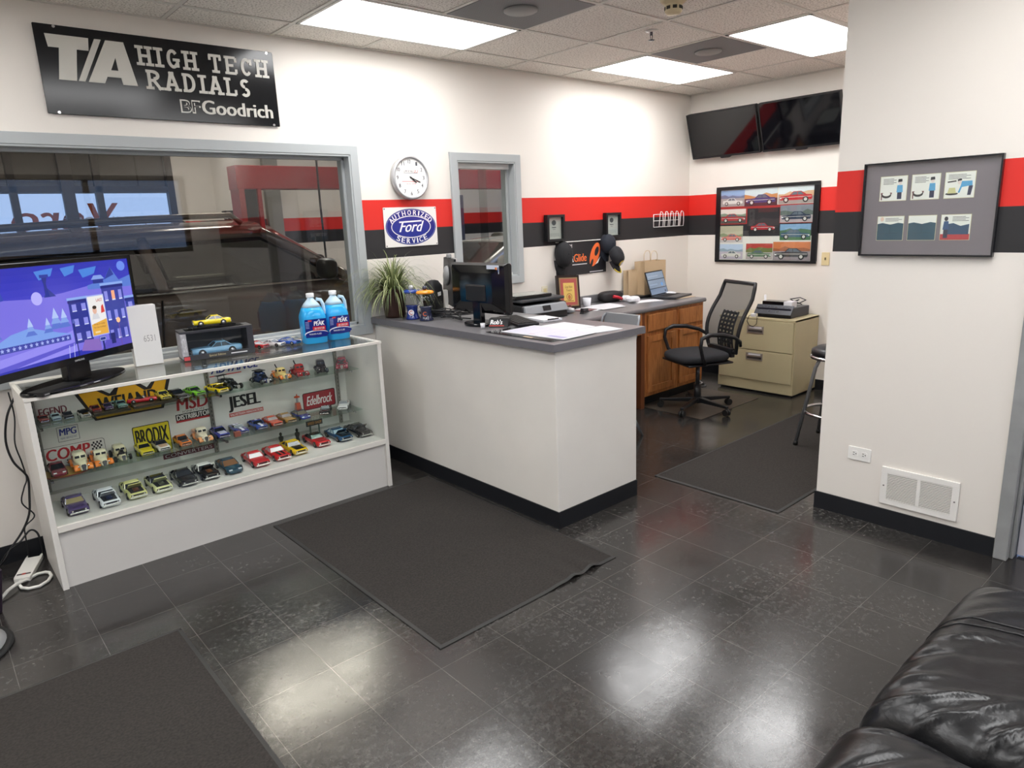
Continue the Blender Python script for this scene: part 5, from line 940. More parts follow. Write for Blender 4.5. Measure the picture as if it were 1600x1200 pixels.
o = flat_item('desk_pad', 'glossy black folder sticking out from under the papers at the counter corner', 'folder', 1.86, -1.50, ZC + E_, 0, .30, .54, .003, M_gb, lambda a, w, d: a.rect(.012, .17, .02, .07, '#b9a184', 1), bevel=.001)
def grid(a, w, d):
    a.rect(.01, .01, w - .02, d - .02, '#d3d1de', 1)
    for k in range(7): a.rect(.02 + k * (w - .04) / 7, .02, .002, d - .05, '#a9a6c4', 2)
    for k in range(6): a.rect(.02, .02 + k * (d - .06) / 5, w - .04, .002, '#a9a6c4', 2)
    a.rect(.02, .02, w * .14, d * .26, '#a59fc8', 2); a.rect(.02, d * .5, w * .08, d * .1, '#c9b8c2', 2)
flat_item('desk_calendar', 'large white calendar sheet on the near corner of the counter', 'calendar', 1.905, -1.545, ZC + .0045, 2, .27, .48, .003, M_paper, grid, bevel=.0005)
flat_item('paper_sheet', 'white sheet lying across the far side of the calendar on the counter', 'paper', 2.145, -1.47, ZC + E_, -4, .18, .27, .002, M_paper, lambda a, w, d: lines(a, w, d, 8, '#d3d3dc'), bevel=0, group='papers on the counter'); flat_item('paper_sheet', 'white sheet nearest the free end of the counter', 'paper', 2.16, -1.70, ZC + E_, -8, .20, .17, .002, M_paper, lambda a, w, d: lines(a, w, d, 8, '#cfcfda'), bevel=0, group='papers on the counter')
o = flat_item('notepad', 'white notepad with a pen between the keyboard and the printer end', 'notepad', 2.25, -1.16, ZC + E_, -10, .14, .19, .014, M_paper); b = MB(); b.cyl((-.04, -.097, .016), (.04, -.097, .016), .004, n=8); b.obj('pen', M_gb, o)
flat_item('clip_board', 'grey sheet lying behind the notepad on the counter', 'paper', 2.24, -.98, ZC + E_, -5, .17, .15, .004, mat('grey_plastic'), bevel=.001)
t = thing('paper_cup', 'tiny white dispenser cup on the counter edge in front of the monitor', 'cup', (1.80, -1.095, ZC + E_)); b = MB(); b.lathe([(0, 0), (.012, 0), (.015, .03), (.013, .03), (.011, .004), (0, .004)], n=20); b.obj('cup_body', M_paper, t)
# ================================================================ ON THE LONG WORKTOP
t = thing('printer', 'black inkjet printer on the worktop beside the small window', 'printer', (3.0, -.245, ZB + E_), math.radians(-4)); M_pk = mat('printer_black', '#1d1e20', .35); M_pg = mat('printer_grey', '#8a8d91', .35)
b = MB(); b.hexa([(-.23, -.17, 0), (.23, -.17, 0), (.23, .18, 0), (-.23, .18, 0), (-.23, -.15, .12), (.23, -.15, .12), (.23, .18, .14), (-.23, .18, .14)]); b.obj('body', M_pk, t, bevel=.01)
b = MB(); b.hexa([(-.22, -.19, .055), (.22, -.19, .055), (.22, -.155, .055), (-.22, -.155, .055), (-.21, -.165, .115), (.21, -.165, .115), (.21, -.14, .12), (-.21, -.14, .12)]); part_label(b.obj('front_panel', M_pg, t, bevel=.006), 'sloping grey front panel'); a = Art(Fr((0, -.1905, .06), (1, 0, 0), (0, .025, .06))); a.rect(-.04, .012, .08, .04, '#15171b', 1); a.obj('display', A_g, t)
b = MB(); b.box(-.225, -.14, .1402, .225, .175, .165); b.obj('scanner_lid', mat('printer_lid', '#3a3d40', .3), t, bevel=.01)
t = thing('tablet', 'black tablet with a pale screen lying on top of the printer', 'tablet', (2.955, -.22, ZB + .168), math.radians(-6)); b = MB(); b.box(-.19, -.12, .0, .17, .13, .024); b.obj('body', M_gb, t, bevel=.006); a = Art(Fr((-.17, -.10, .0242), (1, 0, 0), (0, 1, 0))); a.rect(0, 0, .32, .21, '#9da19b', 1); a.obj('screen', A_g, t)
t = thing('award_plaque', 'dark framed plaque with a yellow drawing on red leaning against the wall', 'plaque', (3.535, -.135, ZB + .004), 0); t.rotation_euler = (math.radians(-9), math.radians(3), math.radians(-10)); b = MB(); b.box(-.118, -.012, 0, .118, .012, .285, 0); b.box(-.098, -.0135, .02, .098, -.0125, .265, 1); b.obj('frame', [mat('ebony_frame', '#241c1a', .3), mat('gold_line', '#8c7550', .4)], t, bevel=.002)
a = Art(Fr((0, -.0138, 0), (1, 0, 0), (0, 0, 1))); a.rect(-.085, .03, .17, .225, '#a04a44', 1); a.rect(-.058, .055, .116, .165, '#cfae5c', 2); a.write('Great Work', -.04, .175, .08, .022, '#6f4a2a', 3, shear=.3); a.write('Team', -.03, .148, .06, .02, '#6f4a2a', 3, shear=.3); a.ring(0, .10, .03, .03, .005, '#7d4a2c', 3); a.oval(0, .098, .015, .02, '#a8643a', 3); a.rect(-.045, .062, .09, .006, '#8a5a30', 3); a.obj('picture', A_m, t)
b = MB(); b.lathe([(0, 0), (.030, 0), (.038, .075), (.035, .075), (.028, .004), (0, .004)], n=24); tag(b.obj('paper_cup', M_paper, loc=(3.735, -.16, ZB + E_)), 'white paper cup right of the leaning plaque', 'cup')
for i, (x, y, rz, w, d, l) in enumerate(((3.67, -.30, 12, .27, .21, 'white sheet on the worktop in front of the paper cup'), (3.85, -.27, -8, .26, .20, 'white sheet farther right on the worktop, left of the crumpled tissue'), (3.76, -.36, -3, .28, .21, 'white sheet nearest the worktop edge'))): flat_item('paper_sheet', l, 'paper', x, y, ZB + E_ + i * .0025, rz, w, d, .002, M_paper, lambda a, w, d: lines(a, w, d, 9, '#cdcdd4'), bevel=0, group='papers on the worktop')
o = flat_item('notebook', 'thin maroon notebook sticking out under the papers on the worktop', 'notebook', 3.54, -.33, ZB + E_, 10, .16, .12, .006, mat('maroon_cover', '#6d4a4c', .5))
t = thing('computer_mouse', 'silver and black computer mouse beside the printer', 'mouse', (3.33, -.33, ZB + E_), .3); b = MB(); b.loft(superbox(.06, .11, .05, 2.4, 20, 10)); o = b.obj('shell', mat('silver_plastic'), t); o.location = (0, 0, .0255); b = MB(); b.box(-.004, -.05, .046, .004, -.02, .052); b.obj('wheel', M_mb, t)
t = thing('stapler', 'black stapler lying on the worktop right of the mouse', 'stapler', (3.42, -.42, ZB + E_), .45); b = MB(); b.box(-.075, -.018, 0, .075, .018, .012); b.obj('base', M_mb, t, bevel=.003); b = MB(); b.hexa([(-.07, -.015, .014), (.075, -.015, .014), (.075, .015, .014), (-.07, .015, .014), (-.07, -.013, .045), (.06, -.013, .03), (.06, .013, .03), (-.07, .013, .045)]); b.obj('arm', M_mb, t, bevel=.004)
t = thing('figurine', 'small dark red and black trinket at the foot of the leaning plaque', 'trinket', (3.46, -.22, ZB + E_)); b = MB(); b.lathe([(0, 0), (.02, 0), (.022, .01), (.012, .02), (.016, .035), (.01, .045), (0, .05)], n=14); b.obj('body', mat('dark_red_gloss', '#5c1f22', .3), t); b = MB(); b.cyl((.015, 0, .02), (.05, -.02, .015), .006, n=10); b.obj('handle', M_mb, t)
t = thing('tool_pouch', 'black pouch with a bright red stripe on the worktop against the backsplash', 'pouch', (4.10, -.115, ZB + E_), math.radians(-12)); b = MB(); b.loft([[(p.x, p.y, max(p.z, -.05)) for p in r] for r in superbox(.25, .13, .10, 3)]); o = b.obj('body', mat('pouch_black', '#1d1a1c', .6, bump=(25, .4, .01)), t); o.location = (0, 0, .0505); b = MB(); b.tube([(-.02, -.069, .055), (.03, -.072, .045), (.08, -.068, .025)], .014, 8); part_label(b.obj('strap', mat('red_strap', '#c02635', .5), t), 'bright red strap')
def crumple(name, label, x, y, w, d, h, seed):
    rg = random.Random(seed); b = MB(); R = superbox(w, d, h, 2.6, 22, 12, lambda q: q * (1 + .22 * noise.noise(q * 28 + Vector((seed, 0, 0))))); zmin = min(p.z for r in R for p in r); R = [[Vector((p.x, p.y, max(p.z - zmin, 0))) for p in r] for r in R]; b.loft(R, smooth=False); return tag(b.obj(name, M_paper, loc=(x, y, ZB + E_)), label, 'tissue')
crumple('tissue', 'crumpled white tissue on the worktop left of the laptop', 4.16, -.33, .13, .10, .055, 4); crumple('tissue', 'smaller crumpled tissue behind the larger one, by the black folder', 4.215, -.20, .09, .07, .05, 9)
o = flat_item('folder', 'closed black folder on the worktop behind the laptop', 'folder', 4.46, -.12, ZB + E_, -8, .28, .17, .022, M_mb); flat_item('paper_sheet', 'white sheet under the left front of the laptop', 'paper', 4.30, -.37, ZB + E_, -20, .28, .15, .002, M_paper, bevel=0, group='papers on the worktop')
flat_item('paper_stack', 'thin tan paper pad under the right side of the laptop', 'paper', 4.68, -.44, ZB + E_, -6, .28, .20, .004, mat('tan_paper', '#c9b49a', .6))
# paper carrier bags
M_kraft = mat('kraft_paper', '#c2a988', .75, bump=(9, .5, .02))
def paper_bag(label, x, y, w, d, h, handles, rz=0):
    t = thing('paper_bag', label, 'paper bag', (x, y, ZB + E_), rz, 'paper bags by the wall corner'); b = MB(); q = .012
    b.add([(-w / 2, -d / 2, 0), (w / 2, -d / 2, 0), (w / 2, d / 2, 0), (-w / 2, d / 2, 0), (-w / 2, -d / 2, h), (w / 2, -d / 2, h), (w / 2, d / 2, h), (-w / 2, d / 2, h), (-w / 2 + q, 0, h * .45), (w / 2 - q, 0, h * .45), (-w / 2 + q * 1.5, 0, h), (w / 2 - q * 1.5, 0, h)],
          [(0, 3, 2, 1), (0, 1, 5, 4), (3, 7, 6, 2), (0, 4, 10, 8), (3, 8, 10, 7), (0, 8, 3), (1, 9, 11, 5), (2, 6, 11, 9), (1, 2, 9)], smooth=False); o = b.obj('bag', M_kraft, t)
    sm = o.modifiers.new('solid', 'SOLIDIFY'); sm.thickness = .002
    if handles:
        for s_, dx in ((-1, -.012), (1, .02)):
            b = MB(); b.tube([(dx - .05, s_ * d * .45, h - .04), (dx - .048, s_ * d * .45, h + .06), (dx - .03, s_ * d * .43, h + .088), (dx, s_ * d * .42, h + .095), (dx + .03, s_ * d * .43, h + .088), (dx + .048, s_ * d * .45, h + .06), (dx + .05, s_ * d * .45, h - .04)], .0035, 6); b.obj('handle', mat('twisted_paper', '#cbb898', .7), t)
paper_bag('tall brown paper carrier bag with twisted handles beside the laptop', 4.69, -.115, .33, .12, .335, True); paper_bag('shorter brown paper bag standing left of the tall one', 4.475, -.055, .16, .06, .26, False)
# laptop
t = thing('laptop', 'open dark laptop showing a blue-grey screen at the right end of the worktop', 'laptop', (4.66, -.395, ZB + .0065), math.radians(10)); b = MB(); b.box(-.175, -.12, 0, .175, .12, .018); b.obj('base', mat('laptop_grey', '#3a3d42', .35, .3), t, bevel=.004); b = MB()
for r_ in range(5):
    for c_ in range(13): b.box(-.15 + c_ * .0235, -.02 + r_ * .022, .0181, -.131 + c_ * .0235, -.002 + r_ * .022, .0195)
b.obj('keys', M_under, t); tl = math.radians(18); F = Fr((0, .122, .014), (1, 0, 0), (0, math.sin(tl), math.cos(tl))); b = MB(); b.prism(F, rrect(-.175, 0, .175, .235, .008), -.008, 0); b.obj('lid', M_mb, t, bevel=.002)
a = Art(F); a.rect(-.165, .012, .33, .212, '#717d8d', 1); a.rect(-.165, .012, .33, .055, '#5f6f86', 2); a.rect(-.165, .066, .33, .008, '#23303f', 3); a.rect(-.165, .150, .33, .008, '#23303f', 3); a.oval(.09, .10, .025, .018, '#5b83b3', 3); a.rect(-.15, .10, .15, .012, '#808da0', 3); a.rect(-.15, .18, .2, .012, '#828a98', 3); a.rect(.11, .022, .03, .018, '#2b3646', 3); a.obj('screen', art_mat('laptop_screen', 'screen', .9), t)
t = thing('computer_mouse', 'white computer mouse at the far right of the worktop beside the laptop', 'mouse', (4.77, -.30, ZB + E_), .2); b = MB(); b.loft(superbox(.065, .11, .04, 2.4, 20, 10)); o = b.obj('shell', M_paper, t); o.location = (0, 0, .0205); b = MB(); b.tube([(-.03, .0, .02), (-.02, .05, .024), (.02, .05, .024), (.03, 0, .02)], .006, 6); b.obj('trim_band', M_mb, t)
# ================================================================ FAR CORNER
tlt = math.atan2(.13, .40)
def wall_tv(label, y0, y1, z0):
    t = thing('wall_television', label, 'television', (XB, (y0 + y1) / 2, z0 + .2), 0, 'black televisions high on the far wall'); w = (y0 - y1) / 2
    F = Fr((-.075, 0, -.205), (0, -1, 0), (-math.sin(tlt), 0, math.cos(tlt))); b = MB(); b.prism(F, rrect(-w, 0, w, .428, .006), -.045, 0, 0); b.obj('housing', M_mb, t, bevel=.003)
    b = MB()
    for x0, v0, x1, v1 in ((-w, 0, w, .016), (-w, .418, w, .428), (-w, .016, -w + .009, .418), (w - .009, .016, w, .418)): b.prism(F, [(x0, v0), (x1, v0), (x1, v1), (x0, v1)], 0, .005)
    b.obj('bezel', M_mb, t); a = Art(F); a.rect(-w + .009, .016, 2 * w - .018, .402, '#15151a', 1); a.obj('screen', mat('tv_glass_off', '#0c0c10', .06, spec=.6), t)
    b = MB(); b.prism(F, [(-.05, -.014), (.04, -.014), (.05, 0), (-.06, 0)], -.03, .002); b.obj('sensor_bar', M_mb, t)
    b = MB(); b.box(-.02, -.12, -.08, -.001, .12, .14, 0); b.bar((-.01, -.08, .1), (-.17, -.08, .1), .03, .01); b.bar((-.01, .08, .1), (-.17, .08, .1), .03, .01); b.bar((-.01, -.08, -.05), (-.09, -.08, -.05), .03, .01); b.bar((-.01, .08, -.05), (-.09, .08, -.05), .03, .01); b.obj('wall_bracket', M_pk, t)
wall_tv('left of the two black televisions tilted down from the far wall, by the corner', -.092, -.822, 2.175); wall_tv('right of the two black televisions tilted down from the far wall, by the partition', -.846, -1.576, 2.175)
# poster of muscle cars
t = thing('car_poster', 'black-framed poster with ten photographs of old muscle cars on the far wall', 'poster', (XB, -.852, 1.523)); F = Fr((0, 0, 0), (0, -1, 0), (0, 0, 1)); PW, PH = 1.036, .724
b = MB(); w, h = PW / 2, PH / 2
for x0, v0, x1, v1 in ((-w, -h, w, -h + .022), (-w, h - .03, w, h), (-w, -h + .022, -w + .042, h - .03), (w - .05, -h + .022, w, h - .03)): b.prism(F, [(x0, v0), (x1, v0), (x1, v1), (x0, v1)], .001, .022)
b.obj('frame', mat('poster_frame_black', '#121317', .3), t, bevel=.002)
a = Art(Fr((-.001, w, -h), (0, -1, 0), (0, 0, 1))); a.E = .001
a.rect(.04, .02, PW - .09, PH - .05, '#e4e1dc', 1); a.rect(.04, .345, PW - .09, .19, '#a92c2c', 2); a.rect(.04, .25, PW - .09, .115, '#2a2a30', 3)
def art_car(x, y, w_, c, face=1, glass_c='#5d6a78', L=6):
    h_ = w_ * .30; m = (lambda q: x + q * w_) if face > 0 else (lambda q: x + w_ - q * w_)
    a.poly([(m(0), y + h_ * .25), (m(.02), y + h_ * .55), (m(.3), y + h_ * .62), (m(.42), y + h_ * .98), (m(.66), y + h_ * .98), (m(.82), y + h_ * .66), (m(.98), y + h_ * .62), (m(1), y + h_ * .3), (m(.97), y + h_ * .15), (m(.03), y + h_ * .15)], c, L)
    a.poly([(m(.34), y + h_ * .64), (m(.44), y + h_ * .92), (m(.54), y + h_ * .92), (m(.54), y + h_ * .64)], glass_c, L + 1); a.poly([(m(.56), y + h_ * .64), (m(.56), y + h_ * .92), (m(.65), y + h_ * .92), (m(.75), y + h_ * .64)], glass_c, L + 1)
    for q in (.2, .8): a.oval(m(q), y + h_ * .18, w_ * .085, w_ * .085, '#1a1a1c', L + 1, 16); a.oval(m(q), y + h_ * .18, w_ * .05, w_ * .05, '#d5d3d0', L + 2, 14)
    a.rect(min(m(0), m(.06)), y + h_ * .3, w_ * .06, h_ * .12, '#e4e4e6', L + 1); a.line(m(.03), y + h_ * .42, m(.97), y + h_ * .44, w_ * .012, '#e6e0da', L + 1)
def photo(x, y, w_, h_, sky, mid_, gnd, cc, face=1, hz=.45, s_=.85):
    a.rect(x, y, w_, h_, gnd, 4); a.rect(x, y + h_ * hz, w_, h_ * (1 - hz), sky, 5); rg = random.Random(int(x * 1000)); P_ = [(x, y + h_ * hz)]
    for k in range(7): P_.append((x + w_ * k / 6, y + h_ * (hz + .1 + .25 * rg.random())))
    P_.append((x + w_, y + h_ * hz)); a.poly(P_, mid_, 5.4); art_car(x + w_ * (1 - s_) / 2, y + h_ * .1, w_ * s_, cc, face, L=6)
photo(.045, .535, .255, .155, '#8ba3cf', '#6c7896', '#a79f9f', '#e4dfdd', -1, .5); photo(.300, .53, .335, .165, '#cfd6dd', '#c98a55', '#4a2c38', '#343a78', 1, .42, .9); photo(.645, .54, .335, .155, '#dfe6ec', '#d9b08d', '#a99e9a', '#c4272e', 1, .4, .92)
photo(.045, .375, .275, .135, '#e0d8d2', '#8a9a88', '#5a5350', '#b3353c', -1, .5, .95); photo(.335, .275, .33, .235, '#2b272c', '#3b3236', '#232226', '#b8262e', -1, .3, .75); photo(.67, .37, .31, .155, '#7f8691', '#5d6a66', '#b8a9ac', '#27364f', 1, .42, .9)
photo(.045, .19, .25, .16, '#b9b59d', '#7f8d68', '#c7c1c2', '#d9695c', 1, .35, .9); photo(.675, .21, .295, .145, '#7fa4c9', '#51745a', '#4d7a4e', '#3e5f77', -1, .45, .95); photo(.045, .03, .255, .145, '#b9cce4', '#8fa3b8', '#c0b6c6', '#d7d6d0', 1, .5, .85)
photo(.335, .03, .275, .15, '#b8433c', '#6f7a45', '#b9aeae', '#5e7d62', -1, .45, .9); photo(.615, .025, .36, .17, '#d07b4a', '#a5603d', '#9d9298', '#3f4046', 1, .5, .9)
a.obj('print', A_m, t); b = MB(); b.prism(F, [(-w + .042, -h + .022), (w - .05, -h + .022), (w - .05, h - .03), (-w + .042, h - .03)], .016, .018); b.obj('glazing', M_cglass, t)
# lateral filing cabinet
t = thing('filing_cabinet', 'beige two-drawer lateral filing cabinet against the far wall', 'filing cabinet', (5.245, -1.057, 0)); M_bg = mat('beige_steel', '#b9ae8c', .42, var=(3, .05)); M_al = mat('aluminium_pull', '#b3b0aa', .3, .7)
b = MB(); b.box(5.03, -1.432, .02, 5.466, -.682, .70); b.box(5.025, -1.432, .02, 5.03, -.682, .115); b.box(5.02, -1.432, .682, 5.466, -.682, .702); wobj(b, 'body', M_bg, t, bevel=.003)
b = MB(); b.box(5.05, -1.41, 0, 5.45, -.70, .02); wobj(b, 'plinth', M_black, t)
for z0, z1 in ((.120, .395), (.402, .678)):
    b = MB(); b.box(5.016, -1.420, z0, 5.0295, -.694, z1); d = wobj(b, 'drawer', M_bg, t, bevel=.003); zc = z0 + (z1 - z0) * (.68 if z0 > .3 else .80)
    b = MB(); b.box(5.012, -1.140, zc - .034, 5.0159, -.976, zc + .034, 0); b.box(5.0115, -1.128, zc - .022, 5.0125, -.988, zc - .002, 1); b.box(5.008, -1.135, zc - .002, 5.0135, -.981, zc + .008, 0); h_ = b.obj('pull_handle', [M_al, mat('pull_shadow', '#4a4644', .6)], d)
    b = MB(); b.box(5.0115, -1.12, zc + .012, 5.0125, -1.0, zc + .028); b.obj('label_holder', M_paper, d)
t = thing('control_unit', 'dark box with a sloping front of round dials on the filing cabinet', 'equipment box', (5.23, -1.19, .7035)); M_nv = mat('navy_plastic', '#22242f', .35); b = MB(); b.hexa([(-.135, -.16, 0), (.20, -.16, 0), (.20, .16, 0), (-.135, .16, 0), (-.15, -.16, .085), (.20, -.16, .085), (.20, .16, .085), (-.15, .16, .085)]); b.obj('body', M_nv, t, bevel=.003)
b = MB(); F = Fr((-.172, .175, .03), (0, -1, 0), (.07, 0, .085)); b.prism(F, rrect(0, 0, .35, .10, .004), 0, .006); b.obj('front_panel', M_nv, t, bevel=.001); a = Art(Fr(F.p(0, 0, .0064), F.u, F.v))
for x, y, r_ in ((.06, .07, .016), (.12, .075, .016), (.19, .07, .020), (.26, .072, .017), (.31, .07, .012), (.14, .03, .017), (.22, .03, .020), (.06, .03, .012)): a.oval(x, y, r_, r_, '#15161d', 1); a.ring(x, y, r_, r_, .004, '#3a3d4b', 2)
a.obj('dials', A_m, t)
o = flat_item('black_carton', 'plain black carton lying on top of the dial box', 'box', 5.19, -1.15, .790, -88, .20, .11, .052, M_gb); o = flat_item('white_carton', 'small white carton beside the black one on the dial box', 'box', 5.19, -1.29, .790, -88, .075, .10, .055, M_paper)
b = MB(); b.tube([(.02, .06, .0), (.0, .02, .03), (.05, -.02, .05), (.10, .02, .03), (.06, .08, .02), (-.02, .05, .03), (0, -.04, .02), (.08, -.07, .045), (.11, .0, .06), (.04, .06, .05), (-.02, .0, .045), (.03, -.06, .01)], .0045, 6); tag(b.obj('coiled_cable', M_mb, loc=(5.30, -1.27, .795)), 'coiled black cord on top of the dial box', 'cord')
b = MB(); b.cyl((0, 0, 0), (0, 0, .17), .012, .010, n=12); b.lathe([(0, 0), (.02, 0), (.02, .006), (0, .007)], n=16); tag(b.obj('white_antenna', M_paper, loc=(5.33, -.97, .7035)), 'upright white antenna at the back of the filing cabinet', 'antenna')
t = thing('white_adapter', 'small white plug adapter with a thin cord hanging over the cabinet front', 'adapter', (5.045, -1.02, .7035)); b = MB(); b.box(-.018, -.02, 0, .018, .02, .03); b.obj('body', M_paper, t, bevel=.004); b = MB(); b.tube([(0, .02, .015), (-.03, .03, .012), (-.036, .045, -.04), (-.037, .02, -.075), (-.037, -.02, -.085), (-.037, -.05, -.06), (-.037, -.055, -.01), (-.03, -.05, .012), (0, -.05, .006)], .003, 6); b.obj('cord', M_mb, t)
rg = random.Random(2); t = thing('floor_cables', 'grey cables lying on the floor between the oak cabinets and filing cabinet', 'cables', (4.94, -.40, 0))
for k in range(4): b = MB(); b.tube([(.10 * math.cos(q) * (1 + .2 * k * .5) * (.6 if abs(math.cos(q)) > .5 else .8), .2 * math.sin(q) * (1 - .12 * k), .006 + .009 * k) for q in [2 * math.pi * i / 20 for i in range(20)]], .0045, 6, closed=True); b.obj('cable', mat(('grey_plastic', 'matte_black', 'white_paper', 'grey_plastic')[k]), t)
# office chair
t = thing('office_chair', 'black mesh-back office chair with loop arms and castors by the oak cabinets', 'office chair', (4.20, -1.0, .004), math.radians(-114)); M_ch = mat('chair_plastic', '#16171a', .4); M_cf = mat('chair_fabric', '#1a1b1f', .85, bump=(300, .2))
b = MB(); b.cyl((0, 0, .06), (0, 0, .22), .032, n=18); b.cyl((0, 0, .22), (0, 0, .40), .018, n=16, mi=1); b.lathe([(0, .055), (.05, .06), (.045, .11), (0, .115)], n=20); b.box(-.09, -.10, .395, .09, .10, .43); b.obj('gas_column', [M_ch, mat('column_grey', '#55575c', .3, .6)], t)
for k in range(5):
    q = 2 * math.pi * k / 5 + .3; c, s_ = math.cos(q), math.sin(q); b = MB(); b.hexa([Vector((c * .03 - s_ * .025, s_ * .03 + c * .025, .065)), Vector((c * .03 + s_ * .025, s_ * .03 - c * .025, .065)), Vector((c * .32 + s_ * .015, s_ * .32 - c * .015, .062)), Vector((c * .32 - s_ * .015, s_ * .32 + c * .015, .062)), Vector((c * .03 - s_ * .025, s_ * .03 + c * .025, .108)), Vector((c * .03 + s_ * .025, s_ * .03 - c * .025, .108)), Vector((c * .32 + s_ * .015, s_ * .32 - c * .015, .082)), Vector((c * .32 - s_ * .015, s_ * .32 + c * .015, .082))]); lg = b.obj('base_leg', M_ch, t, bevel=.006)
    b = MB()
    for d in (-.013, .013): b.cyl((c * .31 - s_ * (d - .009), s_ * .31 + c * (d - .009), .027), (c * .31 - s_ * (d + .009), s_ * .31 + c * (d + .009), .027), .027, n=18)
    b.cyl((c * .31, s_ * .31, .03), (c * .31, s_ * .31, .065), .010, n=10); b.obj('castor', M_under, lg)
b = MB(); b.loft(superbox(.49, .47, .085, 3.2, 28, 12, lambda q: Vector((q.x, q.y, q.z - .9 * max(0, -q.y - .13) ** 2 * 1.5)))); o = b.obj('seat', M_cf, t); o.location = (0, -.02, .475)
b = MB(); b.box(-.22, -.22, .42, .22, .20, .437); b.obj('seat_pan', M_ch, t, bevel=.01)
def bk(x, v): return Vector((x, .235 + .05 * math.sin(v * 2.6) * 0 + .17 * v ** 1.15 * .9 - .05 * math.sin(math.pi * min(v * 1.3, 1)), .50 + .56 * v))
def bw(v): return .20 + .035 * math.sin(math.pi * (v * .8 + .1)) - .03 * max(0, .35 - v)
b = MB(); NV = 14
L_ = [bk(-bw(i / NV), i / NV) for i in range(NV + 1)]; R_ = [bk(bw(i / NV), i / NV) for i in range(NV + 1)]
b.tube(L_ + list(reversed(R_)), .016, 8, closed=True); b.obj('back_frame', M_ch, t)
M_mesh = mat('chair_mesh', '#1c1d20', .8, alpha=.62); b = MB(); V = []
for i in range(NV + 1):
    for j in range(9): V.append(bk(-bw(i / NV) + 2 * bw(i / NV) * j / 8, i / NV) + Vector((0, .02 * math.sin(math.pi * j / 8), 0)))
b.add(V, [(i * 9 + j, i * 9 + j + 1, (i + 1) * 9 + j + 1, (i + 1) * 9 + j) for i in range(NV) for j in range(8)], smooth=True); b.obj('back_mesh', M_mesh, t)
b = MB()
for i in range(1, 9):
    v = .06 + i * .062; b.bar(bk(-.10, v) + Vector((0, .035, 0)), bk(.10, v) + Vector((0, .035, 0)), .012, .02)
for j in range(5): x = -.10 + j * .05; b.tube([bk(x, .02 + k * .07) + Vector((0, .035, 0)) for k in range(9)], .009, 6)
b.obj('lattice_support', M_ch, t); b = MB(); b.tube([(-.05, .10, .42), (-.05, .24, .43), bk(-.05, .02) + Vector((0, .03, 0)), bk(-.05, .2) + Vector((0, .04, 0))], .018, 8); b.tube([(.05, .10, .42), (.05, .24, .43), bk(.05, .02) + Vector((0, .03, 0)), bk(.05, .2) + Vector((0, .04, 0))], .018, 8); b.box(-.16, .21, .455, .16, .25, .53); b.obj('back_bracket', M_ch, t, bevel=.004)
for s_ in (-1, 1): b = MB(); b.tube([(s_ * .23, -.08, .44), (s_ * .275, -.13, .50), (s_ * .285, -.16, .60), (s_ * .285, -.15, .665), (s_ * .285, -.08, .69), (s_ * .28, .05, .68), (s_ * .265, .17, .645), (s_ * .24, .24, .60), (s_ * .225, .255, .56)], [.014, .015, .015, .016, .018, .018, .016, .014, .013], 10); b.obj('armrest', M_ch, t)
# bar stool
t = thing('bar_stool', 'bar stool with a black round seat and grey metal legs beside the partition', 'stool', (4.02, -2.25, .006)); b = MB(); b.lathe([(0, .64), (.16, .64), (.178, .655), (.175, .685), (.14, .705), (0, .715)], n=40); b.obj('seat', mat('black_vinyl', '#1a1b1f', .35), t); b = MB(); b.lathe([(.12, .622), (.182, .626), (.186, .638), (.18, .648), (.12, .64)], n=40); b.obj('seat_rim', Mc, t)
M_sl = mat('stool_grey', '#6f7073', .4, .4)
for k in range(4): q = math.pi / 4 + math.pi / 2 * k + .02; c, s_ = math.cos(q), math.sin(q); b = MB(); b.tube([(c * .09, s_ * .09, .63), (c * .13, s_ * .13, .615), (c * .155, s_ * .155, .56), (c * .26, s_ * .26, .02)], .0125, 10); lg = b.obj('leg', M_sl, t); b = MB(); b.cyl((c * .258, s_ * .258, .03), (c * .263, s_ * .263, 0), .016, n=12); b.obj('rubber_foot', M_under, lg)
b = MB(); b.tube([(.205 * math.cos(q), .205 * math.sin(q), .24) for q in [2 * math.pi * i / 36 for i in range(36)]], .011, 8, closed=True); b.obj('foot_ring', Mc, t)
# grey metal chair behind the counter
t = thing('folding_chair', 'grey metal folding chair showing its back above the counter end', 'chair', (3.16, -.93, 0), math.radians(86)); M_fc = mat('chair_grey_metal', '#8e9196', .35, .5)
for s_ in (-1, 1): b = MB(); b.tube([(s_ * .19, .20, .0), (s_ * .19, .05, .45), (s_ * .185, -.10, .90), (s_ * .17, -.115, .925)], .011, 8); b.obj('leg', M_fc, t); b = MB(); b.tube([(s_ * .17, -.16, .0), (s_ * .17, .12, .46)], .010, 8); b.obj('leg', M_fc, t)
b = MB(); b.hexa([(-.18, -.105, .83), (.18, -.105, .83), (.18, -.09, .83), (-.18, -.09, .83), (-.175, -.135, .935), (.175, -.135, .935), (.175, -.12, .935), (-.175, -.12, .935)]); b.obj('backrest', M_fc, t, bevel=.006); b = MB(); b.box(-.185, -.02, .45, .185, .26, .475); b.obj('seat', M_fc, t, bevel=.01)
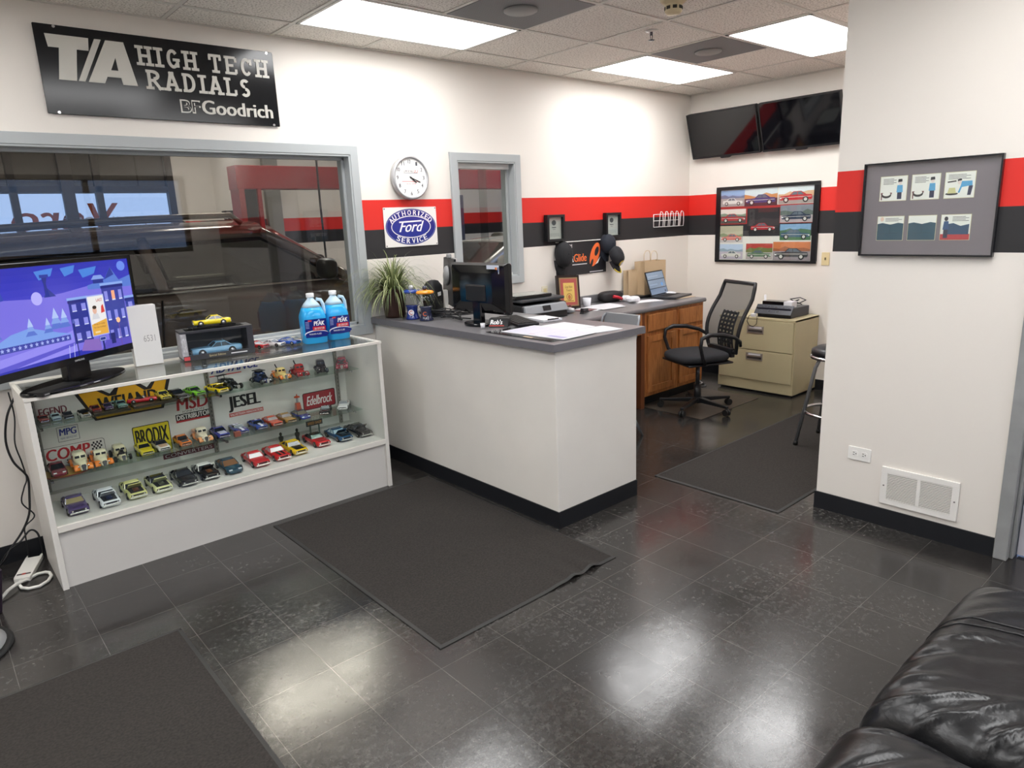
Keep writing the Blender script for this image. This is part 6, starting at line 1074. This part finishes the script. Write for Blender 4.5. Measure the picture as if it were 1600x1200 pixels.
# ================================================================ RIGHT-HAND WALL PICTURE
t = thing('comic_frame', 'thin black frame with six comic panels on grey mat, on the right-hand wall', 'picture frame', (XP, -3.083, 1.63)); F = Fr((0, 0, 0), (0, -1, 0), (0, 0, 1)); w, h = .288, .22; b = MB()
for x0, v0, x1, v1 in ((-w, -h, w, -h + .007), (-w, h - .007, w, h), (-w, -h + .007, -w + .007, h - .007), (w - .007, -h + .007, w, h - .007)): b.prism(F, [(x0, v0), (x1, v0), (x1, v1), (x0, v1)], .001, .028)
b.obj('frame', mat('thin_black_frame', '#15161c', .25), t); a = Art(Fr((-.006, w, -h), (0, -1, 0), (0, 0, 1))); FW, FH = 2 * w, 2 * h; a.rect(.006, .006, FW - .012, FH - .012, '#7b7078', 0)
def man(x, y, s_, bend=False):
    if not bend: a.rect(x - .010 * s_, y, .020 * s_, .034 * s_, '#23264a', 3); a.poly([(x - .014 * s_, y + .032 * s_), (x + .014 * s_, y + .032 * s_), (x + .012 * s_, y + .066 * s_), (x - .012 * s_, y + .066 * s_)], '#58a6d6', 4); a.oval(x, y + .078 * s_, .008 * s_, .011 * s_, '#e9d9d4', 4, 14); a.poly([(x - .010 * s_, y + .080 * s_), (x + .010 * s_, y + .082 * s_), (x + .008 * s_, y + .095 * s_), (x - .009 * s_, y + .094 * s_)], '#22202a', 5)
    else: a.poly([(x, y), (x + .014, y), (x + .02, y + .04), (x + .004, y + .045)], '#23264a', 3); a.poly([(x - .03, y + .035), (x + .018, y + .042), (x + .016, y + .062), (x - .025, y + .062)], '#4f9fd0', 4); a.oval(x - .034, y + .058, .008, .010, '#e9d9d4', 4, 14); a.poly([(x - .042, y + .062), (x - .024, y + .066), (x - .028, y + .074), (x - .042, y + .07)], '#22202a', 5); a.line(x - .024, y + .045, x - .034, y + .012, .007, '#4f9fd0', 5)
def scribble(x, y, w_, n):
    for k in range(n): a.rect(x, y - k * .006, w_ * (.8 + .2 * ((k * 3) % 2)), .0022, '#55525a', 3)
for i, (px, kind) in enumerate(((.075, 0), (.215, 1), (.355, 2))):
    py, pw, ph = .262, .118, .112; a.rect(px - .002, py - .002, pw + .004, ph + .004, '#d9cfa8', 1); a.rect(px, py, pw, ph, '#efece6', 2); scribble(px + .012, py + ph - .012, pw * (.5 if kind < 2 else .75), 5 if kind < 2 else 4)
    if kind < 2: man(px + .088, py + .006, .98); a.rect(px + .004, py + .03, .05, .008, '#7a4a48', 3); a.oval(px + .03, py + .026, .022, .014, '#2a272a', 4, 18); a.oval(px + .03, py + .032, .018, .010, '#efece6', 5, 18); a.line(px + .008, py + .004, px + .008, py + .03, .005, '#7a4a48', 4)
    else: man(px + .092, py + .01, 1, True); a.oval(px + .03, py + .018, .026, .006, '#2a272a', 3, 18); a.poly([(px + .012, py + .02), (px + .048, py + .02), (px + .042, py + .045), (px + .018, py + .045)], '#cfc990', 4); a.line(px + .01, py + .07, px + .045, py + .074, .006, '#3a3436', 4)
for i, px in enumerate((.075, .215, .355)):
    py, pw, ph = .075, .118, .112; a.rect(px - .002, py - .002, pw + .004, ph + .004, '#d9cfa8', 1); a.rect(px, py, pw, ph, '#efece6', 2)
    if i < 2: a.poly([(px, py), (px + pw, py), (px + pw, py + .078), (px + pw * .8, py + .082), (px + pw * .5, py + .074), (px + pw * .2, py + .082), (px, py + .078)], '#1f4a5e', 3); a.line(px + .02, py + .03, px + .1, py + .034, .002, '#173847', 4); a.line(px + pw * .5, py + .074, px + pw * .5, py + .02, .002, '#173847', 4)
    if i == 0: scribble(px + .035, py + ph - .010, .075, 3); a.oval(px + .02, py + .1, .008, .011, '#e9c9b8', 3, 14)
    if i == 2: a.rect(px, py, pw, .026, '#b8323a', 3); a.poly([(px + .02, py + .024), (px + pw - .004, py + .024), (px + pw - .004, py + .07), (px + .08, py + .062), (px + .05, py + .075), (px + .02, py + .07)], '#24486a', 3.5); scribble(px + .045, py + ph - .010, .066, 4); a.rect(px + .012, py + .008, .018, .04, '#20233f', 4); a.poly([(px + .008, py + .046), (px + .034, py + .046), (px + .03, py + .084), (px + .012, py + .084)], '#2d4f7c', 5); a.oval(px + .02, py + .095, .008, .010, '#2a2430', 5, 14)
a.obj('comic_print', A_m, t); b = MB(); b.prism(F, [(-w + .007, -h + .007), (w - .007, -h + .007), (w - .007, h - .007), (-w + .007, h - .007)], .020, .022); b.obj('glazing', M_cglass, t)
# ================================================================ FLOOR MATS
M_mat = mat('brown_mat_pile', '#2a2623', .95, var=(110, .42), bump=(420, .6, .004)); M_edge = mat('mat_rubber_edge', '#2a2928', .6)
def floor_mat(label, x0, x1, y0, y1, wav=None, m=M_mat, e=M_edge, bw_=.016, h=.007):
    t = thing('floor_mat', label, 'floor mat', ((x0 + x1) / 2, (y0 + y1) / 2, 0), 0, 'floor mats'); X0, X1, Y0, Y1 = -(x1 - x0) / 2, (x1 - x0) / 2, -(y1 - y0) / 2, (y1 - y0) / 2
    n = 60; wv = (lambda x: sum(A * math.exp(-((x - c) / s_) ** 2) for c, s_, A in wav)) if wav else (lambda x: 0)
    b = MB(); V = []
    for i in range(n + 1):
        x = X0 + bw_ + (X1 - X0 - 2 * bw_) * i / n
        for j, y in enumerate((Y0 + bw_, Y0 + bw_ + .06, Y0 + bw_ + .2, Y1 - bw_)): V.append((x, y, h + wv(x) * (1, .55, .0, 0)[j]))
    b.add(V, [(i * 4 + j, (i + 1) * 4 + j, (i + 1) * 4 + j + 1, i * 4 + j + 1) for i in range(n) for j in range(3)], smooth=True); b.obj('pile', m, t)
    b = MB(); rings = []
    for i in range(n + 1): x = X0 + (X1 - X0) * i / n; z = wv(x); rings.append([(x, Y0, .001 + z), (x, Y0 + bw_, .001 + z * .9), (x, Y0 + bw_, h + z), (x, Y0, .004 + z)])
    b.loft(rings, smooth=False); b.hexa([(X0, Y1 - bw_, .001), (X1, Y1 - bw_, .001), (X1, Y1, .001), (X0, Y1, .001), (X0, Y1 - bw_, h), (X1, Y1 - bw_, h), (X1, Y1, .004), (X0, Y1, .004)])
    for s_, xx, xi in ((-1, X0, X0 + bw_), (1, X1, X1 - bw_)): b.hexa([(min(xx, xi), Y0 + bw_, .001), (max(xx, xi), Y0 + bw_, .001), (max(xx, xi), Y1 - bw_, .001), (min(xx, xi), Y1 - bw_, .001), (min(xx, xi), Y0 + bw_, .004 if xx < xi else h), (max(xx, xi), Y0 + bw_, h if xx < xi else .004), (max(xx, xi), Y1 - bw_, h if xx < xi else .004), (min(xx, xi), Y1 - bw_, .004 if xx < xi else h)])
    b.obj('rubber_border', e, t)
floor_mat('brown floor mat in front of the service counter with a rippled front edge', .586, 1.658, -2.24, -.60, [(.24, .035, .016), (.36, .04, .02), (.15, .06, .006)]); floor_mat('brown floor mat between the partition and the bar stool', 2.677, 4.62, -2.553, -1.703)
floor_mat('worn brown floor mat at the lower left of the photo', -2.1, -.128, -3.1, -1.322)
t = thing('chair_mat', 'stiff brown chair mat under the office chair', 'chair mat', (4.40, -.90, 0)); b = MB(); b.box(-.45, -.31, .0005, .45, .32, .004); b.obj('sheet', mat('chair_mat_brown', '#4b433b', .45, var=(8, .2)), t)
# ================================================================ LEFT CORNER
t = thing('power_tap', 'white plug-in power tap lying on the floor with a looped white cord', 'power tap', (-.53, -.172, 0)); ang = math.atan2(.25, .085); c, s_ = math.cos(ang), math.sin(ang)
b = MB(); F = Fr((0, 0, 0), (c, s_, 0), (-s_, c, 0)); b.prism(F, [(-.15, -.034), (-.13, -.038), (.10, -.038), (.13, -.036), (.13, -.028), (.10, -.024), (.10, .024), (.13, .028), (.13, .036), (.10, .038), (-.13, .038), (-.15, .034)], .001, .026); b.obj('body', mat('white_plastic', '#dcdad3', .4), t, bevel=.003); a = Art(Fr((0, 0, .0262), F.v * -1, F.u)); a.rect(-.03, -.115, .06, .016, '#33272a', 1); a.rect(-.008, -.117, .016, .02, '#b0392f', 2); a.obj('maker_mark', A_m, t)
P_ = [(-.581, -.300), (-.596, -.340), (-.59, -.397), (-.566, -.43), (-.523, -.44), (-.483, -.409), (-.462, -.36), (-.463, -.313), (-.478, -.29), (-.511, -.283), (-.559, -.317), (-.602, -.360), (-.645, -.412), (-.69, -.47)]
b = MB(); b.tube([(x + .53, y + .172, .009 + (.014 if i in (11, 12) else .0) - (0.0)) for i, (x, y) in enumerate(P_)], .008, 8); b.obj('cord', mat('white_plastic'), t)
def smooth_pts(P, n=6):
    Q = []; P = [Vector(p) for p in P]
    for i in range(len(P) - 1):
        p0, p1, p2, p3 = P[max(i - 1, 0)], P[i], P[i + 1], P[min(i + 2, len(P) - 1)]
        for s_ in range(n): u = s_ / n; Q.append(.5 * ((2 * p1) + (p2 - p0) * u + (2 * p0 - 5 * p1 + 4 * p2 - p3) * u * u + (3 * p1 - p0 - 3 * p2 + p3) * u ** 3))
    return Q + [P[-1]]
for lab, pts, r_ in (('longest black cable looping down the wall left of the display case', [(-.41, .938), (-.435, .883), (-.483, .792), (-.508, .662), (-.497, .556), (-.46, .483), (-.45, .436), (-.46, .362), (-.479, .264), (-.523, .17), (-.585, .101), (-.623, .05), (-.66, .008)], .0055),
    ('thinner black cable hanging closest to the side of the display case', [(-.455, .911), (-.452, .782), (-.474, .651), (-.462, .543), (-.457, .452), (-.477, .407), (-.497, .324), (-.457, .246), (-.507, .201), (-.513, .13), (-.52, .01)], .0035), ('short black cable arching over the baseboard left of the display case', [(-.64, .03), (-.6, .085), (-.543, .126), (-.49, .166), (-.462, .148), (-.456, .09), (-.455, .01)], .005)):
    o = tag(MB().tube(smooth_pts([(x, -.06 - .012 * (i % 3), z) for i, (x, z) in enumerate(pts)]), r_, 7).obj('hanging_cable', M_mb), lab, 'cable', 'black cables left of the display case')
t = thing('gift_bag', 'dark purple box-shaped bag with pink blossoms, cut by the left edge', 'bag', (-.80, -.47, 0), .12); M_gift = mat('dark_purple_card', '#211523', .45); b = MB(); b.hexa([(-.10, -.13, .001), (.10, -.13, .001), (.10, .13, .001), (-.10, .13, .001), (-.13, -.15, .21), (.13, -.15, .21), (.13, .15, .21), (-.13, .15, .21)]); b.obj('body', M_gift, t, bevel=.004)
a = Art(Fr((.1005, -.10, .0), (0, 1, 0), (.03, 0, .21))); a.E = .002
for x, y, r_ in ((.05, .12, .03), (.08, .15, .022), (.03, .16, .02)):
    for k in range(5): a.oval(x + r_ * .6 * math.cos(k * 1.257), y + r_ * .6 * math.sin(k * 1.257), r_ * .5, r_ * .5, '#d79aa6', 1, 14)
a.ring(.06, .075, .011, .011, .004, '#d79aa6', 1); a.rect(0, .03, .2, .004, '#5a4a5c', 1); a.rect(0, .04, .2, .003, '#5a4a5c', 1); a.obj('blossoms', A_m, t)
t = thing('floor_stand', 'grey round stand foot with a black rubber rim at the left edge', 'stand', (-.90, -.86, 0)); b = MB(); b.lathe([(0, .012), (.20, .012), (.205, .02), (.16, .05), (.06, .075), (0, .08)], n=40); b.obj('foot', mat('grey_plastic', rough=.4), t); b = MB(); b.lathe([(.19, .001), (.225, .001), (.23, .008), (.21, .014), (.19, .013)], n=40); b.obj('rubber_rim', M_under, t); b = MB(); b.cyl((0, 0, .079), (0, 0, .60), .02, n=14); b.obj('post', M_pk, t)
# ================================================================ LEATHER SOFA
M_lea = mat('black_leather', '#0f0f11', .30, bump=(16, .28, .012)); t = thing('leather_sofa', 'black creased leather sofa at the lower right corner', 'sofa', (1.2, -4.25, 0))
def fold(seed, k=1.0):
    def f(q):
        p = q + Vector((seed * 3.1, seed, 0)); s_ = max(0, min(1, (q.z + .06) / .1)); d = noise.noise(Vector((p.x * 2.2 + p.y * 1.5, p.y * 5.5 - p.x * 2.0, p.z * 2))) * .020
        return Vector((q.x, q.y + d * .3, q.z + d * k * s_))
    return f
def cushion(w, d, h, seed, nf=60, n=150):
    """upholstered pad: heightfield top with creases, clustered towards its rolled edges"""
    rg = random.Random(seed); F_ = []
    for k in range(nf):
        a = math.radians(rg.uniform(-75, -15)); F_.append((rg.uniform(-w / 2, w / 2), rg.uniform(-d / 2, d / 2 + .05), math.cos(a), math.sin(a), rg.uniform(.07, .22), rg.uniform(.008, .022), rg.choice([-1, 1, 1]) * rg.uniform(.005, .014), rg.uniform(-2, 2)))
    V = []; cl = lambda t: math.copysign(1 - (1 - abs(t)) ** 2.2, t)
    def hz(x, y):
        sx, sy = 2 * x / w, 2 * y / d; e = (max(0, 1 - abs(sx) ** 9) * max(0, 1 - abs(sy) ** 9)) ** .38; z = h * (e * (.92 + .08 * (1 - sx * sx) * (1 - sy * sy)))
        dz = .010 * noise.noise(Vector((x * 5 + seed, y * 5, 0)))
        for cx, cy, c, s_, ln, wd, am, bend in F_:
            t_ = (x - cx) * c + (y - cy) * s_; q = -(x - cx) * s_ + (y - cy) * c + bend * t_ * t_
            if abs(t_) < 2.2 * ln and abs(q) < 3 * wd: dz += am * math.exp(-(q / wd) ** 2 - (t_ / ln) ** 2)
        return z + dz * e
    for j in range(n + 1):
        for i in range(n + 1): x, y = w / 2 * cl(2 * i / n - 1), d / 2 * cl(2 * j / n - 1); V.append((x, y, hz(x, y)))
    b = MB(); m = n + 1; b.add(V, [(j * m + i, j * m + i + 1, (j + 1) * m + i + 1, (j + 1) * m + i) for j in range(n) for i in range(n)], smooth=True)
    b.add([(-w / 2, -d / 2, 0), (w / 2, -d / 2, 0), (w / 2, d / 2, 0), (-w / 2, d / 2, 0)], [(0, 3, 2, 1)], smooth=False); b.hz = hz; return b
for i, (x0, x1) in enumerate(((.02, .897), (.90, 1.83))):
    w_, d_ = x1 - x0, 1.03; cu_ = cushion(w_, d_, .24, 11 + i); o = cu_.obj('seat_cushion', M_lea, t); o.location = ((x0 + x1) / 2 - 1.2, .055, .225)
    for fx in (-.02, .02):
        b = MB(); P_ = []
        for k in range(46): y = d_ / 2 * .999 - k * .019 - .0; xx = w_ * (fx + .04) + .05 * math.sin(k * .07); P_.append((xx, y, cu_.hz(xx, y) + .001))
        b.tube(P_, .0035, 6); b.obj('seam', M_lea, o)
    o = cushion(w_, .34, .56, 21 + i, 12, 60).obj('back_cushion', M_lea, t); o.location = ((x0 + x1) / 2 - 1.2, -.62, .45)
for x in (-.26, 2.05):
    b = MB(); b.loft(superbox(.36, 1.02, .50, 3.0, 50, 30, fold(x + 3, .8))); o = b.obj('armrest', M_lea, t); o.location = (x - 1.2 + (.0 if x > 0 else .08), -.08, .31)
b = MB(); b.box(-1.36, -.80, .03, 1.0, .46, .26); b.obj('base', M_lea, t, bevel=.02)
for x, y in ((-1.25, -.72), (-1.25, .38), (.92, -.72), (.92, .38)): b = MB(); b.cyl((x, y, 0), (x, y, .031), .03, n=14); b.obj('foot', M_under, t)
# ================================================================ VEHICLES AND GEAR IN THE WORKSHOP
def vehicle(name, label, x, y, rz, L, hw, belt, roofz, cowl, wst, rst, rbot, col, ground=.22, rails=False, tint='#2e322f', nose=.70, boot=None):
    """full-size car, front toward local -Y"""
    t = thing(name, label, 'car', (x, y, 0), math.radians(rz), 'vehicles in the workshop'); pc = mat('car_paint_' + col.strip('#'), col, .25, .2, coat=.6); h2 = L / 2; tail = boot or belt - .02
    st = [(-h2, hw * .72, ground + .14, .50, nose, .10), (-h2 + .06, hw * .86, ground + .06, .55, nose + .12, .10), (-h2 + .45, hw * .97, ground, .65, belt - .20, .14), (cowl - .1, hw, ground, .75, belt - .05, .12), (cowl + .2, hw, ground, .78, belt, .07), (0, hw, ground, .80, belt + .01, .06), (rbot - .1, hw, ground, .80, belt + .03, .06), (rbot + .15, hw * .98, ground, .80, tail, .08), (h2 - .08, hw * .93, ground + .05, .75, tail - .06, .10), (h2, hw * .80, ground + .14, .70, tail - .16, .10)]
    b = body_loft(st); b.obj('body', pc, t, sub=0)
    def roof_at(q): return roofz - .10 * max(0, (q - .0) / (rst - wst)) ** 2 - .03 * max(0, -q)
    wb, wt = hw - .07, hw * .74
    def sp(yy, k, s_, off=0):
        z1 = roofz - (.10 + .035 * max(0, (yy - wst) / (rst - wst)) * 2 if rails else .06); z = belt + .005 + (z1 - belt) * k; return Vector((s_ * (wb + (wt - wb) * k ** 1.25 + off), yy, z))
    cab = [(cowl + .04, wst), (0, 0), (rbot, rst)]
    tg = glass('car_glass_' + tint.strip('#'), tint, 1.4); tg2 = glass('car_privacy_glass' if rails else 'car_rear_glass', '#17171a' if rails else tint, 1.4); dk = mat('car_trim_black', '#101012', .4)
    def aline(k): return cowl + (wst - cowl) * k
    def rline(k): return rbot + (rst - rbot) * k
    mids = [wst + (rst - wst) * .32, wst + (rst - wst) * .72] if rails else [wst + (rst - wst) * .55]
    for s_ in (-1, 1):
        edges = [lambda k: aline(k)] + [(lambda k, m=m: m + .06 * (k - .5)) for m in mids] + [lambda k: rline(k)]
        for e0, e1 in zip(edges[:-1], edges[1:]):
            n = 6; V = []
            for i in range(n + 1):
                k = .04 + .90 * i / n
                for j in range(2): V.append(sp((e0(k) + .07, e1(k) - .07)[j], k, s_, -.012))
            b = MB(); b.add(V, [(2 * i, 2 * i + 1, 2 * i + 3, 2 * i + 2) for i in range(n)], smooth=True); b.obj('side_window', tg if e0 is edges[0] else tg2, t)
        b = MB()
        for e in edges: b.tube([sp(e(k / 8), k / 8, s_) for k in range(9)], [.045 + .012 * (e is edges[-1])] * 9, 8)
        b.obj('pillars', pc, t)
        b = MB(); b.tube([sp(cowl + .1 + (rbot - cowl - .1) * k / 10, .0, s_, .012) for k in range(11)], .012, 6); b.obj('belt_trim', mat('belt_chrome', '#8d8a86', .2, .9), t)
    b = MB(); V = []
    for k in (0, .5, 1):
        for j in range(7): u = j / 6 * 2 - 1; p = sp(aline(k), k, 1); V.append((u * p.x, p.y - .10 * (1 - u * u), p.z))
    b.add(V, [(i * 7 + j, i * 7 + j + 1, (i + 1) * 7 + j + 1, (i + 1) * 7 + j) for i in range(2) for j in range(6)], smooth=True); b.obj('windscreen', tg, t)
    b = MB(); b.add([sp(rline(0), 0, -1), sp(rline(0), 0, 1), sp(rline(1), 1, 1), sp(rline(1), 1, -1)], [(0, 1, 2, 3)]); b.obj('rear_window', tg, t)
    b = MB(); rings = []
    for i in range(11):
        DR = .075 + (.05 + .05 * i / 10 if rails else 0)
        q = wst + (rst - wst) * i / 10; z = roofz - (.10 * (i / 10) ** 2 if rails else .05 * (2 * i / 10 - 1) ** 2); rings.append([(wt * math.sin(u) * 1.06, q - .05 * math.cos(u) * (1 if i == 0 else 0), z - DR + (DR + .01) * math.cos(u) ** .5 if abs(u) < 1.55 else z - DR) for u in [math.pi / 2 * (j / 6 - 1) * .999 for j in range(13)]] + [(wt * .9, q, z - DR - .01), (-wt * .9, q, z - DR - .01)])
    b.loft(rings); b.obj('roof', pc, t)
    if rails:
        for s_ in (-1, 1):
            b = MB(); b.tube([(s_ * wt * .93, wst + .12, roofz - .02)] + [(s_ * wt * .93, wst + .2 + (rst - wst - .3) * k / 8, roofz + .045 - .10 * (.1 + k / 8 * .9) ** 2) for k in range(9)] + [(s_ * wt * .93, rst - .04, roofz - .10)], .022, 8); b.obj('roof_rail', mat('roof_rail', '#5a5148', .3, .7), t)
    for yy in (-h2 + .85, h2 - .95):
        for s_ in (-1, 1):
            o = bpy.data.objects.new('wheel', wheel_mesh(.36, .23)); COL.objects.link(o); o.parent = t; o.location = (s_ * (hw - .10), yy, .361)
            b = MB(); b.cyl((s_ * (hw - .25), yy, .39), (s_ * (hw + .002), yy, .39), .43, n=28); b.obj('wheel_arch', dk, t)
    for s_ in (-1, 1):
        b = MB(); b.loft(superbox(.22, .13, .17, 3, 18, 10)); o = b.obj('door_mirror', dk if rails else pc, t); o.location = (s_ * (hw + .11), cowl + .28, belt + .10)
        for m in [mids[0]] + ([mids[1]] if rails else []):
            b = MB(); b.tube([(s_ * (hw - .0), m - .28, belt - .14), (s_ * (hw + .03), m - .26, belt - .135), (s_ * (hw + .03), m - .10, belt - .135), (s_ * (hw), m - .08, belt - .14)], .013, 8); b.obj('door_handle', mat('belt_chrome'), t)
            b = MB(); b.tube([(s_ * (hw + .001), m + .07, .40), (s_ * (hw + .003), m + .05, .8), (s_ * (hw - .035), m, belt - .04)], .006, 6); b.obj('door_gap', dk, t)
    b = MB()
    for yy in (wst + .25, wst + 1.2):
        for s_ in (-1, 1): b.loft([[Vector((p.x + s_ * .4, p.y + yy + .35, p.z + .95)) for p in r] for r in superbox(.5, .16, .75, 3, 16, 8)]); b.loft([[Vector((p.x + s_ * .4, p.y + yy + .42, p.z + 1.40)) for p in r] for r in superbox(.27, .1, .2, 3, 14, 8)])
    b.obj('seats', mat('car_seat', '#3a3836', .7), t); b = MB(); b.box(-wb + .05, cowl + .1, .9, wb - .05, cowl + .55, belt - .03); b.tube([(-.4 + .19 * math.cos(q), wst + .12 + .05 * math.sin(q), 1.16 + .18 * math.sin(q)) for q in [2 * math.pi * i / 20 for i in range(20)]], .016, 6, closed=True); b.obj('dashboard', dk, t)
    b = MB()
    for s_ in (-1, 1): b.obox((s_ * hw * .62, -h2 + .12, nose + .08), (1, 0, 0), (0, 1, .5), (0, -.5, 1), .16, .10, .05)
    b.obj('headlights', mat('headlight_clear', '#b9c2c6', .1), t); b = MB(); b.box(-hw * .5, -h2 - .01, .45, hw * .5, -h2 + .05, .66); b.obj('grille', dk, t)
    return t
vehicle('sport_utility_car', 'dark brown roof-railed car parked close behind the big window', .66, 1.98, 90, 4.7, .96, 1.235, 1.735, -1.45, -.80, 1.85, 2.15, '#4b3f39', rails=True, tint='#50554e', nose=.85)
vehicle('silver_sedan', 'silver car with its windscreen showing through the small window', 5.42, 2.55, -90, 4.7, .90, 1.10, 1.46, -1.42, -.72, .95, 1.65, '#b4b7b9', tint='#6b726f', nose=.62, boot=1.08)
vehicle('sport_utility_car', 'dark red roof-railed car standing behind the brown one in the workshop', 2.1, 4.75, 90, 4.5, .92, 1.16, 1.72, -1.30, -.62, 1.75, 2.05, '#6b2a25', rails=True, tint='#3a3d3a', nose=.8)
t = thing('vehicle_lift', 'dark red two-post vehicle lift with an overhead beam in the workshop', 'vehicle lift', (3.5, 3.32, 0)); M_lift = mat('lift_red', '#8a2027', .45); M_li = mat('lift_dark', '#25242a', .5)
b = MB(); b.box(2.05, 3.2, 2.085, 6.45, 3.44, 2.325); wobj(b, 'overhead_beam', M_lift, t, bevel=.004)
for x in (2.06, 6.1):
    b = MB(); b.box(x, 3.2, 0, x + .06, 3.44, 2.085); b.box(x + .20, 3.2, 0, x + .24, 3.44, 2.085); b.box(x + .05, 3.39, 0, x + .21, 3.44, 2.085); p_ = wobj(b, 'post', M_lift, t); b = MB(); b.box(x + .06, 3.24, .0, x + .2, 3.38, 2.08); o = b.obj('carriage', M_li, p_)
b = MB(); b.box(4.72, 3.16, 0, 4.98, 3.19, 2.0); b.box(4.72, 3.19, 0, 4.78, 3.45, 2.0); b.box(4.92, 3.19, 0, 4.98, 3.45, 2.0)
tag(b.obj('steel_column', mat('column_navy', '#33354a', .5)), 'dark steel column below the red beam, at the left of the small window', 'column')
t = thing('tool_chest', 'black tall tool chest against the far workshop wall', 'tool chest', (3.1, 6.32, 0)); b = MB(); b.box(-.4, -.25, .0, .4, .25, 1.82); b.obj('cabinet', M_mb, t, bevel=.01)
for k in range(6): b = MB(); b.box(-.37, -.262, .15 + k * .27, .37, -.2505, .40 + k * .27); d = b.obj('drawer', mat('chest_red', '#7d2226', .4), t); b = MB(); b.box(-.3, -.275, .36 + k * .27, .3, -.2625, .38 + k * .27); b.obj('pull_handle', Mc, d)
t = thing('tool_box', 'small black toolbox with a yellow latch on the far workshop chest', 'toolbox', (3.12, 6.2, 1.8215)); b = MB(); b.box(-.17, -.08, 0, .17, .08, .10); b.obj('body', M_mb, t, bevel=.008); b = MB(); b.box(-.19, -.09, .1005, .19, .09, .13); b.obj('lid', M_under, t, bevel=.006); b = MB(); b.box(-.03, -.095, .05, .03, -.081, .115); part_label(b.obj('latch', mat('yellow_latch', '#cfae2c', .5), t), 'yellow latch')
b = MB(); b.tube([(2.87, 3.0, 3.84), (2.872, 3.0, 2.6), (2.865, 3.0, 1.9), (2.87, 3.0, 1.4), (2.868, 3.0, .9)], .012, 8); tag(b.obj('air_hose', M_mb), 'black air hose hanging straight down inside the workshop', 'hose')
b = MB(); b.box(3.72, 6.5, 0, 3.95, 6.599, 3.84); struct(b.obj('trim_3', mat('pilaster_grey', '#8f8d88', .6)))
b = MB(); b.box(7.1, 6.57, 2.60, 7.56, 6.599, 3.0); tag(b.obj('blue_notice_board', mat('blue_board', '#2c3f9a', .5)), 'blue board high on the far workshop wall, top left in the small window', 'board')
